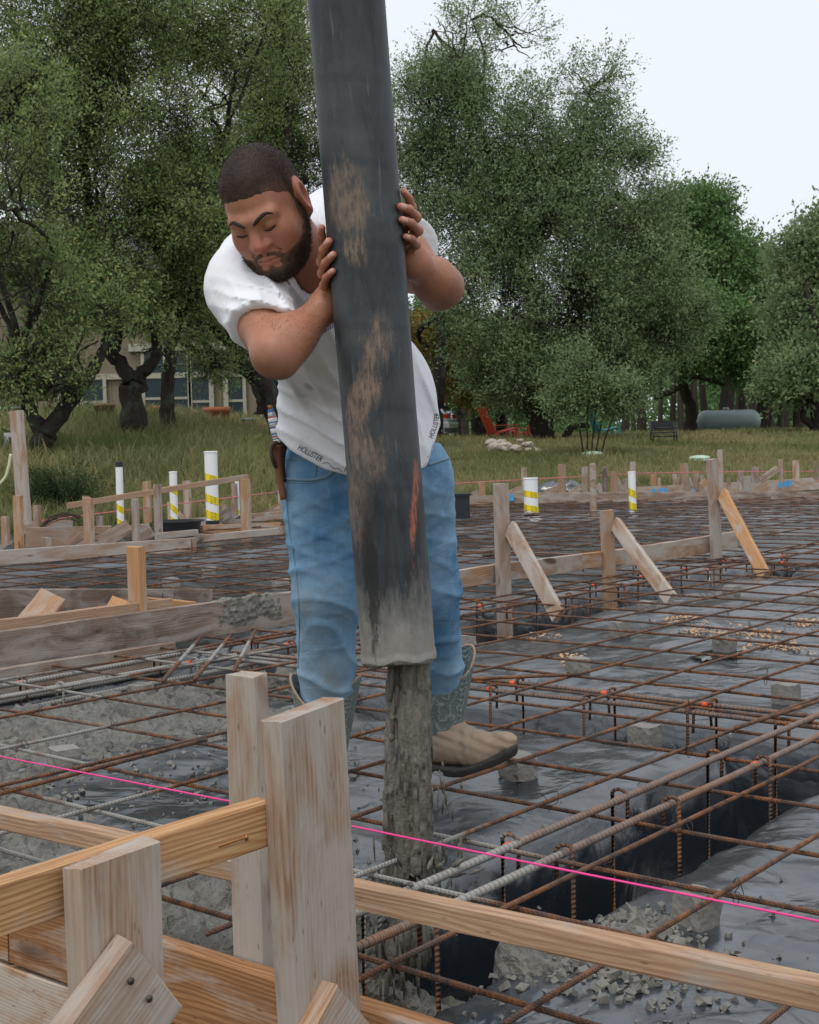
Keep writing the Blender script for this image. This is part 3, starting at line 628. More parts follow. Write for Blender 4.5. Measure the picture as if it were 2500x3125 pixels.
# ground stake with its brace, form stake with its brace, level strut between them
S1 = vert(fg, 344, 2606, 1.71, -.4, .4, .138, .03, 'v', W_PALE, rot=4)
S2 = vert(fg, 925, 2163, 2.0, -.4, .5, .148, .038, 'v', W_GREY, tilt=(.03, 0), rot=3)
S3 = vert(fg, 753, 2062, 2.40, -.35, .5, .072, .038, 'u', W_GREY)
vS = uvof(W(344, 2606, 1.71))[1]
vr = vS-.038
a = hitv(0, 2745, vr); c = hitv(808, 2520, vr); zr = (a[2]+c[2])/2
ua, uc = uvof(a)[0], uvof(c)[0]
board(fg, UV(ua-.3, vr, zr), UV(uc, vr, zr), ZZ, .066, .03, W_FRESH, 'strut')
ur = 1.722
a = hitu(0, 2495, ur); c = hitu(2500, 3035, ur); va, vc = uvof(a)[1], uvof(c)[1]
board(fg, UV(ur, va-.5, a[2]+(a[2]-c[2])*.5/(vc-va)), UV(ur, vc+.6, c[2]-(a[2]-c[2])*.6/(vc-va)), ZZ, .040, .038, W_FRESH, 'rail', seg=10)
# braces nailed to the stakes
def kicker(vpl, px, py, ang, ln, wd, t, mat, name='brace'):
    """slanting board in a plane of constant v; its upper end centred on pixel (px, py)"""
    T = hitv(px, py, vpl); d = -(DA*math.cos(ang)+ZZ*math.sin(ang)); n = DA*-math.sin(ang)+ZZ*math.cos(ang)
    return board(fg, T+d*ln, T, n, wd, t, mat, name)
kicker(vS+.015+.022, 455, 2965, math.radians(37), .8, .135, .036, W_PALE)
v2 = uvof(W(925, 2163, 2.0))[1]
kicker(v2+.019+.026, 1062, 3072, math.radians(40), .8, .125, .036, W_PINE)
# bent nail and nail heads
def nail(P, d, ln=.02, r=.0022, parent=fg, mat=None):
    d = nrm(d); tubeobj('nail', [P, P+d*ln, P+d*(ln+.0006), P+d*(ln+.002)], [r*.6, r*.6, r*1.9, r*1.9], mat or M_NAIL, parent, 8)
q = hitv(700, 2572, vr+.0152); nail(q-DA*.02, DA, .05, .0028, mat=M_BRASS)
for (x, y) in [(395, 2993), (451, 3047)]: nail(hitv(x, y, vS+.015+.0401), NA, .002, .0026)
for (x, y) in [(708, 2645), (700, 2360), (770, 2200), (765, 2310), (763, 2370)]:
    d = hitu(x, y, 1.668); 
# pink string line
sl = thing('string_line', G(0, 2310), 'bright pink string line stretched across the foreground', 'string line')
a = hitu(-60, 2297, 1.70); c = hitu(800, 2465, 1.70); e = hitu(2560, 2824, 1.70)
tubeobj('string', [a, (a+c)/2, c, c*.5+e*.5+np.array([0, 0, -.001]), e], .0017, M_PINK, sl, 6)

# ------------------------------------------------------------------ left form beam, its second board and stakes
lf = thing('form_beam', UV(4, -4.9, 0), 'stained heavy form beam left of the man, its end smeared with concrete', 'formwork')
VB = -4.88
def vline(parent, v, x0, y0, x1, y1, wd, t, mat, name='plank', ext0=0., ext1=0., **k):
    a = hitv(x0, y0, v); c = hitv(x1, y1, v); d = nrm(c-a); return board(parent, a-d*ext0, c+d*ext1, ZZ, wd, t, mat, name, **k)
beam = vline(lf, VB, 0, 1990, 905, 1853, .165, .042, W_OLD, 'beam', ext0=.9, ext1=.15, seg=14)
vline(lf, VB-.045, 0, 1925, 520, 1858, .10, .035, W_FRESH, 'ledger', ext0=.9)
vline(lf, VB-.42, 0, 1850, 640, 1842, .15, .038, W_OLD, 'plank', ext0=.9)
vline(lf, VB+.06, 0, 2085, 530, 2000, .12, .035, W_OLD, 'plank', ext0=.6)
vert(lf, 414, 1668, uvof(hitv(414, 1880, VB-.07))[0]*DA[1]+(VB-.07)*NA[1], -.3, .5, .088, .04, 'u', W_FRESH)
def pline(parent, P0, P1, wdir, wd, t, mat, name='brace', **k): return board(parent, P0, P1, wdir, wd, t, mat, name, **k)
a = hitv(85, 1915, VB-.12); c = hitv(165, 1818, VB-.12); pline(lf, a-(c-a)*.3, c, np.cross(c-a, np.array([-.25, -1, .1])), .125, .036, W_PINE)
a = hitv(345, 1875, VB-.1); c = hitv(372, 1830, VB-.1); pline(lf, a-(c-a)*.3, c, np.cross(c-a, np.array([-.25, -1, .1])), .085, .036, W_FRESH)
a = hitv(440, 1835, VB-.16); c = hitv(585, 1848, VB-.1); pline(lf, a, c, ZZ, .04, .085, W_FRESH, 'rail')
for (x, y) in [(497, 1820), (533, 1818)]: nail(hitv(x, y+6, VB-.1), ZZ, .022, .003, lf)
# concrete smeared over the end of the beam
a = hitv(650, 1890, VB); c = hitv(862, 1858, VB); rg = np.random.default_rng(4); n, k_ = 60, 30; V = []
for i in range(n+1):
    for j in range(k_+1):
        s = i/n; tt = j/k_
        ang = -2.2+tt*4.2
        hh, ww = .081, .0203
        yy = np.clip(math.sin(ang)*1.5, -1, 1)*ww; zz_ = np.clip(math.cos(ang)*1.5, -1, 1)*hh
        edge = min(1, 5*min(s, 1-s)*(1+.8*vnoise(np.array([tt*6.]), np.array([2.]))[0])*1.0, 6*min(tt, 1-tt)+.1)
        th = (.030*(fbm(np.array([s*7.]), np.array([tt*6.]), seed=8, octv=5)[0]*.55+.42))*max(0, edge)+.004*fbm(np.array([s*40.]), np.array([tt*30.]), seed=9)[0]*max(0, edge)-.002
        nrmv = NA*yy/ww*.9+ZZ*zz_/hh*.8
        V.append(a+(c-a)*s+NA*yy+ZZ*zz_+nrmv*th)
F = [(i*(k_+1)+j, (i+1)*(k_+1)+j, (i+1)*(k_+1)+j+1, i*(k_+1)+j+1) for i in range(n) for j in range(k_)]
mesh('concrete_smear', V, F, M_WETCON, lf, True)

# ------------------------------------------------------------------ braced form on the right: three uprights, three braces, boards nailed end to end
bf = thing('braced_form', UV(6.5, -4.7, -.3), 'suspended form boards on three braced uprights right of the man', 'formwork')
VR = -4.72
vline(bf, VR, 1385, 1770, 1560, 1740, .105, .036, W_PINE, 'form_board', ext0=.5)
vline(bf, VR+.036, 1532, 1747, 1770, 1716, .105, .036, W_GREY, 'form_board')
vline(bf, VR+.038, 1771, 1714, 1905, 1698, .10, .036, W_PINE, 'form_board')
vline(bf, VR, 1870, 1707, 2245, 1646, .125, .036, W_GREY, 'form_board')
vline(bf, VR-.04, 1385, 1792, 1450, 1783, .05, .036, W_OLD, 'form_board', ext0=.5)
for (xt, yt, xb, yb, mat) in [(1528, 1476, 1542, 1930, W_PALE), (1851, 1557, 1864, 1852, W_FRESH), (2173, 1402, 2192, 1772, W_GREY)]:
    vp = VR+.075; B = hitv(xb, yb, vp); T = hitv(xt, yt, vp); board(bf, B-ZZ*.12, T, DA*.75+NA*.25, .088, .04, mat, 'upright')
for (xt, yt, xb, yb, mat) in [(1557, 1610, 1706, 1882, W_GREY), (1878, 1598, 2050, 1832, W_GREY), (2203, 1505, 2335, 1760, W_FRESH)]:
    T = hitv(xt, yt, VR+.11); B = G(xb, yb, -.06); wdv = np.cross(nrm(T-B), DA*.9-NA*.1); board(bf, B, T, wdv, .088, .036, mat, 'brace')
a = hitv(1503, 1600, VR-.05)

# ------------------------------------------------------------------ far formwork
def fstake(parent, xl, xr, yt, yb, D, mat, name='stake', lean=None):
    c = (xl+xr)/2; wpx = (xr-xl)/(FPX/D); wd = min(.14, max(.045, (wpx-.024)/.777)); T = W(c, yt, D); B = W(c+(lean or (yb-yt)*.03), yb, D)
    return board(parent, B, T, NA, wd, .038, mat, name, seg=3)
def fbeam(parent, x0, y0, x1, y1, D0, D1, wd, t, mat, name='plank', wdir=ZZ, **k):
    return board(parent, W(x0, y0, D0), W(x1, y1, D1), wdir, wd, t, mat, name, **k)
ff = thing('perimeter_form', W(1900, 1520, 20.5), 'long far edge form with many upright stakes before the meadow', 'formwork')
def Z3(x, y): return 1380+x/2.875, 1400+y/2.875
def Z4(x, y): return 1900+x/2.875, 1300+y/2.875
mats = [W_PINE, W_GREY, W_PINE, W_PALE, W_OLD]
for k, (xl, xr, yt, yb) in enumerate([(235, 290, 200, 345), (605, 655, 75, 330), (928, 995, 50, 330), (1135, 1190, 70, 320), (1310, 1357, 72, 320), (1385, 1450, 112, 320), (1560, 1610, 28, 300)]):
    a, yt_ = Z3(xl, yt); c, yb_ = Z3(xr, yb); fstake(ff, a, c, yt_, yb_, 20.4, mats[k % 5])
for k, (xl, xr, yt, yb) in enumerate([(245, 298, 425, 575), (305, 333, 455, 570), (437, 497, 420, 575), (505, 577, 328, 600), (617, 668, 420, 560), (680, 710, 430, 550), (832, 878, 207, 540), (915, 950, 455, 530), (1010, 1065, 390, 520), (1130, 1195, 362, 500), (1368, 1410, 297, 490), (1493, 1550, 303, 480), (1675, 1715, 310, 470)]):
    a, yt_ = Z4(xl, yt); c, yb_ = Z4(xr, yb); fstake(ff, a, c, yt_, yb_, 21.8, mats[(k+2) % 5])
x, y = Z4(1085, 440); fstake(ff, *[Z4(q, 0)[0] for q in (1050, 1125)], Z4(0, 440)[1], Z4(0, 640)[1], 20.0, W_GREY)
fbeam(ff, 1910, 1508, 2520, 1474, 21.3, 23.2, .20, .04, W_PALE); fbeam(ff, 1360, 1533, 1512, 1527, 20.2, 20.3, .15, .04, W_PINE)
fbeam(ff, 1550, 1520, 2520, 1517, 19.4, 19.2, .15, .04, W_OLD, 'cross_plank'); fbeam(ff, 1550, 1508, 2520, 1506, 19.45, 19.25, .09, .04, W_OLD, 'cross_plank', wdir=DA)
for (x0, y0, x1, y1, mat) in [(*Z3(500, 310), *Z3(612, 262), W_GREY), (*Z3(810, 310), *Z3(945, 250), W_PINE), (*Z3(1030, 312), *Z3(1130, 250), W_GREY), (*Z3(1330, 310), *Z3(1275, 225), W_PALE), (*Z3(1500, 310), *Z3(1430, 165), W_OLD), (*Z3(1490, 280), *Z3(1540, 180), W_OLD), (*Z3(150, 345), *Z3(235, 290), W_OLD), (*Z4(1210, 480), *Z4(1365, 372), W_OLD), (*Z4(600, 590), *Z4(575, 460), W_OLD), (*Z4(1050, 560), *Z4(1025, 450), W_OLD), (*Z4(690, 525), *Z4(740, 480), W_PINE), (*Z4(60, 600), *Z4(20, 465), W_OLD)]:
    fbeam(ff, x0, y0, x1, y1, 21.2, 21.2, .10, .036, mat, 'brace', wdir=np.array([.6, 0, .8]), seg=3)
for (x, y) in [(2382, 1479), (2397, 1477), (2412, 1475), (1996, 1501), (2016, 1499), (2032, 1498), (2118, 1501), (1562, 1519)]:
    q = W(x, y, np.interp(x, [1550, 1910, 2500], [19.3, 21.1, 23.0])); V, F = boxvf(q, .06, .012, .09); mesh('chalk_mark', V, F, M_BLUE, ff)
gp = thing('round_post', G(1815, 1582), 'weathered grey round post standing in the far mat', 'post'); V, F = lathe([(0, 0), (.047, 0), (.046, .3), (.045, .66), (0, .665)], 12)
q = W(1812, 1585, 17.2); sc_ = (1585-1414)/(FPX/17.2)/.665; mesh('post', V*np.array([.95, .95, sc_])+q, F, W_GREY, gp)
ps = thing('string_line', W(1400, 1474, 20.5), 'faded pink string line along the far form stakes', 'string line')
for (x0, y0, x1, y1, D0, D1) in [(1375, 1476, 1600, 1464, 20, 20), (1600, 1464, 1960, 1444, 20, 21), (1960, 1444, 2200, 1440, 21, 21.5), (2200, 1440, 2520, 1438, 21.5, 22), (60, 1597, 480, 1545, 15, 15.5), (480, 1545, 850, 1501, 15.5, 17)]:
    tubeobj('string', [W(x0, y0, D0), W((x0+x1)/2, (y0+y1)/2, (D0+D1)/2), W(x1, y1, D1)], .006, M_PINK2, ps, 5)
# left far step form with raised rail
sf = thing('step_form', W(300, 1680, 12.2), 'far left formwork with a raised slanting rail around white pipes', 'formwork')
def Z5(x, y): return x/1.9167, 1350+y/1.9167
fbeam(sf, -60, 1706, 582, 1662, 11.8, 12.6, .125, .04, W_PALE); fbeam(sf, 613, 1645, 848, 1622, 13.2, 13.8, .075, .04, W_PALE); fbeam(sf, 475, 1637, 602, 1625, 13.0, 13.3, .06, .04, W_PALE)
fbeam(sf, 582, 1663, 594, 1662, 12.61, 12.66, .13, .05, W_PINE, 'end_block', seg=3); fbeam(sf, 600, 1640, 612, 1639, 13.1, 13.2, .06, .06, W_OLD, 'end_block', seg=3)
fbeam(sf, 206, 1544, 755, 1455, 12.9, 14.2, .055, .038, W_FRESH, 'rail')
for k, (xl, xr, yt, yb, D) in enumerate([(480, 552, 325, 600, 12.8), (765, 815, 330, 578, 13.2), (893, 947, 248, 530, 13.2), (830, 885, 230, 470, 15.5), (1068, 1118, 225, 465, 16), (1400, 1467, 215, 600, 14.1), (1352, 1390, 240, 440, 16.5), (190, 243, 367, 530, 14.5), (70, 138, 312, 628, 12.2), (243, 303, 555, 625, 12.4), (0, 60, 435, 600, 12.3), (985, 1000, 350, 450, 16.5), (560, 610, 432, 520, 15.8), (1290, 1330, 365, 420, 16.8), (1622, 1658, 200, 420, 17.5), (478, 528, 314, 400, 14)]):
    a, yt_ = Z5(xl, yt); c, yb_ = Z5(xr, yb); fstake(sf, a, c, yt_, yb_, D, [W_PINE, W_PINE, W_GREY, W_PALE, W_OLD][(k*2) % 5] if k != 8 else W_PINE)
for (x0, y0, x1, y1, D, mat, wd) in [(*Z5(585, 590), *Z5(755, 490), 13.3, W_OLD, .14), (*Z5(800, 575), *Z5(890, 520), 13.4, W_OLD, .10), (*Z5(390, 600), *Z5(470, 540), 13.0, W_OLD, .10), (*Z5(1290, 440), *Z5(1360, 400), 16.6, W_OLD, .12), (*Z5(1550, 430), *Z5(1640, 385), 17.4, W_OLD, .12), (*Z5(1080, 460), *Z5(1050, 405), 16, W_PALE, .06), (*Z5(0, 620), *Z5(60, 580), 12.5, W_OLD, .05)]:
    fbeam(sf, x0, y0, x1, y1, D, D, wd, .036, mat, 'brace', wdir=np.array([.5, 0, .85]), seg=3)
for (x0, y0, x1, y1, D0, D1, wd, mat) in [(*Z5(130, 500), *Z5(420, 490), 15, 15.3, .14, W_PINE), (*Z5(150, 555), *Z5(650, 545), 14.0, 14.2, .2, W_PINE), (*Z5(580, 540), *Z5(870, 500), 14.5, 15, .1, W_PALE), (*Z5(980, 480), *Z5(1660, 425), 16.2, 17.2, .10, W_PALE), (*Z5(1190, 515), *Z5(1640, 500), 15, 15.3, .12, W_PINE), (*Z5(1640, 520), *Z5(1660, 518), 13.9, 14, .1, W_OLD)]:
    fbeam(sf, x0, y0, x1, y1, D0, D1, wd, .04, mat)
tp = thing('timber_post', W(55, 1590, 13.5), 'tall grey timber post with rusty top at the left edge', 'post')
board(tp, W(76, 1600, 13.5), W(50, 1254, 13.5), NA, .17, .05, W_PALE, 'post')
# coil of loose wire by the left form
L_ = []; rg = np.random.default_rng(8)
for k in range(9):
    x0 = 115+rg.uniform(-5, 10); q = [W(x0, 1622+rg.uniform(-3, 6), 14.2), W(150+rg.uniform(-8, 8), 1590+rg.uniform(-10, 10), 14.2), W(200+rg.uniform(-8, 10), 1572+rg.uniform(-10, 14), 14.3), W(248, 1578+rg.uniform(-8, 22), 14.4)]
    Vt, Ft, _ = tube(catmull(q, 5), .004, 4, False); L_.append((Vt, Ft.tolist()))
V, F = merge(L_); tag(mesh('wire_coil', V, F, M_WIRE, None, True), 'tangle of rusty wire lying by the far left form', 'wire')

# ------------------------------------------------------------------ white stub pipes with yellow tape
def pipe(x, yt, yb, D, wpx, label, tapes, black=(0, .09), cap=None, foil=False, lean=.03):
    r = wpx/2/(FPX/D); B = W(x+(yb-yt)*lean, yb, D); T = W(x, yt, D); h = np.linalg.norm(T-B); zx = (T-B)/h
    t = thing('stub_pipe', B, label, 'pipe', 'white stub pipes with yellow tape')
    xx = nrm(np.cross(np.array([0, 1., 0]), zx)); M = frameM(B, xx, np.cross(zx, xx), zx)
    V, F = lathe([(r*.86, h*.9), (r*.86, h-.001), (r*.99, h), (r, h-.003), (r, h-.006), (r, .004), (r, 0)], 24); link('pipe', fastmesh('pipe', V, F, M_PVC, True), t, M)
    V, F = lathe([(0, h*.985), (r*1.0, h*.985), (r*1.06, h*.99), (r*1.06, h+.004), (r*.98, h+.008), (0, h+.008)], 24); link('end_cap', fastmesh('end_cap', V, F, M_BLACK if cap else M_PVC), t, M)
    if cap:
        V, F = lathe([(r*1.03, h*.93), (r*1.05, h*.93), (r*1.05, h), (r*1.0, h)], 24); link('sleeve', fastmesh('sleeve', V, F, M_BLACK), t, M)
    if black:
        V, F = lathe([(r*1.0, h*black[0]), (r*1.05, h*black[0]), (r*1.05, h*black[1]), (r, h*black[1])], 24); link('sleeve', fastmesh('sleeve', V, F, M_BLACK), t, M)
    for (z0, z1, wd) in tapes:      # one slanting turn each, seen from the front falling to the right
        n = 26; V = []; uv = []
        for k in range(n+1):
            a = math.pi*1.08-k/n*math.pi*1.16+math.pi; z = h*(z0+(z1-z0)*k/n)
            a = math.pi+k/n*math.pi
            for e, s in ((-.5, 0), (.5, 1)): V.append((r*1.02*math.cos(a), r*1.02*math.sin(a), z+e*wd*h)); uv.append((k/n*.5, s))
        F = [(2*k, 2*k+2, 2*k+3, 2*k+1) for k in range(n)]
        link('tape_band', fastmesh('tape_band', V, F, M_TAPE, True, uv=uv), t, M)
    if foil:
        rg = np.random.default_rng(int(x)); n = 20; V = []
        for k in range(n):
            a = k/n*2*math.pi
            V += [(r*1.06*math.cos(a), r*1.06*math.sin(a), h*.07), (r*1.3*math.cos(a), r*1.3*math.sin(a), h*.02+rg.normal(0, .008)), (r*rg.uniform(1.5, 2.0)*math.cos(a), r*rg.uniform(1.5, 2.0)*math.sin(a), -h*.05+rg.normal(0, .012))]
        F = [(3*k+j, 3*((k+1) % n)+j, 3*((k+1) % n)+j+1, 3*k+j+1) for k in range(n) for j in (0, 1)]
        link('tape_collar', fastmesh('tape_collar', V, F, M_FOIL), t, M)
    return t
pipe(1619, 1460, 1584, 17.0, 44, 'fat white stub pipe with two yellow tape bands and crumpled grey collar', [(.66, .56, .15), (.32, .21, .15)], (.0, .12), foil=True)
pipe(1928, 1441, 1580, 17.2, 23, 'thin white stub pipe with grey collar between far stakes and third upright', [(.60, .47, .17), (.30, .19, .17)], (.0, .1), foil=True)
pipe(643, 1379, 1601, 15.2, 40, 'tallest and thickest white stub pipe behind the raised rail', [(.68, .60, .10), (.40, .30, .11), (.17, .09, .11)], (.0, .06))
pipe(363, 1411, 1612, 15.2, 22, 'tall thin white stub pipe with black cap', [(.35, .25, .1), (.13, .03, .1)], None, cap=True)
pipe(528, 1441, 1606, 15.2, 24, 'thin white stub pipe in the middle of the raised rail', [(.72, .60, .1), (.42, .24, .13), (.16, .02, .13)], None)
pipe(723, 1467, 1583, 16.6, 13, 'slim white stub pipe half hidden by the rail end stake', [(.35, .1, .14)], (.0, .08))
# black tubs and a bundle of plastic
def tub(x, y, D, wpx, hpx, label):
    k = FPX/D; r = wpx/2/k; h = hpx/k; B = W(x, y, D); V, F = lathe([(0, .01), (r*.8, .01), (r*.82, 0), (r*.95, h), (r*1.05, h), (r*1.05, h*.93), (r*.98, h*.93), (r*.9, h), (r*.78, .03), (0, .03)], 28)
    return tag(mesh('tub', V+B, F, M_BLACK), label, 'tub')
tub(545, 1640, 14.4, 150, 52, 'wide shallow black tub inside the far left formwork')
V, F = merge([boxvf(np.zeros(3), .30, .3, .26), boxvf(np.array([0, 0, .13]), .34, .34, .02)])
tag(mesh('tub', V+W(1390, 1545, 15), F, M_BLACK), 'square black tub half hidden behind the right trouser leg', 'tub')
rg = np.random.default_rng(2); V = ICO2_V.copy(); bm = bmesh.new(); bmesh.ops.create_icosphere(bm, subdivisions=4, radius=1); V = np.array([q.co[:] for q in bm.verts]); F = [[q.index for q in f.verts] for f in bm.faces]; bm.free()
V = V*np.array([.42, .25, .17])*(1+.16*fbm(V[:, 0]*2.3, V[:, 1]*2.3, V[:, 2]*2.3, seed=12))[:, None]; V[:, 2] += .04*np.abs(fbm(V[:, 0]*9, V[:, 1]*9, seed=5)); 
tag(mesh('plastic_bundle', V+W(1710, 1502, 22.2), F, M_POLY, None, True), 'crumpled bundle of black plastic behind the far stakes', 'plastic sheet')
# ------------------------------------------------------------------ trees
def leafquads(C, D, size, wid, rg):
    n = len(C); D = D/(np.linalg.norm(D, axis=1)[:, None]+1e-9); S = np.cross(D, rg.normal(size=(n, 3))); S /= np.linalg.norm(S, axis=1)[:, None]+1e-9
    l = (size*rg.uniform(.65, 1.35, n))[:, None]; w_ = l*wid
    V = np.stack([C, C+D*l*.45+S*w_*.5, C+D*l, C+D*l*.45-S*w_*.5], 1).reshape(-1, 3)
    F = np.arange(n*4).reshape(n, 4); t = np.repeat(np.column_stack([rg.random(n), rg.random(n), rg.random(n)]), 4, 0)
    return V, F, t
def ballpts(n, rg, p=2.3):
    d = rg.normal(size=(n, 3)); d /= np.linalg.norm(d, axis=1)[:, None]; return d*(rg.random(n)**(1/p))[:, None], d
def tree(name, label, base, stems, ells, ntw, nleaf, size, mat, bark=M_BARK, group=None, seed=0, twl=.4, cut=-.12, freq=1.1, sub=7, r_end=.035, wid=.42, droop=.0, subr=.022, twig=True):
    """stems: list of (points, r0, r1); ells: (px, py, depth, rx px, ry px, depth radius m, weight, stem index or None)"""
    rg = np.random.default_rng(seed); t = thing(name, base, label, 'tree', group); parts = []
    tips = []
    for pts, r0, r1 in stems:
        P = catmull(pts, 6); n = len(P); s = np.linspace(0, 1, n); P = P+rg.normal(0, r1*.25, P.shape)*(s > 0)[:, None]
        rad = r0+(r1-r0)*s; rad[0] *= 1.35; rad = rad*(1+.07*rg.normal(size=n))
        Vt, Ft, _ = tube(P, rad, 9, True); parts.append((Vt, Ft)); tips.append((P, rad))
    LC, LD, TW = [], [], []
    wsum = sum(e[6] for e in ells)
    for e in ells:
        px, py, D, rx, ry, rz, wt, si = e; k = FPX/D; c = W(px, py, D); R3 = np.array([rx/k, rz, ry/k])
        if si is not None:
            P, rad = tips[si]; a = P[-1]; r0 = max(r_end, rad[-1]*.8); mid = (a+c)/2+rg.normal(0, .12*np.linalg.norm(c-a), 3)+np.array([0, 0, .06*np.linalg.norm(c-a)])
            Q = catmull([a, mid, c], 6); Q[1:-1] += rg.normal(0, .03*np.linalg.norm(c-a)/3, Q[1:-1].shape); Vt, Ft, _ = tube(Q, np.linspace(r0, r_end*.8, len(Q)), 7, False); parts.append((Vt, Ft.tolist()))
        for s in range(sub):
            d = rg.normal(size=3); d /= np.linalg.norm(d); q1 = c+d*R3*.92; q0 = c+rg.normal(0, .12, 3)*R3
            Q = catmull([q0, (q0+q1)/2+rg.normal(0, .10, 3)*R3, q1], 5); Q[1:] += rg.normal(0, .02, Q[1:].shape)*R3.mean(); Vt, Ft, _ = tube(Q, np.linspace(subr, subr*.3, len(Q)), 5, False); parts.append((Vt, Ft.tolist()))
        n = int(ntw*wt/wsum); o, d = ballpts(n, rg); p = c+o*R3
        ns = fbm(p[:, 0]*freq, p[:, 1]*freq, p[:, 2]*freq, seed=seed+5, octv=3); kp = ns > cut; p = p[kp]; d = d[kp]; n = len(p)
        td = d*R3/R3.max()*.9+rg.normal(0, .55, (n, 3))+np.array([0, 0, .12-droop]); td /= np.linalg.norm(td, axis=1)[:, None]
        tl = twl*rg.uniform(.5, 1.3, n)
        if twig: TW.append((p, td, tl))
        for m in range(nleaf):
            s = rg.random(n); q = p+td*(tl*s)[:, None]+rg.normal(0, .05*twl/.4, (n, 3)); ld = td*.6+rg.normal(0, .7, (n, 3)); LC.append(q); LD.append(ld)
    V, F, tint = leafquads(np.vstack(LC), np.vstack(LD), size, wid, rg)
    # clump-wise tone: whole sprays are lighter or darker green
    q = V[::4]; cl = np.clip(.5+.55*fbm(q[:, 0]*1.7, q[:, 1]*1.7, q[:, 2]*1.7, seed=seed+9, octv=2), 0, 1); tint[:, 0] = np.repeat(cl*.6+.4*tint[::4, 0], 4)
    link('crown', fastmesh('crown', V, F, mat, False, col=tint), t)
    if TW:
        p = np.vstack([a for a, _, _ in TW]); td = np.vstack([a for _, a, _ in TW]); tl = np.concatenate([a for _, _, a in TW]); n = len(p)
        p0 = p-td*(tl*.7)[:, None]; p1 = p+td*(tl*.9)[:, None]; s = np.cross(td, rg.normal(size=(n, 3))); s /= np.linalg.norm(s, axis=1)[:, None]; wv = (.004+size*.05)*s
        Vt = np.stack([p0-wv, p0+wv, p1+wv*.3, p1-wv*.3], 1).reshape(-1, 3); link('twigs', fastmesh('twigs', Vt, np.arange(n*4).reshape(n, 4), bark), t)
    V, F = merge(parts); link('trunk', fastmesh('trunk', V, F, bark, True), t)
    return t
def PP(D, *xy): return [W(x, y, D) for x, y in xy]
def rooted(P, dz=.5): Q = list(P); Q[0] = Q[0]-np.array([0, 0, dz]); return Q
# left group of live oaks
ba = ghit(132, 1420, 14); Da = ba[1]
tree('oak_tree', 'small forked lichen-covered oak at the far left beside the tall post', ba,
     [(rooted(PP(Da, (132, 1420), (135, 1370), (138, 1325))), .17, .15), (PP(Da, (138, 1325), (95, 1262), (78, 1190), (62, 1080)), .12, .06), (PP(Da, (140, 1325), (225, 1210), (285, 1125), (310, 1080), (330, 1000)), .13, .05), (PP(Da, (250, 1170), (215, 1110), (250, 1030), (262, 960)), .03, .015), (PP(Da, (262, 1150), (240, 1080), (300, 1040)), .02, .012)],
     [(40, 640, Da-.6, 150, 230, .9, 1.3, 1), (90, 900, Da-.4, 170, 170, .8, 1.2, 1), (60, 1110, Da-.3, 170, 110, .7, 1.1, 1), (-60, 800, Da, 200, 350, 1., 1, 1), (170, 1175, Da-.4, 80, 60, .4, .35, 1), (330, 960, Da, 90, 70, .5, .16, 2), (30, 330, Da, 190, 170, .9, .7, 1)],
     4200, 17, .066, M_LEAF, seed=11, twl=.42, group='oaks on the left', cut=-.05)
bb_ = ghit(412, 1345, 15); Db = bb_[1]
tree('oak_tree', 'thick dark oak trunk forking in front of the house wall', bb_,
     [(rooted(PP(Db, (412, 1345), (410, 1260), (405, 1150))), .25, .19), (PP(Db, (400, 1160), (350, 1080), (355, 990), (300, 800), (260, 560), (275, 330), (330, 150)), .15, .07), (PP(Db, (415, 1155), (455, 1118), (480, 1060), (440, 960), (300, 900), (200, 960)), .12, .05), (PP(Db, (275, 480), (280, 250), (262, 60), (250, -120)), .09, .05), (PP(Db, (355, 990), (420, 800), (560, 690)), .08, .04)],
     [(180, 120, Db, 230, 210, 1.6, 1.3, 3), (420, 60, Db, 220, 150, 1.6, 1., 3), (120, 420, Db+.5, 190, 230, 1.6, 1.1, 1), (400, 350, Db, 220, 190, 1.6, 1.2, 1), (300, 620, Db, 230, 170, 1.6, 1.1, 1), (560, 640, Db, 170, 150, 1.4, .9, 4), (250, 850, Db-.5, 230, 110, 1.4, .8, 2), (420, 1000, Db-.6, 110, 70, 1., .22, 2), (140, -180, Db, 380, 160, 1.8, .7, 3)],
     11000, 17, .066, M_LEAF, seed=23, twl=.5, group='oaks on the left', cut=-.1)
bc = ghit(512, 1332, 15); Dc = bc[1]+.5
tree('oak_tree', 'slimmer straight oak trunk just right of the thick forked one', bc,
     [(rooted(PP(Dc, (512, 1330), (510, 1230), (515, 1130), (525, 1050), (600, 850), (640, 640))), .16, .06), (PP(Dc, (525, 1050), (540, 900), (480, 760), (460, 600)), .07, .03)],
     [(640, 330, Dc, 210, 200, 1.5, 1.2, 0), (600, 620, Dc, 200, 170, 1.4, 1., 0), (800, 120, Dc, 190, 150, 1.4, .9, 0), (560, 900, Dc, 160, 110, 1.2, .55, 1), (640, 90, Dc, 150, 130, 1.3, .6, 0), (480, 1060, Dc-1, 100, 60, .6, .12, 1)],
     7500, 17, .066, M_LEAF, seed=37, twl=.5, group='oaks on the left', cut=-.1)
bd = ghit(860, 1340, 15); Dd = bd[1]-1.5
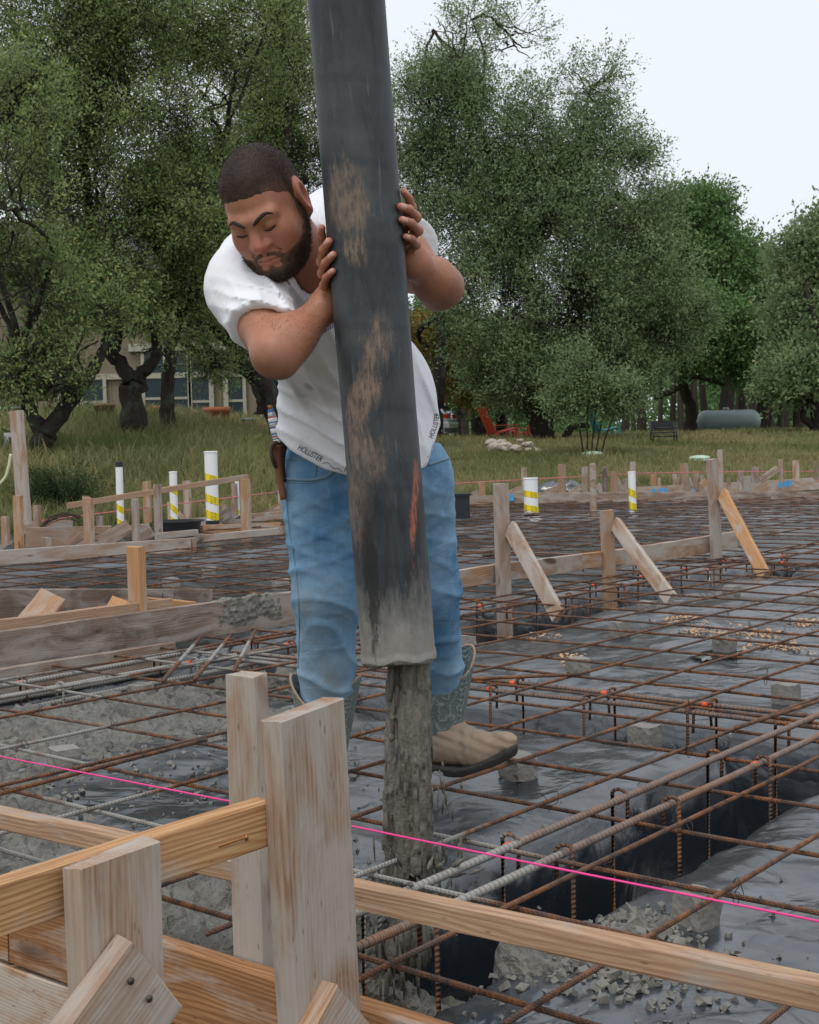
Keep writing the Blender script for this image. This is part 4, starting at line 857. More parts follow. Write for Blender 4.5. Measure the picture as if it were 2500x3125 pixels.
tree('oak_tree', 'big leaning mossy oak whose limbs arch over behind the man', bd,
     [(rooted(PP(Dd, (868, 1345), (838, 1262), (800, 1160), (745, 1090), (690, 1030), (640, 985), (560, 900))), .24, .09), (PP(Dd, (800, 1262), (795, 1215), (762, 1150), (700, 1122), (645, 1112), (585, 1060), (520, 1030)), .12, .04), (PP(Dd, (745, 1128), (700, 1096), (640, 1066), (615, 1020), (600, 950)), .10, .05), (PP(Dd, (700, 1040), (800, 800), (860, 520), (900, 250)), .12, .05)],
     [(880, 330, Dd+1, 190, 190, 1.4, 1.3, 3), (960, 130, Dd+1.5, 170, 150, 1.3, .9, 3), (760, 480, Dd+1, 200, 180, 1.4, 1.1, 3), (680, 760, Dd, 160, 150, 1.2, .8, 0), (560, 985, Dd-.3, 130, 80, .9, .3, 1), (650, 1110, Dd-.8, 80, 60, .5, .14, 1), (930, 560, Dd+.8, 160, 140, 1.2, .8, 3), (880, 60, Dd+2, 150, 100, 1.2, .4, 3)],
     8200, 17, .064, M_LEAF, seed=41, twl=.5, group='oaks on the left', cut=-.12)
# broad grey-green oak right of the hose
be = ghit(1655, 1345, 20); De = be[1]
tree('oak_tree', 'broad grey-green oak bush filling the middle behind the hose', be,
     [(rooted(PP(De, (1660, 1345), (1640, 1290), (1600, 1200), (1560, 1050))), .28, .12), (PP(De, (1665, 1335), (1700, 1250), (1760, 1120), (1820, 980)), .22, .1), (PP(De, (1655, 1335), (1650, 1150), (1600, 800), (1500, 500), (1440, 300)), .2, .06), (rooted(PP(De, (1700, 1345), (1740, 1310), (1800, 1298))), .13, .07), (PP(De, (1600, 800), (1700, 550), (1790, 380)), .09, .04), (PP(De, (1440, 330), (1480, 180), (1440, 60)), .05, .02), (PP(De, (1445, 320), (1390, 200), (1320, 90)), .04, .02), (PP(De, (1790, 380), (1800, 280), (1880, 200)), .035, .015)],
     [(1400, 170, De, 130, 170, 1.3, .42, 6), (1560, 110, De, 130, 110, 1.2, .17, 5), (1800, 270, De, 120, 110, 1.2, .24, 7), (1330, 330, De, 160, 190, 1.6, .9, 6), (1560, 420, De, 230, 170, 2., 1., 2), (1800, 500, De, 170, 170, 1.8, .8, 4), (1930, 640, De, 150, 110, 1.6, .45, 4), (1680, 680, De-.5, 260, 190, 2.2, 1.5, 2), (1420, 640, De, 230, 210, 2., 1.3, 2), (1930, 850, De-.5, 190, 160, 2., 1.1, 1), (1730, 960, De-1, 240, 170, 2., 1.4, 1), (1500, 950, De-1, 190, 200, 2., 1.1, 0), (2000, 1010, De-.5, 170, 110, 1.6, .7, 1), (1880, 1120, De-1, 150, 90, 1.4, .7, 1), (1620, 1150, De-1.2, 200, 95, 1.5, .9, 0), (1960, 470, De, 80, 60, .8, .1, 4), (1270, 560, De, 130, 200, 1.5, .6, 2), (2090, 950, De-.6, 90, 60, .9, .25, 1)],
     22000, 16, .092, M_LEAF2, M_BARK2, seed=53, twl=.62, cut=-.2, r_end=.04, subr=.03)
# leggy saplings before it, a yellowing tree and deep green oaks behind
bs = ghit(1810, 1395, 16); Ds = bs[1]
tree('sapling', 'thin upright sapling clump in front of the broad oak', bs, [(rooted(PP(Ds, (1800+dx, 1395), (1802+dx*1.6, 1330), (1810+dx*3, 1200), (1815+dx*4, 1080)), .1), .022, .01) for dx in (-18, -6, 5, 16, 30)],
     [(1800, 1150, Ds, 110, 100, .8, 1, 0), (1900, 1210, Ds, 70, 60, .6, .5, 4), (1730, 1230, Ds, 60, 50, .5, .3, 0)], 1300, 15, .07, M_LEAF2, M_BARK2, seed=61, twl=.4, sub=4, subr=.01, r_end=.012)
by = ghit(1340, 1330, 22); Dy = 44.
tree('autumn_tree', 'yellowing tree with a slim grey trunk right of the man', W(1322, 1325, Dy), [(PP(Dy, (1322, 1330), (1330, 1230), (1348, 1100), (1350, 950)), .26, .16)],
     [(1400, 1110, Dy+3, 120, 110, 1.4, 1, 0), (1330, 1010, Dy+3, 110, 70, 1.4, .8, 0), (1460, 1180, Dy+4, 70, 60, 1.2, .5, 0)], 2200, 14, .11, M_LEAFY, M_BARK, seed=67, twl=.5, sub=4)
for k, (x, y, D, es, lab, mat) in enumerate([
    (1460, 1290, 60, [(1420, 1120, 60, 170, 130, 2.5, 1, 0), (1560, 1150, 60, 170, 120, 2.5, 1, 0), (1330, 1060, 62, 120, 170, 2, 1, 0)], 'dark tree behind the yellowing one', M_LEAF3),
    (2100, 1320, 56, [(2080, 720, 58, 130, 130, 2.5, .8, 0), (2160, 640, 58, 80, 70, 1.5, .3, 0), (2190, 820, 57, 150, 130, 2.5, 1, 0), (2120, 1010, 54, 190, 120, 3, 1.3, 0), (2260, 1060, 55, 150, 110, 2.5, 1, 0), (2050, 880, 57, 150, 130, 2.5, .9, 0)], 'rounded deep green oak at the right with a level limb', M_LEAF3),
    (2330, 1310, 66, [(2280, 840, 66, 120, 90, 2.5, .7, 0), (2390, 900, 66, 130, 90, 3, .8, 0), (2360, 930, 66, 150, 110, 3, 1, 0), (2300, 1060, 65, 170, 110, 3, 1.1, 0), (2220, 930, 66, 120, 110, 2.5, .8, 0), (2400, 1090, 64, 150, 80, 2.5, .8, 0)], 'dense green oak above the grey tank', M_LEAF3),
    (2485, 1345, 44, [(2480, 800, 47, 110, 110, 2., .6, 0), (2500, 960, 46, 150, 120, 2.5, 1, 0), (2520, 1110, 45, 160, 90, 2.2, .9, 0), (2430, 1160, 44, 90, 60, 1.4, .4, 0), (2560, 780, 46, 120, 160, 2, .6, 0)], 'twisted dark oak cut by the right edge', M_LEAF2)]):
    B = W(x, y, D); B[2] = float(zground(B[0:1], B[1:2])[0]); pb = PXOF(B)
    stems = [([B-np.array([0, 0, .4]), W(x+(10 if k < 3 else 15), y-70, D), W(x-20, y-170, D), W(x+20, y-290, D)], .3 if k < 3 else .26, .12)]
    if k == 1: stems.append((PP(54, (2000, 1215), (2075, 1180), (2120, 1150), (2210, 1175)), .12, .07))
    if k == 3: stems += [(PP(44, (2485, 1300), (2450, 1270), (2470, 1235), (2520, 1210)), .12, .06), (PP(44, (2520, 1200), (2450, 1195), (2400, 1180)), .1, .05)]
    tree('oak_tree', lab, B, stems, es, [3500, 9500, 7500, 5500][k], 12, .16, mat, M_BARK2, seed=71+k*3, twl=.8, cut=-.25, group='oaks at the wood edge', sub=5, wid=.5)
# trunks of the wood on the right
rg = np.random.default_rng(19)
for k, x in enumerate([2050, 2078, 2112, 2128, 2158, 2195, 2222, 2232, 2250, 2268, 2300, 2312, 2335, 2362, 2380, 2402, 2430, 2445, 1905, 1935, 1960, 2015, 1395, 1420, 1450, 1480, 1530]):
    D = rg.uniform(62, 82); B = W(x, 1320, D); B[2] = float(zground(B[0:1], B[1:2])[0]); h = rg.uniform(5, 8); ln = rg.normal(0, .06, 2)
    q = [B-ZZ*.3, B+np.array([ln[0]*h*.4, 0, h*.4])+rg.normal(0, .08, 3), B+np.array([ln[0]*h*.7+rg.normal(0, .15), 0, h*.7]), B+np.array([ln[0]*h, ln[1]*h, h])]
    P = catmull(q, 5); r = rg.uniform(.09, .24); o = tubeobj('tree_trunk', P, np.linspace(r*1.2, r*.55, len(P)), M_BARK2, None, 8)
    tag(o, ('bare dark trunk in the wood right of the gas tank' if x > 2325 else 'bare dark trunk in the wood directly behind the gas tank' if x > 2125 else 'bare dark trunk between broad oak and gas tank' if x > 1890 else 'bare dark trunk behind the red chairs and fence'), 'tree trunk', 'trunks of the wood')
# far wood closing the view
rg = np.random.default_rng(91); C_, D_ = [], []
for k in range(170):
    x = rg.uniform(-32, 60) if k < 110 else rg.uniform(2, 40); y = rg.uniform(84, 108); r = rg.uniform(2.2, 4); zc = rg.uniform(0, 7) if k < 110 else rg.uniform(-1, 2.5); n = 700
    o, d = ballpts(n, rg); C_.append(np.array([x, y, zc+1.2])+o*np.array([r, r, r*.8])); D_.append(d+rg.normal(0, .6, d.shape))
V, F, tint = leafquads(np.vstack(C_), np.vstack(D_), .32, .6, rg); tag(link('far_wood', fastmesh('far_wood', V, F, M_LEAF3, False, col=tint)), 'dark wood closing the view behind the meadow', 'wood', kind='stuff')

# juniper shrub beside the fork of the left oak
bj = ghit(185, 1575, 12.5); Dj = bj[1]; rg = np.random.default_rng(29); t = thing('juniper_bush', bj, 'dark green juniper bush left of the white pipes', 'bush'); LC, LD = [], []; parts = []
for k in range(75):
    d = nrm(np.array([rg.normal(0, .55), rg.normal(0, .5), rg.uniform(.35, 1.1)])); ln = rg.uniform(.35, .85); q = np.array([bj+d*ln*s+np.array([0, 0, -.12*ln*s*s]) for s in np.linspace(0, 1, 6)])
    Vt, Ft, _ = tube(q, np.linspace(.007, .002, 6), 4, False); parts.append((Vt, Ft.tolist()))
    n = 190; s = rg.uniform(.2, 1, n); pos = bj+d*ln*s[:, None]+rg.normal(0, .045, (n, 3)); LC.append(pos); LD.append(d+rg.normal(0, .6, (n, 3)))
V, F, tint = leafquads(np.vstack(LC), np.vstack(LD), .05, .2, rg); link('foliage', fastmesh('foliage', V, F, M_CEDAR, col=tint), t); V, F = merge(parts); mesh('stem', V, F, M_BARK2, t)

# ------------------------------------------------------------------ meadow grass
rg = np.random.default_rng(33); n = 70000
dd = rg.random(n)**1.55*44+.25; az = rg.uniform(-.38, .46, n); y = 17+dd; x = az*y; y = yfar(x)+dd; 
z = zground(x, y); wl = 1-sstep(-.17, -.01, x/y); tall = fbm(x*.5, y*.5, seed=14, octv=3)
h = (.13+.16*wl+.07*tall)*rg.uniform(.6, 1.5, n)*(1+.3*(dd > 15)); h = np.clip(h, .05, .6)
bl = 4; B0 = np.repeat(np.column_stack([x, y, z]), bl, 0); N = len(B0); hh = np.repeat(h, bl)*rg.uniform(.55, 1.2, N)
B0[:, :2] += rg.normal(0, .06, (N, 2)); ln = rg.normal(0, .42, (N, 2)); wv = .0045+.00035*np.repeat(dd, bl); a = rg.uniform(0, 6.28, N)
S = np.column_stack([np.cos(a), np.sin(a)*.3, np.zeros(N)])*wv[:, None]; T1 = B0+np.column_stack([ln*.35*hh[:, None], hh*.6]); T2 = B0+np.column_stack([ln*hh[:, None], hh*(1-.25*np.hypot(ln[:, 0], ln[:, 1]))])
V = np.stack([B0-S-ZZ*.03, B0+S-ZZ*.03, T1+S*.7, T2, T1-S*.7], 1).reshape(-1, 3); F = np.arange(N*5).reshape(N, 5)
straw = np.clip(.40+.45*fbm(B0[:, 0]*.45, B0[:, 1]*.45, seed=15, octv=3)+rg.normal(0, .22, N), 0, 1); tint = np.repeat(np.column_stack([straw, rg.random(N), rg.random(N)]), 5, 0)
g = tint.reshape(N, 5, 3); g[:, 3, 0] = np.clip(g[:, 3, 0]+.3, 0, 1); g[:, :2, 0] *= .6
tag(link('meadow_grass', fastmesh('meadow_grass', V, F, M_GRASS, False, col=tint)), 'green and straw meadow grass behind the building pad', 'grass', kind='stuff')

# ------------------------------------------------------------------ house
Dh = 41.; kh = FPX/Dh
hb = W(330, 1305, Dh); hb[2] = float(zground(hb[0:1], hb[1:2])[0]); hz0 = hb[2]
hs = thing('house', hb, 'tan two-storey house behind the oaks on the left', 'house')
def hx(px): return W(px, 1250, Dh)[0]
def hzz(py, px=400): return W(px, py, Dh)[2]
x0, x1 = hx(-260), hx(930)
V, F = boxvf(np.array([(x0+x1)/2, Dh+4.1, hz0+2.0]), x1-x0, 8, 4.6); mesh('wall', V, F, M_SIDING, hs)
zb = hzz(1143); n = 10; step = .27
for k in range(n):          # lap siding above
    zc = zb+.14+k*step; ax = np.array([[1, 0, 0], [0, math.cos(.12), math.sin(.12)], [0, -math.sin(.12), math.cos(.12)]]); V, F = boxvf(np.array([(x0+x1)/2, Dh+.06, zc]), x1-x0+.06, .03, step*1.06, ax); mesh('siding_board', V, F, M_SIDING, hs)
V, F = boxvf(np.array([(x0+x1)/2, Dh+.05, zb-.05]), x1-x0+.1, .14, .16); mesh('trim_band', V, F, M_TRIM, hs)
for k, px in enumerate(range(-250, 925, 21)):
    if 172 < px < 335 or 430 < px < 650 or 690 < px < 860: continue
    V, F = boxvf(np.array([hx(px), Dh+.09, (hz0+zb)/2-.1]), .05, .03, zb-hz0+.1); mesh('batten', V, F, M_SIDING, hs)
def window(pl, pr, pt, pb, mull=(), rails=()):
    xl, xr, zt, zb_ = hx(pl), hx(pr), hzz(pt), hzz(pb); o = None
    V, F = boxvf(np.array([(xl+xr)/2, Dh+.05, (zt+zb_)/2]), xr-xl, .04, zt-zb_); g = mesh('window', V, F, M_GLASS, hs); ps = []
    for xx in [xl, xr]+[hx(m) for m in mull]: ps.append(boxvf(np.array([xx, Dh+.0, (zt+zb_)/2]), .10, .09, zt-zb_+.1))
    for zz in [zt, zb_]+[hzz(r) for r in rails]: ps.append(boxvf(np.array([(xl+xr)/2, Dh+.01, zz]), xr-xl, .07, .07))
    V, F = merge(ps); mesh('frame', V, F, M_TRIM, g)
window(184, 322, 1144, 1300, (240, 250), (1224,)); window(440, 580, 1070, 1300, (508,), (1218,)); window(583, 648, 1070, 1300, (), (1230,)); window(692, 748, 1105, 1300, (), (1230,)); window(800, 900, 1105, 1300); window(90, 130, 1040, 1100)
V, F = boxvf(np.array([hx(545), Dh-.03, hzz(1062)]), hx(720)-hx(430), .16, .22); mesh('lintel', V, F, M_TRIM, hs)
for px in (648, 692): V, F = boxvf(np.array([hx(px), Dh-.04, (hz0+hzz(1062))/2]), .14, .12, hzz(1062)-hz0); mesh('corner_board', V, F, M_TRIM, hs)
rz = hz0+4.25; V = np.array([[x0-.4, Dh-.5, rz], [x1+.4, Dh-.5, rz], [x1+.4, Dh+4.1, rz+2.2], [x0-.4, Dh+4.1, rz+2.2], [x0-.4, Dh+8.6, rz], [x1+.4, Dh+8.6, rz]]); mesh('roof', np.vstack([V, V+np.array([0, 0, .12])]), [(0, 3, 2, 1), (3, 4, 5, 2), (6, 7, 8, 9), (9, 8, 11, 10), (0, 1, 7, 6), (4, 10, 11, 5), (1, 2, 8, 7), (2, 5, 11, 8), (0, 6, 9, 3), (3, 9, 10, 4)], plain('roof_shingle', (.08, .075, .07), .9), hs)

# ------------------------------------------------------------------ yard things
def at_ground(px, py, D=None):
    if D is None: return ghit(px, py, 14)
    B = W(px, py, D); B[2] = float(zground(B[0:1], B[1:2])[0]); return B
def pot(px, py, D, wpx, hpx, mat, label, cat='pot', name='plant_pot', rim=.18, taper=.75, rot=None, sq=False):
    k = FPX/D; r = wpx/2/k; h = hpx/k; B = at_ground(px, py, D); V, F = lathe([(0, 0), (r*taper, 0), (r*.92, h*(1-rim)), (r, h*(1-rim)), (r*1.02, h), (r*.88, h), (r*.8, h*.6), (0, h*.6)], 4 if sq else 20)
    if sq: V = V@np.array(Matrix.Rotation(math.pi/4, 3, 'Z')).T*np.array([1.41, 1.0, 1])
    if rot is not None: V = V@np.array(Matrix.Rotation(rot, 3, 'Y')).T+np.array([0, 0, r])
    o = mesh(name, V+B-np.array([0, 0, .03]), F, mat, None, not sq); return tag(o, label, cat)
pot(664, 1310, 33, 82, 62, M_TERRA, 'large orange terracotta pot with a thick rim before the dark windows', taper=.78, rim=.24)
pot(481, 1308, 34, 36, 58, M_TERRA, 'terracotta pot half hidden by the slim oak trunk', rim=.2)
pot(320, 1310, 33, 68, 68, M_BARREL, 'brown barrel planter left of the thick oak trunk', 'barrel', 'barrel', taper=.94, rim=.15)
pot(757, 1306, 33, 38, 42, M_TANK, 'small grey metal bucket between pots and leaning oak', 'bucket', 'bucket', taper=.8)
pot(785, 1300, 33, 26, 30, M_TERRA, 'clay pot lying on its side next to the grey bucket', rot=1.35)
pot(710, 1308, 32.5, 30, 28, M_BARREL, 'brown pot tipped over beside the large terracotta pot', rot=-1.2)
q = at_ground(20, 1345, 22); V, F = merge([boxvf(q+np.array([0, 0, .14]), .06, .06, .3), boxvf(q+np.array([.03, 0, .32]), .12, .07, .07)]); tag(mesh('yard_tap', V, F, M_WHITE), 'white yard tap with blue handle behind the tall post', 'tap')
q = at_ground(95, 1290, 34); V, F = boxvf(np.zeros(3), .5, .3, .2); V[:, 0] *= 1+V[:, 2]; tag(mesh('tarp', V@np.array(Matrix.Rotation(.6, 3, 'Y')).T+q+np.array([0, 0, .22]), F, M_CYAN), 'turquoise tarp lying behind the forked oak', 'tarp')
hq = thing('garden_hose', W(5, 1480, 13.2), 'pale yellow hose curving down at the left edge', 'hose'); tubeobj('hose', catmull([W(33, 1385, 13.2), W(26, 1425, 13.2), W(12, 1462, 13.2), W(-30, 1500, 13.2)], 6), .014, M_HOSEY, hq)
# stones under the oaks and rock pile
rg = np.random.default_rng(6)
for k in range(26):
    px, py = (rg.uniform(1500, 1640), 0); s = (px-1500)/140; py = 1378-rg.uniform(0, 45)*math.sin(math.pi*min(1, max(.08, s))); D = 33+rg.normal(0, .4); c = W(px, py, D)
    big = k < 6; r = rg.uniform(.10, .155) if big else rg.uniform(.06, .11); V, F = lumpvf(c, r, rg, (1.2, 1, .75), True); c2 = at_ground(px, py, D); 
    if big: V = V+(c2-c)*np.array([0, 0, 1])+np.array([0, 0, .15])
    tag(mesh('rock', V, F, M_ROCK), 'pale limestone rock in the heap before the broad oak', 'rock', 'rocks in the heap')
for k in range(16):
    px = rg.uniform(450, 540); c = at_ground(px, 1335, 21.5+rg.uniform(-.5, .5)); V, F = lumpvf(c, rg.uniform(.04, .11), rg, (1.4, 1, .5), True); tag(mesh('rock', V, F, M_ROCK), 'flat stone between the two oak trunks', 'rock', 'stones under the oaks')
# propane tank
q = at_ground(2224, 1332, 60); kt = FPX/60; r = .50; hl = 196/kt/2; prof = [(0, -hl)]+[(r*math.sin(a), -hl+r*.85*(1-math.cos(a))) for a in np.linspace(.2, math.pi/2, 8)]+[(r*math.sin(a), hl-r*.85*(1+math.cos(a))) for a in np.linspace(math.pi/2, math.pi-.2, 8)]+[(0, hl)]
V, F = lathe(prof, 28); V = V[:, [2, 1, 0]]; t = thing('gas_tank', q, 'grey-green oval gas tank lying in the meadow at the right', 'tank'); mesh('tank_shell', V+q+np.array([0, 0, .56]), F, M_TANK, t, True)
for s in (-1, 1): V, F = boxvf(q+np.array([s*hl*.55, 0, .08]), .15, .7, .3); mesh('foot', V, F, M_TANK, t)
V, F = lathe([(0, 0), (.14, 0), (.14, .1), (.1, .16), (0, .16)], 14); mesh('valve_dome', V+q+np.array([-.1, 0, 1.02]), F, M_TANK, t)
# septic lids
for px, py, lab in [(1808, 1397, 'pale green septic lid left of the grey round post'), (2136, 1410, 'pale green septic lid by the tall far stake')]:
    q = ghit(px, py, 18); r = 32/(FPX/q[1]); V, F = lathe([(r, -.06), (r*1.03, .01), (r*.85, .045), (r*.3, .065), (0, .065)], 20); tag(mesh('septic_lid', V+q+np.array([0, 0, .08]), F, M_LID), lab, 'septic lid')
# slatted garden chairs
def chair(px, py, D, s, mat, label, yaw):
    q = at_ground(px, py, D); t = thing('garden_chair', q, label, 'chair'); R = np.array(Matrix.Rotation(yaw, 3, 'Z'))
    def pc(name, c, sx, sy, sz, tilt): V, F = boxvf(np.zeros(3), sx, sy, sz); V = V@np.array(Matrix.Rotation(tilt, 3, 'Y')).T+np.array(c); mesh(name, V*s@R.T+q, F, mat, t)
    for k in range(5): pc('back_slat', (-.38, -.24+.12*k, .62), .025, .1, .85-.05*abs(k-2), -.42)
    for k in range(5): pc('seat_slat', (-.16+.13*k, 0, .27+.028*k), .11, .56, .025, -.2)
    for y_ in (-.31, .31):
        pc('leg', (.36, y_, .2), .09, .03, .42, 0); pc('leg', (-.25, y_, .16), .09, .03, .36, .5); pc('arm_rest', (.05, y_, .48), .72, .12, .025, 0)
    return t
chair(1525, 1318, 43, 1.15, M_RED, 'bright red slatted garden chair beside the oak stem', .35); chair(1590, 1318, 44, .95, M_RED, 'low red garden chair half hidden by the rock heap', 2.8); chair(1845, 1322, 45, 1.05, M_TEAL, 'teal garden chair behind the saplings', .2); chair(8, 1310, 33, 1., M_LID, 'pale green garden chair cut by the left edge', .5)
# black iron garden frame
q = at_ground(2030, 1348, 36); t = thing('iron_bench', q, 'black wire-framed garden bench between oak and gas tank', 'bench'); k = 1.0
for (x_, y_) in [(-.3, 0), (.3, 0), (-.3, .35), (.3, .35)]: tubeobj('leg', [q+np.array([x_, y_, -.1]), q+np.array([x_*1.02, y_, .2]), q+np.array([x_, y_, .42 if y_ == 0 else .6])], .02, M_IRON, t, 6)
for z_ in (.2, .42): tubeobj('rail', [q+np.array([-.3, 0, z_]), q+np.array([0, -.02, z_]), q+np.array([.3, 0, z_])], .018, M_IRON, t, 6)
V, F = boxvf(q+np.array([0, .18, .3]), .62, .36, .03); mesh('seat', V, F, M_IRON, t); V, F = boxvf(q+np.array([0, .36, .48]), .6, .02, .26); mesh('backrest', V, F, M_IRON, t)
# wire fence right of the man
fe = thing('wire_fence', W(1430, 1310, 47), 'dark sagging wire fence before the parked car', 'fence')
for px in (1352, 1405, 1470, 1545): 
    q = at_ground(px, 1310, 47); tubeobj('post', [q, q+ZZ*.5, q+ZZ*1.0], .025, M_IRON, fe, 6)
for z_ in (.25, .5, .75, .95): tubeobj('wire', [at_ground(x_, 1310, 47)+ZZ*(z_-.03*(i % 2)) for i, x_ in enumerate((1352, 1380, 1405, 1440, 1470, 1510, 1545))], .009, M_IRON, fe, 4)
# parked car: rear quarter
Dc_ = 60.; q = at_ground(1384, 1296, Dc_); cz = thing('parked_car', q, 'silver sport utility car parked beyond the fence, only its tail showing', 'car')
prof = [(0, .42), (-.02, .75), (.05, 1.0), (.12, 1.12), (.42, 1.58), (.8, 1.66), (2.2, 1.66), (2.9, 1.55), (3.5, 1.1), (4.5, .95), (4.6, .6), (4.5, .35), (.15, .35)]
n = len(prof); V = []
for s, (y_, inn) in enumerate([(-.9, 0), (-.86, 0), (.86, 0), (.9, 0)]):
    for (x_, z_) in prof: V.append((-x_*(1 if s in (1, 2) else .995)-.0, y_*(1-.16*max(0, z_-1.05)/.6), z_*(1 if s in (1, 2) else .99)))
F = [tuple(range(n))]+[(s*n+i, s*n+(i+1) % n, (s+1)*n+(i+1) % n, (s+1)*n+i) for s in range(3) for i in range(n)]+[tuple(3*n+i for i in range(n-1, -1, -1))]
Rc = np.array(Matrix.Rotation(-.25, 3, 'Z')); body = mesh('body', np.array(V)@Rc.T+q, F, M_CAR, cz)
def cpart(name, c, sx, sy, sz, mat, par=None): V, F = boxvf(np.array(c), sx, sy, sz); return mesh(name, V@Rc.T+q, F, mat, par or cz)
cpart('bumper', (-.05, 0, .48), .3, 1.84, .16, M_CARBLK); cpart('tail_lamp', (-.1, -.72, 1.08), .2, .42, .17, M_LAMP); cpart('tail_lamp', (-.1, .72, 1.08), .2, .42, .17, M_LAMP); cpart('side_window', (-1.9, -.86, 1.34), 2.2, .06, .32, M_GLASS); cpart('rear_window', (-.30, 0, 1.40), .1, 1.2, .26, M_GLASS)
for x_ in (-.85, -3.65):
    for y_ in (-.85, .85):
        V, F = lathe([(0, -.11), (.3, -.11), (.36, -.07), (.36, .07), (.3, .11), (0, .11)], 20); V = V[:, [0, 2, 1]]+np.array([x_, y_, .36]); wh = mesh('wheel', V@Rc.T+q, F, M_TYRE, cz)
        V, F = lathe([(0, -.125), (.22, -.125), (.22, .125), (0, .125)], 16); V = V[:, [0, 2, 1]]+np.array([x_, y_, .36]); mesh('rim', V@Rc.T+q, F, M_TANK, wh)
# ------------------------------------------------------------------ implicit-surface modelling: smooth blends meshed with surface nets
def rcone(P, a, b, r1, r2):
    ab = b-a; t = np.clip(((P-a)@ab)/(ab@ab), 0, 1); return np.linalg.norm(P-(a+t[:, None]*ab), axis=1)-(r1+(r2-r1)*t)
def sph(P, c, r): return np.linalg.norm(P-c, axis=1)-r
def ell(P, c, r, M=None):
    q = P-c
    if M is not None: q = q@M
    r = np.asarray(r); k0 = np.linalg.norm(q/r, axis=1); k1 = np.linalg.norm(q/(r*r), axis=1)+1e-9; return k0*(k0-1)/k1
def smin(a, b, k): h = np.maximum(k-np.abs(a-b), 0)/k; return np.minimum(a, b)-h*h*k*.25
def smax(a, b, k): return -smin(-a, -b, k)
def keepbig(V, F, frac=.02):
    lab = np.arange(len(V)); E = np.vstack([F[:, [0, 1]], F[:, [1, 2]], F[:, [2, 3]], F[:, [3, 0]]])
    for _ in range(400):
        m = np.minimum(lab[E[:, 0]], lab[E[:, 1]]); new = lab.copy(); np.minimum.at(new, E[:, 0], m); np.minimum.at(new, E[:, 1], m); new = new[new]
        if (new == lab).all(): break
        lab = new
    cnt = np.bincount(lab, minlength=len(V)); ok = cnt[lab] >= frac*len(V); F = F[ok[F].all(1)]; used = np.unique(F); rm_ = -np.ones(len(V), int); rm_[used] = np.arange(len(used)); return V[used], rm_[F]
def sdfmesh(fn, lo, hi, h, fuzz=1.35):
    lo = np.asarray(lo, float); hi = np.asarray(hi, float); B = 8; nb = np.ceil((hi-lo)/h/B).astype(int); n = nb*B+1
    g = [lo[k]+(np.arange(nb[k])+.5)*B*h for k in range(3)]; C = np.stack(np.meshgrid(*g, indexing='ij'), -1).reshape(-1, 3); d = fn(C)
    near = np.abs(d) < B*h*.87*fuzz+h
    f = np.empty(tuple(n), np.float32); f[:] = 1
    big = np.repeat(np.repeat(np.repeat(np.where(d > 0, 1., -1.).reshape(tuple(nb)), B, 0), B, 1), B, 2); f[:-1, :-1, :-1] = big
    idx = np.argwhere(near.reshape(tuple(nb))); o = np.stack(np.meshgrid(*[np.arange(B+1)]*3, indexing='ij'), -1).reshape(-1, 3)
    for s in range(0, len(idx), 600):
        ii = idx[s:s+600]; pts = (ii[:, None, :]*B+o[None]); val = fn((lo+pts.reshape(-1, 3)*h)).astype(np.float32); q = pts.reshape(-1, 3); f[q[:, 0], q[:, 1], q[:, 2]] = val
    s = f < 0
    c8 = [s[a:n[0]-1+a, b:n[1]-1+b, c:n[2]-1+c] for a in (0, 1) for b in (0, 1) for c in (0, 1)]; cnt = sum(x.astype(np.int8) for x in c8); act = (cnt > 0) & (cnt < 8)
    cells = np.argwhere(act); cid = -np.ones(act.shape, np.int32); cid[act] = np.arange(len(cells)); acc = np.zeros((len(cells), 3)); wt = np.zeros(len(cells))
    offs = [(a, b, c) for a in (0, 1) for b in (0, 1) for c in (0, 1)]
    for i, p in enumerate(offs):
        for j in range(i+1, 8):
            q = offs[j]
            if sum(abs(p[k]-q[k]) for k in range(3)) != 1: continue
            fa = f[cells[:, 0]+p[0], cells[:, 1]+p[1], cells[:, 2]+p[2]]; fb = f[cells[:, 0]+q[0], cells[:, 1]+q[1], cells[:, 2]+q[2]]
            m = (fa < 0) != (fb < 0); t = np.where(m, fa/(fa-fb+1e-12), 0); acc += m[:, None]*(np.array(p)+t[:, None]*(np.array(q)-np.array(p))); wt += m
    V = lo+(cells+acc/wt[:, None])*h; Fs = []
    for ax in range(3):
        sl0 = [slice(None)]*3; sl1 = [slice(None)]*3; sl0[ax] = slice(0, n[ax]-1); sl1[ax] = slice(1, n[ax]); ch = s[tuple(sl0)] != s[tuple(sl1)]
        e = np.argwhere(ch); u, v = [k for k in range(3) if k != ax]
        e = e[(e[:, u] > 0) & (e[:, v] > 0) & (e[:, u] < n[u]-1) & (e[:, v] < n[v]-1)]
        def cc(du, dv): q = e.copy(); q[:, u] += du; q[:, v] += dv; return cid[q[:, 0], q[:, 1], q[:, 2]]
        Q = np.column_stack([cc(-1, -1), cc(0, -1), cc(0, 0), cc(-1, 0)]); inside = s[e[:, 0], e[:, 1], e[:, 2]]
        if ax == 1: inside = ~inside
        Q[~inside] = Q[~inside][:, ::-1]; Fs.append(Q[(Q >= 0).all(1)])
    return keepbig(V, np.vstack(Fs))
def vnormals(V, F):
    n = np.cross(V[F[:, 2]]-V[F[:, 0]], V[F[:, 3]]-V[F[:, 1]]); N = np.zeros_like(V)
    for k in range(4): np.add.at(N, F[:, k], n)
    return N/(np.linalg.norm(N, axis=1)[:, None]+1e-12)
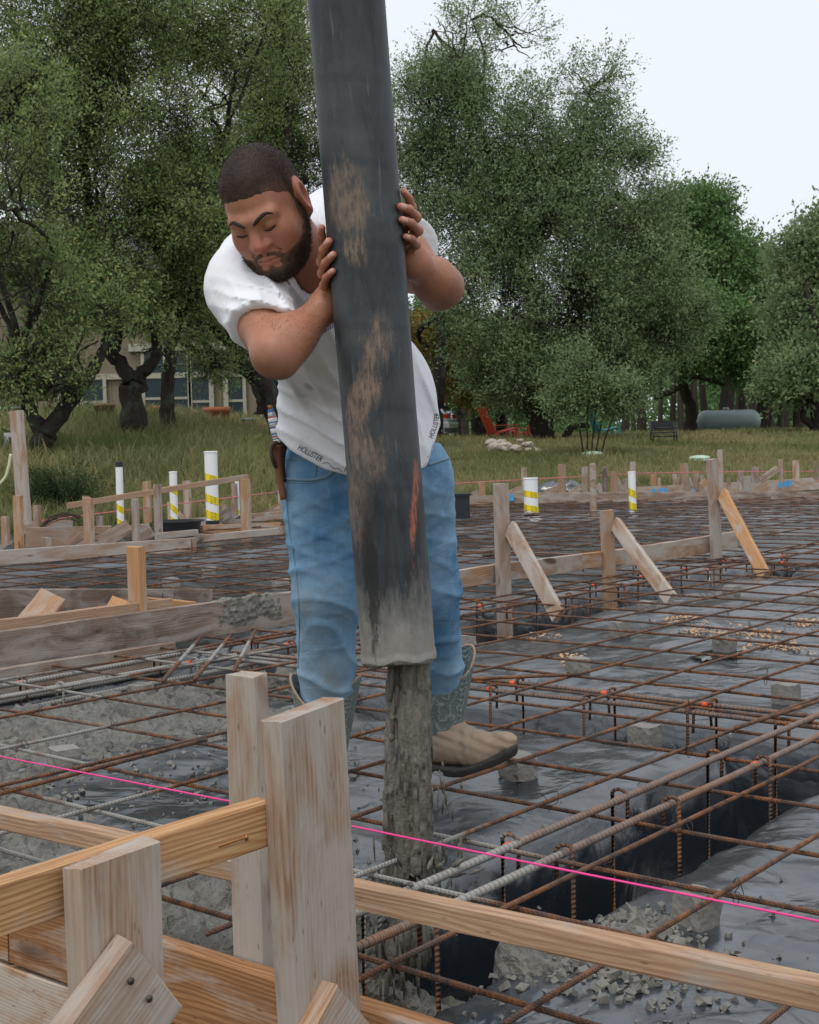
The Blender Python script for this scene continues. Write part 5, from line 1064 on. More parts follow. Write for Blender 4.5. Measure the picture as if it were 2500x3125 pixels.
def relax(V, F, it=1, lam=.5):
    a = np.concatenate([F[:, k] for k in range(4)]); b_ = np.concatenate([F[:, (k+1) % 4] for k in range(4)]); dg = np.bincount(a, minlength=len(V))+np.bincount(b_, minlength=len(V))
    for _ in range(it):
        S = np.zeros_like(V); np.add.at(S, a, V[b_]); np.add.at(S, b_, V[a]); V = V+lam*(S/np.maximum(dg, 1)[:, None]-V)
    return V
# ------------------------------------------------------------------ concrete hose
HB, HT = W(1217, 2003, 2.95), W(1057, 0, 2.88); HAX = nrm(HT-HB); HR = .0795
hx_ = nrm(np.cross(np.array([0, 1., 0]), HAX)); hy_ = np.cross(HAX, hx_)       # local x right, y away from camera
if hx_[0] < 0: hx_ = -hx_
hy_ = np.cross(HAX, hx_); HM = frameM(HB, hx_, hy_, HAX)
b = NB('dirty_rubber_hose'); o3 = b.co('Object'); s = b.sep(o3); n_f = b.noise(o3, 42, 6, .7); n_s = b.noise(b.co('Object', (6, 6, 1.2)), 6, 6, .65, .6); n_l = b.noise(o3, 5, 4)
c = b.mix(b.ramp(n_s, (.3, 0.), (.7, 1.)), (.011, .014, .018), (.050, .058, .065)); c = b.mix(b.ramp(n_l, (.45, 0.), (.72, .75)), c, b.mix(n_f, (.05, .055, .058), (.125, .13, .13)))
wrap = b.math('SINE', b.math('MULTIPLY_ADD', s[2], 38., b.math('MULTIPLY', s[0], 6.))); c = b.mix(b.ramp(wrap, (.9, 0.), (1., .28)), c, (.012, .015, .02))
scr = b.noise(b.co('Object', (60, 60, 5)), 1.5, 4, .6); c = b.mix(b.ramp(scr, (.62, 0.), (.72, .5)), c, (.15, .155, .155))
def spot(x0, z0, rx, rz, slope=0.):
    dx = b.math('DIVIDE', b.math('SUBTRACT', b.math('SUBTRACT', s[0], x0), b.math('MULTIPLY', b.math('SUBTRACT', s[2], z0), slope)), rx); dz = b.math('DIVIDE', b.math('SUBTRACT', s[2], z0), rz)
    r2 = b.math('ADD', b.math('MULTIPLY', dx, dx), b.math('MULTIPLY', dz, dz)); return b.math('SUBTRACT', 1., b.math('SQRT', r2))
front = b.math('LESS_THAN', s[1], .01)
nd = b.math('MULTIPLY', b.math('SUBTRACT', b.noise(b.co('Object', (30, 30, 9)), 1.6, 7, .75), .5), 2.6); fine = b.ramp(b.math('MULTIPLY_ADD', b.noise(b.co('Object', (110, 110, 22)), 1.3, 6, .75), .7, b.math('MULTIPLY', b.noise(o3, 30, 5, .7), .4)), (.47, 0.), (.60, 1.))
def stain(c, col, amt, *sp):
    m = None
    for q in sp: k = spot(*q); m = k if m is None else b.math('MAXIMUM', m, k)
    m = b.math('MULTIPLY', b.ramp(b.math('ADD', m, nd), (-.15, 0.), (.55, amt)), front); m = b.math('MULTIPLY', m, b.math('MULTIPLY_ADD', fine, .85, .15)); return b.mix(m, c, b.mix(n_f, tuple(k*.75 for k in col), tuple(k*1.15 for k in col)))
c = stain(c, (.27, .19, .12), .7, (-.028, .96, .042, .10), (-.02, .86, .03, .05))
c = stain(c, (.31, .205, .14), .72, (.0, .655, .034, .075, .25), (-.03, .555, .038, .09, .3), (-.045, .49, .03, .07))
c = stain(c, (.27, .19, .135), .62, (-.03, .435, .05, .055), (-.06, .33, .03, .12))
c = stain(c, (.52, .14, .07), .8, (.058, .32, .0095, .135, .12))
cem = b.math('ADD', b.math('MULTIPLY_ADD', s[2], -3.4, .62), b.math('MULTIPLY', nd, .35)); c = b.mix(b.ramp(cem, (.0, 0.), (.45, .92)), c, b.mix(n_f, (.17, .16, .14), (.34, .325, .29)))
blk = b.ramp(b.math('ADD', b.math('ADD', spot(-.042, .2, .020, .15), nd), b.math('MULTIPLY', fine, .5)), (.2, 0.), (.7, .85)); c = b.mix(b.math('MULTIPLY', blk, front), c, (.012, .012, .013))
spk = b.ramp(b.voro(o3, 60), (.03, 1.), (.07, 0.)); c = b.mix(b.math('MULTIPLY', spk, b.ramp(b.noise(o3, 9, 3), (.5, 0.), (.6, .8))), c, (.3, .28, .25))
b.set(col=c, rough=b.math('MULTIPLY_ADD', n_s, .25, .42), spec=.45, normal=b.bump(b.math('ADD', b.math('MULTIPLY', n_f, .7), b.math('MULTIPLY', wrap, .15)), .35, .004)); M_HOSE = b.m
hose = thing('concrete_hose', HB, 'thick dirty black rubber hose hanging down, pouring concrete', 'hose')
n, m_ = 48, 70; Lh = np.linalg.norm(HT-HB); zs = np.concatenate([np.linspace(0, .02, 4), np.linspace(.03, Lh+1.6, m_)]); rg = np.random.default_rng(1); V = []
for z in zs:
    for k in range(n):
        a = k/n*2*math.pi; r = HR*(1+.012*math.sin(z*9)*.4+.006*vnoise(np.array([z*7]), np.array([a]))[0]+(.03 if z < .012 else 0)*1)
        cx = .012*math.sin(z*1.7) if z > 1.4 else 0
        V.append((r*math.cos(a), r*math.sin(a), z+(.004*math.sin(a*3)+.003*math.sin(a*7) if z < .03 else 0)))
F = [(i*n+k, i*n+(k+1) % n, (i+1)*n+(k+1) % n, (i+1)*n+k) for i in range(len(zs)-1) for k in range(n)]
link('hose_wall', fastmesh('hose_wall', V, F, M_HOSE, True), hose, HM)
V, F = lathe([(HR*1.01, .004), (HR*1.02, -.006), (HR*.9, -.004), (HR*.84, .05), (HR*.84, .5)], 40); V[:, 2] += .004*np.sin(np.arctan2(V[:, 1], V[:, 0])*3); link('hose_mouth', fastmesh('hose_mouth', V, F, M_WETCON, True), hose, HM)
# falling concrete: a lumpy tongue with strands and clods
c0, c1, c2 = W(1272, 1990, 2.95), W(1264, 2330, 2.95), W(1262, 2705, 2.95); c3 = W(1240, 2900, 2.9)
rg = np.random.default_rng(15); strands = []
for k in range(30):
    a = rg.uniform(0, 6.28); r = rg.uniform(.35, 1.05); ox = math.cos(a)*r; oy = math.sin(a)*r; w0, w1 = .026, .038
    p0 = c0+np.array([ox*w0, oy*w0*.8, 0]); p1 = c1+np.array([ox*w1*1.05, oy*w1, 0]); p2 = c2+np.array([ox*w1*1.45, oy*w1*1.2, rg.uniform(-.02, .10)]); strands.append((p0, p1, p2, rg.uniform(.005, .015), rg.uniform(.006, .020)))
drip = []
for k in range(10):
    x = rg.uniform(1186, 1222); xb = x-12+rg.normal(0, 8); strands.append((W(x, 2012+rg.uniform(0, 60), 2.95), W((x+xb)/2, 2330, 2.95), W(xb, 2560+rg.uniform(-160, 160), 2.95), rg.uniform(.0022, .005), rg.uniform(.002, .008)))
for k in range(9):
    x = rg.uniform(1185, 1215); y = rg.uniform(2010, 2250); drip.append((W(x, y, 2.94), W(x+rg.normal(0, 3), y+rg.uniform(30, 170), 2.94), rg.uniform(.003, .008), rg.uniform(.003, .010)))
for k in range(170):
    y = rg.uniform(2250, 2760); x = rg.normal(1260, 40+.06*(y-2200)); p = W(x, y, 2.95+rg.normal(0, .05)); drip.append((p, p+np.array([rg.normal(0, .003), 0, -rg.uniform(.015, .07)]), rg.uniform(.0016, .0045), rg.uniform(.0016, .004)))
for k in range(46):     # splash at the bottom
    x = rg.normal(1265, 95); y = rg.uniform(2640, 2790); p = W(x, y, 2.9+rg.normal(0, .09)); dv = nrm(np.array([(x-1260)*.006+rg.normal(0, .3), rg.normal(0, .4), rg.uniform(-.4, .8)]))*rg.uniform(.012, .05); drip.append((p, p+dv, rg.uniform(.002, .007), rg.uniform(.002, .005)))
for k in range(60):     # falling on into the trench
    x = rg.normal(1215, 55); y = rg.uniform(2790, 3080); p = W(x, y, 2.85+rg.normal(0, .06)); drip.append((p, p+np.array([rg.normal(0, .004), 0, -rg.uniform(.02, .10)]), rg.uniform(.002, .007), rg.uniform(.002, .006)))
def f_stream(P):
    d = rcone(P, c0, c1, .022, .023); d = smin(d, rcone(P, c1, c2, .023, .009), .02); d = smin(d, rcone(P, c2, c3, .026, .05), .03)
    for a, m, e, r0, r1 in strands: d = smin(d, np.minimum(rcone(P, a, m, r0, r0*1.1), rcone(P, m, e, r0*1.1, r1*.7)), .011)
    d = d+.0040*fbm(P[:, 0]*85, P[:, 1]*85, P[:, 2]*9, seed=4, octv=3)+.0045*vnoise(P[:, 0]*170, P[:, 1]*170, P[:, 2]*55, seed=6)
    return d
V, F = sdfmesh(f_stream, (-.17, 2.68, -.36), (.17, 3.14, .50), .0036, 1.7)
V2, F2 = merge([tube([a, a*.6+e*.4, e], [r0*.6, r0, r1*.35], 6)[:2] for a, e, r0, r1 in drip])
st = thing('concrete_stream', c3, 'wet concrete pouring out of the hose mouth into the trench', 'concrete'); mesh('flow', V, F, M_STREAM, st, True); tag(mesh('spatter', V2, F2, M_STREAM, st, True), kind='stuff')
# ------------------------------------------------------------------ the man
b = NB('tanned_skin'); t = b.sep(b.attr('tint')[0]); p = b.co('Position'); n1 = b.noise(p, 45, 5, .6); n2 = b.noise(p, 260, 3, .6)
c = b.mix(n1, (.315, .135, .076), (.46, .212, .128)); c = b.mix(b.ramp(b.noise(p, 14, 4, .6), (.45, 0.), (.7, .45)), c, (.45, .15, .09)); c = b.mix(b.ramp(b.noise(p, 170, 3, .6), (.58, 0.), (.72, .35)), c, (.18, .075, .045)); c = b.mix(b.math('MULTIPLY', t[0], .8), c, (.50, .16, .12)); c = b.mix(b.math('MULTIPLY', t[1], .55), c, (.09, .05, .035)); c = b.mix(t[2], c, (.60, .36, .29))
b.set(col=c, rough=b.math('MULTIPLY_ADD', n2, .25, .42), spec=.45, sub=.06, normal=b.bump(b.math('ADD', n2, b.math('MULTIPLY', n1, .5)), .22, .0016)); b.b.inputs['Subsurface Radius'].default_value = (.008, .003, .0015); M_SKIN = b.m
b = NB('cropped_hair'); t = b.sep(b.attr('tint')[0]); p = b.co('Position'); n1 = b.noise(p, 420, 4, .7); n2 = b.noise(p, 30, 3)
c = b.mix(n1, (.010, .006, .005), (.055, .033, .024)); c = b.mix(b.math('MULTIPLY', t[0], .85), c, b.mix(n1, (.09, .048, .032), (.19, .10, .065))); b.set(col=c, rough=.65, spec=.3, normal=b.bump(n1, .3, .001)); M_HAIR = b.m
b = NB('white_tee'); p = b.co('Position'); n1 = b.noise(p, 9, 5, .6); st_n = b.ramp(b.noise(p, 3.4, 5, .65), (.52, 0.), (.75, .5)); dn = b.voro(p, 23); dots = b.math('MULTIPLY', b.ramp(dn, (.03, 1.), (.07, 0.)), b.ramp(b.noise(p, 2.2, 2), (.5, 0.), (.62, .7)))
dm = b.sphere_mask(p, W(1020, 1240, 3.25), .04, .25); c = b.mix(b.math('MULTIPLY', dm, b.math('ADD', st_n, .28)), (.80, .80, .84), (.50, .44, .41)); c = b.mix(dots, c, (.2, .16, .14)); sm = b.sphere_mask(p, W(945, 1178, 3.24), .004, .02); c = b.mix(b.math('MULTIPLY', sm, .6), c, (.2, .18, .17)); c = b.mix(b.math('MULTIPLY', b.sphere_mask(p, W(760, 840, 3.0), .004, .03), .35), c, (.5, .42, .2))
b.set(col=c, rough=.9, spec=.15, sheen=.2, normal=b.bump(b.math('ADD', b.noise(p, 16, 4, .5, 1.5), b.math('MULTIPLY', b.noise(p, 500, 2), .12)), .25, .012)); M_TEE = b.m
b = NB('blue_denim'); p = b.co('Position'); n0 = b.noise(p, 4.5, 4, .6); n1 = b.noise(p, 420, 3, .7); n2 = b.noise(b.co('Position', (40, 40, 6)), 1.5, 4, .6)
c = b.mix(b.ramp(n0, (.36, 0.), (.66, 1.)), (.085, .225, .40), (.34, .52, .67)); c = b.mix(b.ramp(n1, (.35, .35), (.7, 0.)), c, (.03, .09, .2)); c = b.mix(b.ramp(n2, (.55, 0.), (.75, .35)), c, (.30, .43, .54))
dirt = b.math('MAXIMUM', b.sphere_mask(p, W(960, 1890, 3.42), .03, .16), b.sphere_mask(p, W(985, 2080, 3.45), .02, .12)); c = b.mix(b.math('MULTIPLY', dirt, b.ramp(b.noise(p, 16, 5, .7), (.4, .1), (.65, .75))), c, (.24, .25, .24)); sp = b.math('MULTIPLY', b.ramp(b.voro(p, 48), (.05, 1.), (.11, 0.)), b.ramp(b.noise(p, 4, 3), (.5, 0.), (.58, .8))); c = b.mix(sp, c, (.15, .13, .10))
b.set(col=c, rough=.85, spec=.2, normal=b.bump(b.math('ADD', b.math('MULTIPLY', b.noise(b.co('Position', (1, 1, 2.2)), 8, 3, .5, .8), 1.6), b.math('MULTIPLY', n1, .2)), .4, .014)); M_DENIM = b.m
b = NB('tan_boot_leather'); p = b.co('Position'); n = b.noise(p, 30, 6, .65); n2 = b.noise(p, 7, 4); c = b.mix(n, (.28, .19, .125), (.48, .36, .26)); c = b.mix(b.ramp(n2, (.45, .0), (.7, .6)), c, (.24, .21, .18)); c = b.mix(b.math('MULTIPLY', b.ramp(b.voro(p, 90), (.05, .8), (.13, 0.)), .6), c, (.12, .09, .07)); b.set(col=c, rough=.8, spec=.25, normal=b.bump(n, .4, .004)); M_TAN = b.m
b = NB('teal_boot_shaft'); p = b.co('Position'); n = b.noise(p, 28, 5, .65); wv = b.wave(p, 26, 9, 3, 'RINGS', 'SPHERICAL', 1.5); c = b.mix(n, (.075, .11, .11), (.20, .25, .235)); c = b.mix(b.ramp(wv, (.86, 0.), (.96, .7)), c, (.36, .35, .31)); c = b.mix(b.ramp(b.noise(p, 9, 4), (.5, 0.), (.7, .6)), c, (.2, .18, .15)); b.set(col=c, rough=.7, spec=.3, normal=b.bump(b.math('ADD', n, wv), .4, .004)); M_BTEAL = b.m
M_SOLE = concrete('muddy_black_sole', (.04, .036, .032), .55, 40, .6, .006, .5); M_LEATH = plain('brown_leather', (.22, .085, .04), .5, var=.25, scale=14); M_DKLEA = plain('dark_belt_leather', (.06, .03, .02), .5); M_GOLD = plain('gold_ring', (.8, .55, .25), .25, 1., .05); M_INK = plain('black_print', (.015, .014, .016), .8); M_BLUEINK = plain('blue_print', (.02, .05, .25), .8); M_THREAD = plain('denim_seam', (.17, .27, .36), .85, var=.2, scale=60)

M_HAIR2 = plain('lash_hair', (.012, .008, .007), .7)
man = thing('person', W(1150, 2380, 3.7), 'man in white T-shirt and blue jeans leaning over to steer the hose', 'person')
# ---- head, in its own frame: x to his left, -y out of the face, z up
HC = W(814.6, 637.6, 2.98); RH = np.array([[0.912, 0.177, -0.369], [-0.374, 0.726, -0.576], [0.166, 0.664, 0.729]]); HS = .993
def tol(P): return (P-HC)@RH/HS
def A3(*q): return np.array(q, float)
def f_head_local(q, ears=True):
    x = np.column_stack([np.abs(q[:, 0]), q[:, 1], q[:, 2]])
    d = ell(q, A3(0, .014, .042), (.078, .099, .090))
    d = smin(d, ell(q, A3(0, -.034, -.026), (.069, .066, .088)), .035)
    d = smin(d, ell(q, A3(0, -.040, -.078), (.058, .052, .040)), .03)
    d = smin(d, rcone(x, A3(.062, -.005, -.045), A3(.024, -.078, -.094), .018, .020), .03)
    d = smin(d, sph(q, A3(0, -.084, -.098), .023), .025)
    d = smin(d, ell(x, A3(.041, -.064, -.026), (.031, .030, .036)), .025)
    d = smin(d, rcone(x, A3(.008, -.0925, .028), A3(.046, -.076, .029), .0135, .011), .016)
    d = smax(d, -ell(x, A3(.033, -.107, .011), (.020, .018, .0125)), .014)
    d = smin(d, ell(x, A3(.0325, -.0835, .009), (.0165, .0135, .0125)), .007)
    d = smin(d, rcone(q, A3(0, -.093, .020), A3(0, -.1155, -.020), .0090, .0150), .012)
    d = smin(d, sph(x, A3(.0150, -.1035, -.0255), .0112), .008)
    d = smax(d, -sph(x, A3(.0080, -.1135, -.0365), .0045), .004)
    d = smin(d, ell(q, A3(0, -.088, -.055), (.035, .020, .020)), .014)
    d = smin(d, rcone(x, A3(.0, -.1075, -.0545), A3(.0225, -.0965, -.0605), .0058, .003), .005)
    d = smin(d, rcone(x, A3(.0, -.1055, -.0670), A3(.0215, -.0965, -.0625), .0072, .003), .005)
    d = smax(d, -rcone(x, A3(0, -.1135, -.0605), A3(.0245, -.1, -.0615), .0022, .0016), .003)
    d = smax(d, -rcone(x, A3(.019, -.106, -.030), A3(.033, -.094, -.052), .0028, .0022), .008)   # fold beside the mouth
    d = smax(d, -rcone(x, A3(.022, -.0995, .0035), A3(.044, -.0905, .0035), .0016, .0012), .004)        # lash line
    if ears:
        Me = np.array(Matrix.Rotation(.32, 3, 'Z')@Matrix.Rotation(-.2, 3, 'X')); e = ell(x, A3(.084, .016, .002), (.0115, .0255, .0390), Me); e = smin(e, sph(x, A3(.084, .004, -.033), .0095), .01)
        e = smax(e, -ell(x, A3(.0965, .008, .005), (.0105, .0155, .0275), Me), .004); e = smin(e, ell(x, A3(.0865, .0, -.006), (.004, .006, .011)), .004); d = smin(d, e, .014)
    return d
NB0, NB1 = HC+RH@A3(0, .026, -.075)*HS, W(945, 815, 3.17)
def f_head(P): return smin(f_head_local(tol(P))*HS, smin(rcone(P, NB0, NB1, .061, .068), rcone(P, NB1, W(1000, 900, 3.26), .068, .09), .03), .03)
lo = HC-.20; hi = HC+np.array([.25, .33, .19]); V_h, F_h = sdfmesh(f_head, lo, hi, .0026); V_h = relax(V_h, F_h, 1, .4)
q = tol(V_h); x = np.abs(q[:, 0]); tint = np.zeros((len(q), 3))
lip = (1-sstep(.0, .0045, np.minimum(rcone(np.column_stack([x, q[:, 1], q[:, 2]]), A3(0, -.1075, -.0545), A3(.0225, -.0965, -.0605), .0058, .003), rcone(np.column_stack([x, q[:, 1], q[:, 2]]), A3(0, -.1055, -.067), A3(.0215, -.0965, -.0625), .0072, .003))))
tint[:, 0] = np.maximum.reduce([lip*.8, .55*(1-sstep(.012, .034, np.linalg.norm(q-A3(0, -.118, -.022), axis=1))), .6*sstep(.074, .086, x)*(np.abs(q[:, 2]) < .05), .35*(1-sstep(.015, .04, np.linalg.norm(np.column_stack([x, q[:, 1], q[:, 2]])-A3(.045, -.085, -.02), axis=1)))])
tint[:, 1] = np.maximum(.9*(1-sstep(.0005, .0035, rcone(np.column_stack([x, q[:, 1], q[:, 2]]), A3(.020, -.0985, .0035), A3(.045, -.0895, .0035), .0012, .001))), .8*(1-sstep(.0, .003, rcone(np.column_stack([x, q[:, 1], q[:, 2]]), A3(0, -.11, -.0605), A3(.0245, -.1, -.0615), .0012, .001))))
body = [(V_h, F_h, tint)]
# ---- hands on the hose
def HPT(side, phi, row, dr):
    t = (2003-row)/2003.; C = HB+(HT-HB)*t; a = math.radians(phi); return C+(HR+dr)*(side*math.cos(a)*hx_-math.sin(a)*hy_)
def finger(*pts): return [HPT(*p) for p in pts]
RF = [[HPT(-1, *q) for q in f] for f in [
    [(2, 664, .009), (-8, 688, .013), (-22, 715, .017), (-52, 748, .016)],
    [(33, 712, .0085), (17, 734, .013), (-6, 764, .016), (-50, 790, .016)],
    [(40, 754, .0085), (22, 774, .013), (-4, 800, .016), (-52, 822, .016)],
    [(36, 801, .008), (18, 816, .012), (-4, 836, .015), (-50, 852, .015)]]]
RTH = [HPT(-1, q[0], q[1], q[2]) for q in [(-125, 752, .011), (-112, 790, .014), (-85, 835, .018)]]
WRI = HPT(-1, -30, 890, .026)
LF = [[HPT(1, *q) for q in f] for f in [
    [(8, 577, .0085), (-4, 596, .018), (-14, 618, .024), (-45, 652, .022)],
    [(27, 625, .0085), (12, 632, .018), (-6, 652, .030), (-42, 690, .024)],
    [(26, 664, .0085), (10, 672, .019), (-8, 692, .033), (-44, 726, .024)],
    [(17, 713, .008), (3, 718, .017), (-12, 733, .028), (-44, 760, .022)]]]
LTH = [HPT(1, q[0], q[1], q[2]) for q in [(-120, 660, .011), (-108, 700, .014), (-85, 745, .018)]]
WLI = W(1262, 800, 2.99)
FRAD = [(.0080, .0090, .0100, .0125), (.0082, .0092, .0104, .0128), (.0080, .0090, .0100, .0125), (.0070, .0080, .0090, .0115)]
def f_hand(P, FG, TH_, wr):
    d = None
    for k in range(4):
        a = FG[k]; r = FRAD[k]; f = smin(smin(rcone(P, a[0], a[1], r[0], r[1]), rcone(P, a[1], a[2], r[1], r[2]), .003), rcone(P, a[2], a[3], r[2], r[3]), .004); f = smin(f, sph(P, a[2], r[2]*1.1), .004)
        d = f if d is None else smin(d, f, .0035)
    pm = None
    for k in range(4): q = rcone(P, FG[k][3], wr, .0145, .027); pm = q if pm is None else smin(pm, q, .02)
    th = smin(rcone(P, TH_[0], TH_[1], .0105, .0120), rcone(P, TH_[1], TH_[2], .0120, .0155), .005); th = smin(th, rcone(P, TH_[2], wr, .0165, .026), .02)
    d = smin(d, smin(pm, th, .02), .012); return d
SHR, ELR = W(758, 872, 3.09), W(838, 1078, 2.87); SHL, ELL_ = W(1150, 728, 3.38), W(1346, 872, 3.13)
def f_arm(P, sh, el, wr, FG, TH_, s):
    d = rcone(P, sh, el, .058 if s < 0 else .053, .046); fa = wr-el; m = el+fa*.30; d = smin(d, rcone(P, el, m, .041, .0435), .03); d = smin(d, rcone(P, m, wr, .043, .0275), .03)
    bic = sh+(el-sh)*.55+np.array([.0, -.003, .003]); d = smin(d, ell(P, bic, (.046, .046, .07)), .03)
    d = smin(d, sph(P, el+nrm(el-(sh+wr)/2)*.012, .035), .02)
    d = d+.0016*np.sin(((P-el)@nrm(fa))*38)*0
    # two long muscles of the forearm
    sdv = nrm(np.cross(fa, np.array([0, 1., 0]))); d = smin(d, rcone(P, el+sdv*.026*s-fa*.02, wr-fa*.25+sdv*.012*s, .030, .016), .02)
    d = smin(d, f_hand(P, FG, TH_, wr), .022); return np.maximum(d, -(rcone(P, HB, HT, HR+.0004, HR+.0004)))
for (sh, el, wr, FG, TH_, s) in ((SHR, ELR, WRI, RF, RTH, -1), (SHL, ELL_, WLI, LF, LTH, 1)):
    allp = np.vstack([sh, el, wr]+[q for f in FG for q in f]+TH_); V, F = sdfmesh(lambda P: f_arm(P, sh, el, wr, FG, TH_, s), allp.min(0)-.085, allp.max(0)+.085, .0027); V = relax(V, F, 1, .4)
    tn = np.zeros((len(V), 3))
    for k in range(4):
        a = FG[k]; tipd = nrm(a[0]-a[1]); out = nrm(a[0]-(HB+HAX*((a[0]-HB)@HAX))); nc = a[0]+out*FRAD[k][0]*.8-tipd*.001
        dd_ = V-nc; al = dd_@tipd; la = np.abs(dd_@nrm(np.cross(tipd, out))); up = dd_@out
        tn[:, 2] = np.maximum(tn[:, 2], ((np.abs(al) < .0068) & (la < .0052) & (up > -.003))*.85)
        for j in (1, 2): tn[:, 0] = np.maximum(tn[:, 0], .5*(1-sstep(.006, .014, np.linalg.norm(V-a[j], axis=1))))
        tn[:, 0] = np.maximum(tn[:, 0], .65*(1-sstep(.006, .018, np.linalg.norm(V-a[0], axis=1))))
    tn[:, 1] = np.maximum(tn[:, 1], .45*(1-sstep(.03, .075, np.linalg.norm(V-(el+nrm(el-(sh+wr)/2)*.05), axis=1))))
    body.append((V, F, tn))
# ---- trunk and legs inside the clothes (coarse)
PELV = W(1118, 1440, 3.53); CH = W(985, 955, 3.29); BE = W(1092, 1235, 3.43)
HIPR, KNR, ANR = W(985, 1480, 3.50), W(997, 1820, 3.47), W(998, 2105, 3.55); HIPL, KNL, ANL = W(1262, 1480, 3.57), W(1306, 1800, 3.66), W(1346, 2066, 3.83)
def f_core(P):
    d = ell(P, CH, (.155, .115, .17)); d = smin(d, ell(P, BE, (.16, .12, .16)), .06); d = smin(d, ell(P, PELV, (.15, .10, .12)), .06); d = smin(d, rcone(P, SHR, SHL, .06, .06), .04)
    for h_, k_, a_ in ((HIPR, KNR, ANR), (HIPL, KNL, ANL)): d = smin(d, smin(rcone(P, h_, k_, .07, .05), rcone(P, k_, a_, .05, .035), .03), .04)
    return d
V, F = sdfmesh(f_core, (-.45, 2.75, -.05), (.45, 4.15, 1.55), .014); body.append((V, F, np.zeros((len(V), 3))))
off = 0; Vs, Fs, Ts = [], [], []
_core = body.pop(); body.insert(0, _core)
for V, F, t_ in body: Vs.append(V); Fs.append(F+off); Ts.append(t_); off += len(V)
_br = []; _o = 0
for V in Vs:        # join the finer head and arm surfaces to the trunk inside the shirt
    if _o:
        k = int(np.argmin(np.linalg.norm(V-CH, axis=1))); j = int(np.argmin(np.linalg.norm(Vs[0]-V[k], axis=1))); _br.append((_o+k, j, int(Fs[0][np.nonzero((Fs[0] == j).any(1))[0][0]][[x for x in range(4) if Fs[0][np.nonzero((Fs[0] == j).any(1))[0][0]][x] != j][0]]), _o+k))
    _o += len(V)
_FB = [tuple(q) for q in np.vstack(Fs).tolist()]+[q[:3] for q in _br]
mesh('body', np.vstack(Vs), _FB, M_SKIN, man, True, col=np.vstack(Ts))
# ---- hair, beard, brows
def hairmask(q):
    zh = np.interp(q[:, 1], [-.12, -.080, -.060, -.045, -.020, -.012, .004, .012, .03, .06, .12], [.080, .074, .064, .050, .036, .0, .010, .034, .012, -.03, -.055]); zh = zh+.0*q[:, 0]
    return q[:, 2]-zh-np.where(q[:, 1] < -.05, .25*np.maximum(0, np.abs(q[:, 0])-.03), 0)
def f_hair(P):
    q = tol(P); n = .0004*vnoise(P[:, 0]*210, P[:, 1]*210, P[:, 2]*210, seed=3); m = hairmask(q)
    m = m+.003*vnoise(P[:, 0]*120, P[:, 1]*120, P[:, 2]*120, seed=19); th = .0004+.0045*sstep(.0, .055, m); return smax((f_head_local(q, False)-th+n), -m+.0015*vnoise(P[:, 0]*160, P[:, 1]*160, P[:, 2]*160, seed=9), .002)
V, F = sdfmesh(f_hair, HC-.16, HC+.16, .0026); V = relax(V, F, 1, .4); q = tol(V); m = hairmask(q); side = sstep(.022, .055, np.abs(q[:, 0])) * (1-sstep(.065, .115, q[:, 2]))
tn = np.zeros((len(V), 3)); tn[:, 0] = np.clip((1-sstep(.0, .075, m))*1.05*np.maximum(side, .3), 0, 1); hair = mesh('hair', V, F, M_HAIR, man, True, col=tn)
def beardmask(q):
    x, y, z = np.abs(q[:, 0]), q[:, 1], q[:, 2]
    side = np.interp(y, [-.13, -.105, -.090, -.070, -.045, -.026, -.012, .0, .012], [-.078, -.074, -.058, -.052, -.044, -.028, .012, .02, -.05])-z
    side = np.minimum(side, .010-y-np.maximum(0, -.02-z)*.45); side = np.minimum(side, z+.132)
    gt = (1-np.hypot(x/.044, (z+.078)/.037))*.03; gt = np.minimum(gt, -.055-y)
    lipz = (np.hypot(x/.0275, (z+.0615+.10*x)/.0122)-1)*.010; bare = (np.hypot((x-.015)/.0095, (z+.0775)/.0050)-1)*.006; phil = (np.hypot(x/.006, (z+.042)/.006)-1)*.006
    m = np.maximum(side, gt); return np.minimum(m, np.where(y < -.07, np.minimum(np.minimum(lipz, bare), phil), 1))
def f_beard(P):
    q = tol(P); n = vnoise(P[:, 0]*170, P[:, 1]*170, P[:, 2]*170, seed=13); m = beardmask(q)
    th = .0010+.0058*sstep(.0, .022, m+.002*n)+.0008*n; return np.maximum(f_head_local(q, False)-th, -m+.0012*n)
V, F = sdfmesh(f_beard, HC-.17, HC+.17, .0026); V = relax(V, F, 1, .4); q = tol(V); m = beardmask(q); tn = np.zeros((len(V), 3)); tn[:, 0] = .95*(1-sstep(.0, .016, m)); beard = mesh('beard', V, F, M_HAIR, man, True, col=tn)
def onface(p, lift=.0):
    ys = np.linspace(-.14, -.04, 400); q = np.column_stack([np.full(400, p[0]), ys, np.full(400, p[2])]); d = f_head_local(q, False); k = int(np.argmax(d < 0)); return A3(p[0], ys[k]-lift, p[2])
for s in (-1, 1):
    P = catmull([HC+RH@onface(A3(s*a, 0, z_), .0003)*HS for a, z_ in ((.0185, .0030), (.026, .0008), (.034, .0002), (.041, .0018), (.0475, .0050))], 5); tubeobj('eyelashes', P, np.interp(np.linspace(0, 1, len(P)), [0, .3, .8, 1], [.0006, .0014, .0016, .0006]), M_HAIR2, man, 6)
    pts = [A3(s*.010, -.1045, .0262), A3(s*.024, -.1005, .0335), A3(s*.039, -.0905, .0372), A3(s*.053, -.076, .0305)]; P = catmull([HC+RH@onface(p)*HS for p in pts], 5); rr = np.interp(np.linspace(0, 1, len(P)), [0, .2, .6, 1], [.0024, .0045, .0040, .0014]); V, F, _ = tube(P, rr, 8); o = mesh('eyebrow', V, F, M_HAIR, man, True, col=np.zeros((len(V), 3)))
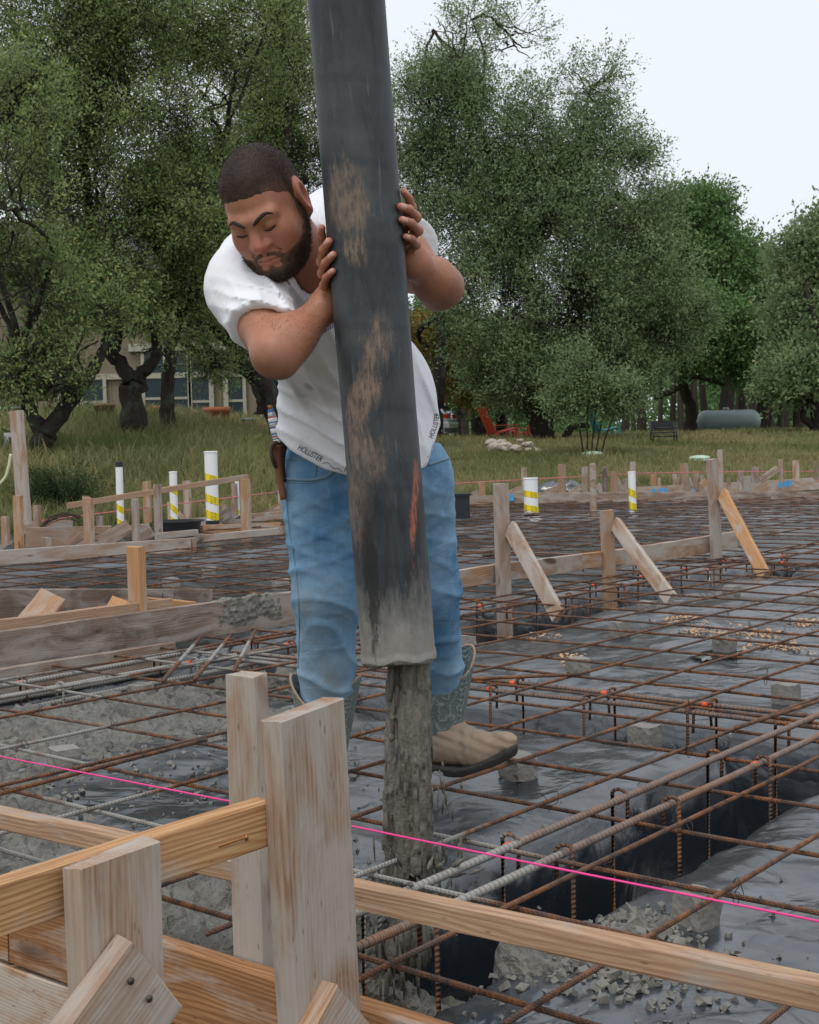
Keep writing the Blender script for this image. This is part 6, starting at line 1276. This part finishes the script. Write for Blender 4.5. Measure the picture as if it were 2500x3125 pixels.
def fuzz(V, F, n, ln, seed, msk):
    rg = np.random.default_rng(seed); N = vnormals(V, F); fi = rg.integers(0, len(F), n); w4 = rg.dirichlet(np.ones(4), n); P = (V[F[fi]]*w4[:, :, None]).sum(1); D = (N[F[fi]]*w4[:, :, None]).sum(1)+rg.normal(0, .35, (n, 3)); k = msk(tol(P)) > .004; P = P[k]; D = D[k]; n = len(P); D /= np.linalg.norm(D, axis=1)[:, None]; S = np.cross(D, rg.normal(size=(n, 3))); S /= np.linalg.norm(S, axis=1)[:, None]
    l = (ln*rg.uniform(.5, 1.3, n))[:, None]; Vq = np.stack([P-S*.00045-D*.001, P+S*.00045-D*.001, P+D*l], 1).reshape(-1, 3); return Vq, np.arange(n*3).reshape(n, 3)
for o_, msk, nn, ln in ((hair, hairmask, 30000, .0022), (beard, beardmask, 16000, .006)):
    Vm = np.array([v.co[:] for v in o_.data.vertices])+np.array(o_.matrix_world.translation); Fm = np.array([p.vertices[:] for p in o_.data.polygons]); V, F = fuzz(Vm, Fm, nn, ln, 5, msk); mesh('hair_tips', V, F, M_HAIR, o_, col=np.zeros((len(V), 3)))
# fine dark hair on the forearms
_ah = []
for (sh, el, wr), (V, F, _t) in zip(((SHR, ELR, WRI), (SHL, ELL_, WLI)), body[2:4]):
    rg = np.random.default_rng(77); N = vnormals(V, F); t_ = ((V-el)@(wr-el))/((wr-el)@(wr-el)); fi = rg.integers(0, len(F), 5200); tt = t_[F[fi, 0]]; fi = fi[(tt > .05) & (tt < .92)]
    P = V[F[fi]].mean(1)+rg.normal(0, .0012, (len(fi), 3)); D = N[F[fi, 0]]*.5+nrm(wr-el)*.8+rg.normal(0, .35, (len(fi), 3)); D /= np.linalg.norm(D, axis=1)[:, None]; S = np.cross(D, N[F[fi, 0]]); S /= np.linalg.norm(S, axis=1)[:, None]+1e-9; l = rg.uniform(.004, .010, len(fi))[:, None]
    _ah.append(np.stack([P-S*.00022, P+S*.00022, P+D*l], 1).reshape(-1, 3))
_av = np.vstack(_ah); tag(mesh('arm_hair', _av, np.arange(len(_av)).reshape(-1, 3), M_HAIR2, man), kind='stuff')
# ---- T-shirt
HEMX = [W(a, 1400, 3.4)[0] for a in (840, 900, 1000, 1100, 1200, 1300, 1345)]; HEMZ = [W(a, r, 3.33)[2] for a, r in ((840, 1325), (900, 1378), (1000, 1432), (1100, 1458), (1200, 1458), (1300, 1425), (1345, 1300))]
SLR1 = W(808, 1002, 2.94); SLL1 = W(1268, 752, 3.25)
NCK = W(925, 790, 3.13)
def f_tee(P):
    d = ell(P, CH, (.172, .15, .185)); d = smin(d, ell(P, BE, (.197, .158, .205)), .09); d = smin(d, ell(P, BE+np.array([.0, .0, -.13]), (.205, .165, .13)), .06)
    d = smin(d, rcone(P, W(810, 820, 3.17), W(1085, 740, 3.36), .11, .11), .07); d = smin(d, sph(P, SHR, .089), .05); d = smin(d, sph(P, W(1080, 712, 3.36), .105), .05)
    d = smin(d, rcone(P, W(965, 830, 3.24), W(1010, 690, 3.36), .085, .085), .05)
    slr = np.minimum(rcone(P, SHR, SHR+(SLR1-SHR)*1.5, .088, .060), ell(P, SHR+(ELR-SHR)*.5+np.array([.0, -.003, .003]), (.055, .055, .08))); d = smin(d, slr, .035)
    cutp = (P-SLR1)@nrm(SLR1-SHR)+.42*((P-SLR1)@np.array([-.85, 0, -.5]))
    sll = np.maximum(rcone(P, SHL, SHL+(SLL1-SHL)*1.5, .072, .066), (P-SLL1)@nrm(SLL1-SHL)); d = smin(d, sll, .03)
    # cloth folds
    def ridge(o, dirn, across, per, amp, r): q = P-o; s = q@nrm(across); s = s+.006*vnoise(P[:, 0]*13, P[:, 1]*13, P[:, 2]*13, seed=2); return -1.5*amp*np.maximum(0, np.cos(2*math.pi*s/per))**3*np.exp(-((q@nrm(dirn))/r)**2-(s/(per*2.4))**2)
    d = d+ridge(W(790, 930, 3.0), np.array([.9, .0, -.35]), np.array([.30, 0, .95]), .030, .0065, .10)+ridge(W(880, 930, 3.1), np.array([.55, 0, -.8]), np.array([.8, 0, .55]), .036, .0075, .10)+ridge(W(930, 1130, 3.24), np.array([.5, 0, -.85]), np.array([.85, 0, .5]), .05, .006, .14)+ridge(W(1000, 1330, 3.27), np.array([.85, 0, -.5]), np.array([.5, 0, .85]), .045, .0085, .2)+ridge(W(1310, 1200, 3.35), np.array([.3, 0, -.9]), np.array([.9, 0, .3]), .05, .006, .12)+ridge(W(985, 690, 3.2), np.array([.2, 0, -1]), np.array([1, 0, .2]), .03, .005, .07)
    d = d-.0045*fbm(P[:, 0]*9+P[:, 2]*3, P[:, 1]*9, P[:, 2]*6, seed=8, octv=3)
    d = np.maximum(d, np.interp(P[:, 0], HEMX, HEMZ)-P[:, 2])
    d = np.maximum(d, -(rcone(P, NB0, NB1+(NB1-NB0)*.1, .0645, .079))); d = smax(d, -(sph(P, NCK+np.array([.012, -.03, .035]), .062)), .006)
    d = np.maximum(d, -np.maximum(rcone(P, SHR, ELR+(ELR-SHR)*.3, .112, .115), -cutp))
    d = np.maximum(d, -np.maximum(np.minimum(rcone(P, SHR, ELR, .058, .046)-.004, ell(P, SHR+(ELR-SHR)*.55+np.array([.0, -.003, .003]), (.046, .046, .07))-.003), -((P-SLR1)@nrm(SLR1-SHR)+.02)))
    d = np.maximum(d, -np.maximum(rcone(P, SHL, ELL_, .056, .05)-.004, -((P-SLL1)@nrm(SLL1-SHL)+.03))); return np.maximum(d, -(rcone(P, HB, HT, HR+.003, HR+.003)))
V, F = sdfmesh(f_tee, (-.50, 2.78, .72), (.24, 3.68, 1.62), .0058, 1.6); V = relax(V, F, 4, .4); tee = mesh('t_shirt', V, F, M_TEE, man, True); TEE_V, TEE_F = V, F
# collar rib
from mathutils.bvhtree import BVHTree
BV = BVHTree.FromPolygons([tuple(v) for v in V], [tuple(f) for f in F.tolist()])
def onto(px, py, lift=.0015):
    d = nrm(ray(px, py)); h = BV.ray_cast(Vector(CAM), Vector(d)); return None if h[0] is None else np.array(h[0])-d*lift
pc = [onto(x, y, .0) for x, y in [(952, 640), (972, 690), (981, 735), (975, 785), (955, 812), (925, 822), (900, 820)]]; pc = [p for p in pc if p is not None]
if len(pc) > 3:
    P = catmull(pc, 6); tubeobj('collar', P, .0062, M_TEE, tee, 8)
# hem band with its lettering
def hemrow(x): return np.interp(x, (840, 900, 1000, 1100, 1200, 1300, 1345), (1325, 1378, 1432, 1458, 1458, 1425, 1300))
def strip(x0, x1, o0, o1, mat, name, lift, n=40):
    V = []
    for k in range(n+1):
        x = x0+(x1-x0)*k/n; y = hemrow(x); sl = (hemrow(x+5)-hemrow(x-5))/10; nx_, ny_ = sl/math.hypot(1, sl), -1/math.hypot(1, sl)
        for o_ in (o0, o1):
            p = onto(x+nx_*o_, y+ny_*o_-3, lift)
            if p is None: return None
            V.append(p)
    return mesh(name, V, [(2*k, 2*k+1, 2*k+3, 2*k+2) for k in range(n)], mat, tee, True)
def lettering(text, pts, size, mat, name, shear=.15, lift=.0022):
    """text laid along a path of photo pixels and pressed onto the shirt"""
    cu = bpy.data.curves.new('txt', 'FONT'); cu.body = text; cu.size = 1.0; cu.shear = shear; cu.resolution_u = 2; to = bpy.data.objects.new('txt', cu); COL.objects.link(to); bpy.context.view_layer.update(); me = bpy.data.meshes.new_from_object(to); bpy.data.objects.remove(to)
    bm = bmesh.new(); bm.from_mesh(me); bmesh.ops.triangulate(bm, faces=bm.faces[:]); bmesh.ops.subdivide_edges(bm, edges=[e for e in bm.edges if e.calc_length() > .25], cuts=2); V = np.array([v.co[:] for v in bm.verts]); F = [[v.index for v in f.verts] for f in bm.faces]; bm.free()
    P = catmull(np.array([(a, c, 0) for a, c in pts], float), 20)[:, :2]; sl = np.concatenate([[0], np.cumsum(np.linalg.norm(np.diff(P, axis=0), axis=1))]); tot = sl[-1]; wx = V[:, 0].max()-V[:, 0].min(); s = (V[:, 0]-V[:, 0].min())/wx*tot
    cx = np.interp(s, sl, P[:, 0]); cy = np.interp(s, sl, P[:, 1]); e = 2.; tx = np.interp(s+e, sl, P[:, 0])-np.interp(s-e, sl, P[:, 0]); ty = np.interp(s+e, sl, P[:, 1])-np.interp(s-e, sl, P[:, 1]); ln = np.hypot(tx, ty)+1e-9; ux, uy = ty/ln, -tx/ln
    Q = [onto(a+p*size*h, c+q_*size*h, lift) for a, c, p, q_, h in zip(cx, cy, ux, uy, V[:, 1])]
    ok = [q is not None for q in Q]
    if not any(ok): return
    df = next(q for q in Q if q is not None); Q = [q if q is not None else df for q in Q]; F = [f for f in F if all(ok[i] for i in f)]; F += [f[::-1] for f in F] if False else []
    return mesh(name, Q, F, mat, tee)
def hempath(x0, x1, off, n=6): return [(x, hemrow(x)-off) for x in np.linspace(x0, x1, n)]
lettering('HOLLISTER', hempath(907, 978, 10), 26, M_INK, 'hem_lettering'); lettering('HOLLISTER', hempath(1050, 1150, 6), 26, M_INK, 'hem_lettering'); lettering('HOLLISTER', [(1322, 1338), (1331, 1312), (1338, 1290), (1342, 1262)], 22, M_INK, 'hem_lettering')
lettering('Calif', [(985, 1018), (1005, 1006), (1045, 990)], 34, M_BLUEINK, 'chest_script', shear=.5)
for pts in ([(985, 1414), (1000, 1412), (1012, 1424), (1022, 1430), (1030, 1428), (1045, 1440)], [(1305, 1395), (1315, 1380), (1318, 1368), (1325, 1350)]):
    q = [onto(x, y, .001) for x, y in pts]; q = [p for p in q if p is not None]
    if len(q) > 2: tubeobj('hem_script', catmull(q, 4), .0007, M_BLUEINK, tee, 5)
# ---- jeans
def f_jeans(P):
    d = ell(P, PELV, (.208, .150, .15)); d = smin(d, rcone(P, PELV+ZZ*.09, PELV+ZZ*.03, .15, .17), .05)
    for h_, k_, a_, r in ((HIPR, KNR, ANR, (.108, .082, .071)), (HIPL, KNL, ANL, (.104, .080, .062))):
        l = smin(rcone(P, h_, k_, r[0], r[1]), rcone(P, k_, a_, r[1]*.98, r[2]), .03); d = smin(d, l, .045)
        # creases bunching above and below the knee and over the boot
        q = P-k_; wv = fbm(P[:, 0]*5, P[:, 1]*5, P[:, 2]*5, seed=int(r[0]*1000), octv=2); amp = .010*np.exp(-((q[:, 2]+.02)/.11)**2)+.013*np.exp(-((P[:, 2]-a_[2]-.05)/.10)**2)+.0025
        s = q[:, 2]*21+q[:, 0]*7+wv*1.6; fr = np.abs(((s/2) % 1)*2-1); d = d-amp*(np.maximum(0, 1-fr*1.7)**2)*(.45+.55*vnoise(P[:, 0]*9, P[:, 1]*9, np.floor(s/2)*3.7, seed=5))*((q[:, 0]**2+(q[:, 1])**2) < .05)
        c = h_-ZZ*.11; q = P-c
        for sg, pr in ((.45, .06), (-.3, .075)): s = q[:, 2]+sg*q[:, 0]+.02*fbm(P[:, 0]*6, P[:, 1]*6, P[:, 2]*6, seed=77, octv=2); d = d-.005*np.maximum(0, np.cos(2*math.pi*s/pr))**3*np.exp(-(q[:, 2]/.12)**2-(q[:, 0]/.13)**2)
    d = d-.003*fbm(P[:, 0]*11, P[:, 1]*11, P[:, 2]*15, seed=18, octv=3)
    d = np.maximum(d, P[:, 2]-(W(900, 1376, 3.45)[2]+.012)); return d
V, F = sdfmesh(f_jeans, (-.34, 3.3, .12), (.30, 4.02, .99), .0056, 1.5); V = relax(V, F, 1, .3); jeans = mesh('jeans', V, F, M_DENIM, man, True)
BVJ = BVHTree.FromPolygons([tuple(v) for v in V], [tuple(f) for f in F.tolist()])
def ontoj(px, py, lift=.001): d = nrm(ray(px, py)); h = BVJ.ray_cast(Vector(CAM), Vector(d)); return None if h[0] is None else np.array(h[0])-d*lift
def seam(name, pts, r, mat=None, n=8):
    q = [ontoj(x, y) for x, y in catmull(np.array([(a, c, 0) for a, c in pts], float), n)[:, :2]]; q = [p for p in q if p is not None]
    if len(q) > 3: tubeobj(name, q, r, mat or M_THREAD, jeans, 6)
seam('waistband_seam', [(872, 1402), (930, 1404), (1000, 1410), (1060, 1420)], .0022); seam('pocket_seam', [(864, 1460), (900, 1463), (960, 1463), (1000, 1452), (1022, 1432)], .0042); seam('pocket_seam', [(866, 1470), (905, 1473), (965, 1471), (1010, 1457)], .0014); seam('fly_seam', [(965, 1418), (963, 1456)], .0014); seam('side_seam', [(872, 1490), (884, 1620), (905, 1760), (914, 1900), (910, 2040)], .0016); seam('pocket_seam', [(1308, 1418), (1350, 1404), (1378, 1396)], .0040)
# ---- boots
def boot(name, ankle, toe_dir, sole_z, top_c, label, toe_up=.0, leg=None, vrot=0.):
    td = nrm(np.array([toe_dir[0], toe_dir[1], 0])); sd_ = np.array([-td[1], td[0], 0]); heel = ankle-td*.055; heel[2] = sole_z+.05; ball = ankle+td*.125; ball[2] = sole_z+.047+toe_up*.45; toe = ankle+td*.20; toe[2] = sole_z+.043+toe_up; mid = ankle+td*.05; mid[2] = sole_z+.085
    def loc(P): q = P-ankle; return q@td, q@sd_, P[:, 2]
    def f_foot(P, g=0.):
        d = rcone(P, heel+ZZ*.012, mid, .044+g, .047+g); d = smin(d, rcone(P, mid, ball, .047+g, .046+g), .04); d = smin(d, rcone(P, ball, toe, .046+g, .030+g), .03); d = smin(d, rcone(P, ankle*A3(1, 1, 0)+ZZ*(sole_z+.10), ankle*A3(1, 1, 0)+ZZ*(sole_z+.17)-td*.006, .05+g, .052+g), .04); return d
    def zs(P): a = (P-ankle)@td; return sole_z+np.maximum(0, (a-.06)/.15)**1.6*toe_up
    def f_up(P): return np.maximum(np.maximum(f_foot(P)+.0014*fbm(P[:, 0]*40, P[:, 1]*40, P[:, 2]*40, seed=3, octv=2)+.0022*np.cos(((P-ankle)@td)*190+P[:, 2]*60)*np.exp(-(((P-ankle)@td-.085)/.03)**2)+.0025*np.cos(P[:, 2]*230+((P-ankle)@td)*70)*np.exp(-((P[:, 2]-sole_z-.115)/.03)**2), zs(P)+.025-P[:, 2]), P[:, 2]-(sole_z+.155+.10*((P-ankle)@td)))
    def f_sole(P):
        a, s_, z = loc(P); P2 = P.copy(); P2[:, 2] = zs(P)+.047; d = np.maximum(f_foot(P2, .007-.25*np.abs(z-zs(P)-.018)), np.maximum(zs(P)-z, z-(zs(P)+.030))); arch = np.maximum(np.abs(a-.002)-.024, z-(zs(P)+.014)); return np.maximum(d, -arch)+.0012*vnoise(P[:, 0]*150, P[:, 1]*150, P[:, 2]*150, seed=2)
    a0 = ankle*A3(1, 1, 0)+ZZ*(sole_z+.12); lo = ankle-.27; hi = ankle+.27; lo[2] = sole_z-.02; hi[2] = sole_z+.42
    def f_sh(P):
        g = rcone(P, a0, top_c+(top_c-a0)*.6, .057, .096); q = P-top_c; an = np.arctan2(q@sd_, q@td)+vrot; rim = top_c[2]+.040-.038*np.cos(2*an)
        d = np.maximum(g, P[:, 2]-rim); d = np.maximum(d, (sole_z+.115+.10*((P-ankle)@td))-P[:, 2]); return np.maximum(d, -np.maximum(rcone(P, a0, top_c+(top_c-a0)*.6, .052, .0915), -(P[:, 2]-(top_c[2]-.12))))
    for nm, fn, mt in (('boot_vamp', f_up, M_TAN), ('boot_sole', f_sole, M_SOLE), ('boot_shaft', f_sh, M_BTEAL)):
        V, F = sdfmesh(fn, lo, hi, .0038, 1.6); V = relax(V, F, 1, .35); o = mesh(nm, V, F, mt, man, True); 
        if nm == 'boot_vamp': o['label'] = label
    # piping along the scalloped rim
    P = []
    for k in range(41):
        a = k/40*2*math.pi; rim = top_c[2]+.040-.038*math.cos(2*(a+vrot)); t = (rim-a0[2])/(top_c[2]-a0[2]); c = a0+(top_c-a0)*t; r = .057+(.096-.057)*t/1.6-.002; P.append(c+r*(math.cos(a)*td+math.sin(a)*sd_))
    tubeobj('boot_rim', P, .0036, M_TAN, man, 6)
boot('right_boot', W(1352, 2290, 3.86), np.array([.86, -.50]), -.034, W(1352, 2062, 3.86), 'muddy tan boot foot with a black sole tip', .06, vrot=.5)
boot('left_boot', W(990, 2390, 3.58), np.array([-.25, -1.]), -.05, W(992, 2150, 3.57), 'tan boot foot hidden behind the big post', .0)
# belt, ring
q = [ontoj(x, y, .003) for x, y in ((872, 1382), (890, 1381), (920, 1383), (960, 1386))]; q = [p for p in q if p is not None]
P = []
for k in range(37):
    a = k/36*2*math.pi; P.append(PELV+np.array([.176*math.cos(a), .150*math.sin(a), W(900, 1376, 3.45)[2]-.012-PELV[2]]))
V = np.vstack([np.array(P)-ZZ*.017, np.array(P)+ZZ*.018]); n = len(P); mesh('belt', V, [(k, k+1, n+k+1, n+k) for k in range(n-1)], M_DKLEA, man, True)
rc_ = LF[2][2]*.75+LF[2][3]*.25; ax = nrm(LF[2][2]-LF[2][3]); e1 = nrm(np.cross(ax, ZZ)); e2 = np.cross(ax, e1); P = [rc_+.0125*(math.cos(a)*e1+math.sin(a)*e2) for a in np.linspace(0, 2*math.pi, 25)]; tubeobj('finger_ring', P, .0016, M_GOLD, man, 8)
# ---- sheathed knife on the belt
kn = thing('sheathed_knife', W(850, 1520, 3.40), 'knife with blue, white and orange banded handle in a brown leather sheath', 'knife')
K0, K1 = W(848, 1352, 3.41), W(824, 1240, 3.41); kd = K1-K0
cols = [('white', M_WHITE, .0, .10), ('blue', M_BLUEP, .10, .125), ('white', M_WHITE, .125, .155), ('orange', M_RED, .155, .175), ('steel', M_FOIL, .175, .235), ('blue', M_BLUEP, .235, .265), ('white', M_WHITE, .265, .40), ('blue', M_BLUEP, .40, .43), ('steel', M_FOIL, .43, .55), ('blue', M_BLUEP, .55, .575), ('white', M_WHITE, .575, .68), ('orange', M_RED, .68, .71), ('steel', M_FOIL, .71, .84), ('blue', M_BLUEP, .84, .92), ('brass', M_BRASS, .92, 1.03)]
for nm, mt, a, e in cols:
    ts = np.linspace(a, e, 4); rr = np.interp(ts, [0, .3, .65, .9, .93, 1.03], [.0085, .0115, .0118, .0075, .006, .006]); tubeobj('handle_band', [K0+kd*t for t in ts], rr, mt, kn, 14)
S0, S1, S2_ = W(846, 1378, 3.42), W(851, 1440, 3.42), W(866, 1525, 3.42); V, F, u = tube(catmull([K0, S0, S1, S2_], 6), np.linspace(.0125, .0085, 19), 10); mesh('sheath', V, F, M_LEATH, kn, True)
tubeobj('sheath_loop', catmull([W(855, 1355, 3.41), W(838, 1352, 3.40), W(829, 1370, 3.40), W(832, 1400, 3.40), W(842, 1425, 3.41)], 5), .0055, M_DKLEA, kn, 8)
tubeobj('sheath_strap', catmull([W(872, 1335, 3.45), W(862, 1375, 3.44), W(858, 1420, 3.43), W(862, 1470, 3.43)], 5), .010, M_DKLEA, kn, 8)
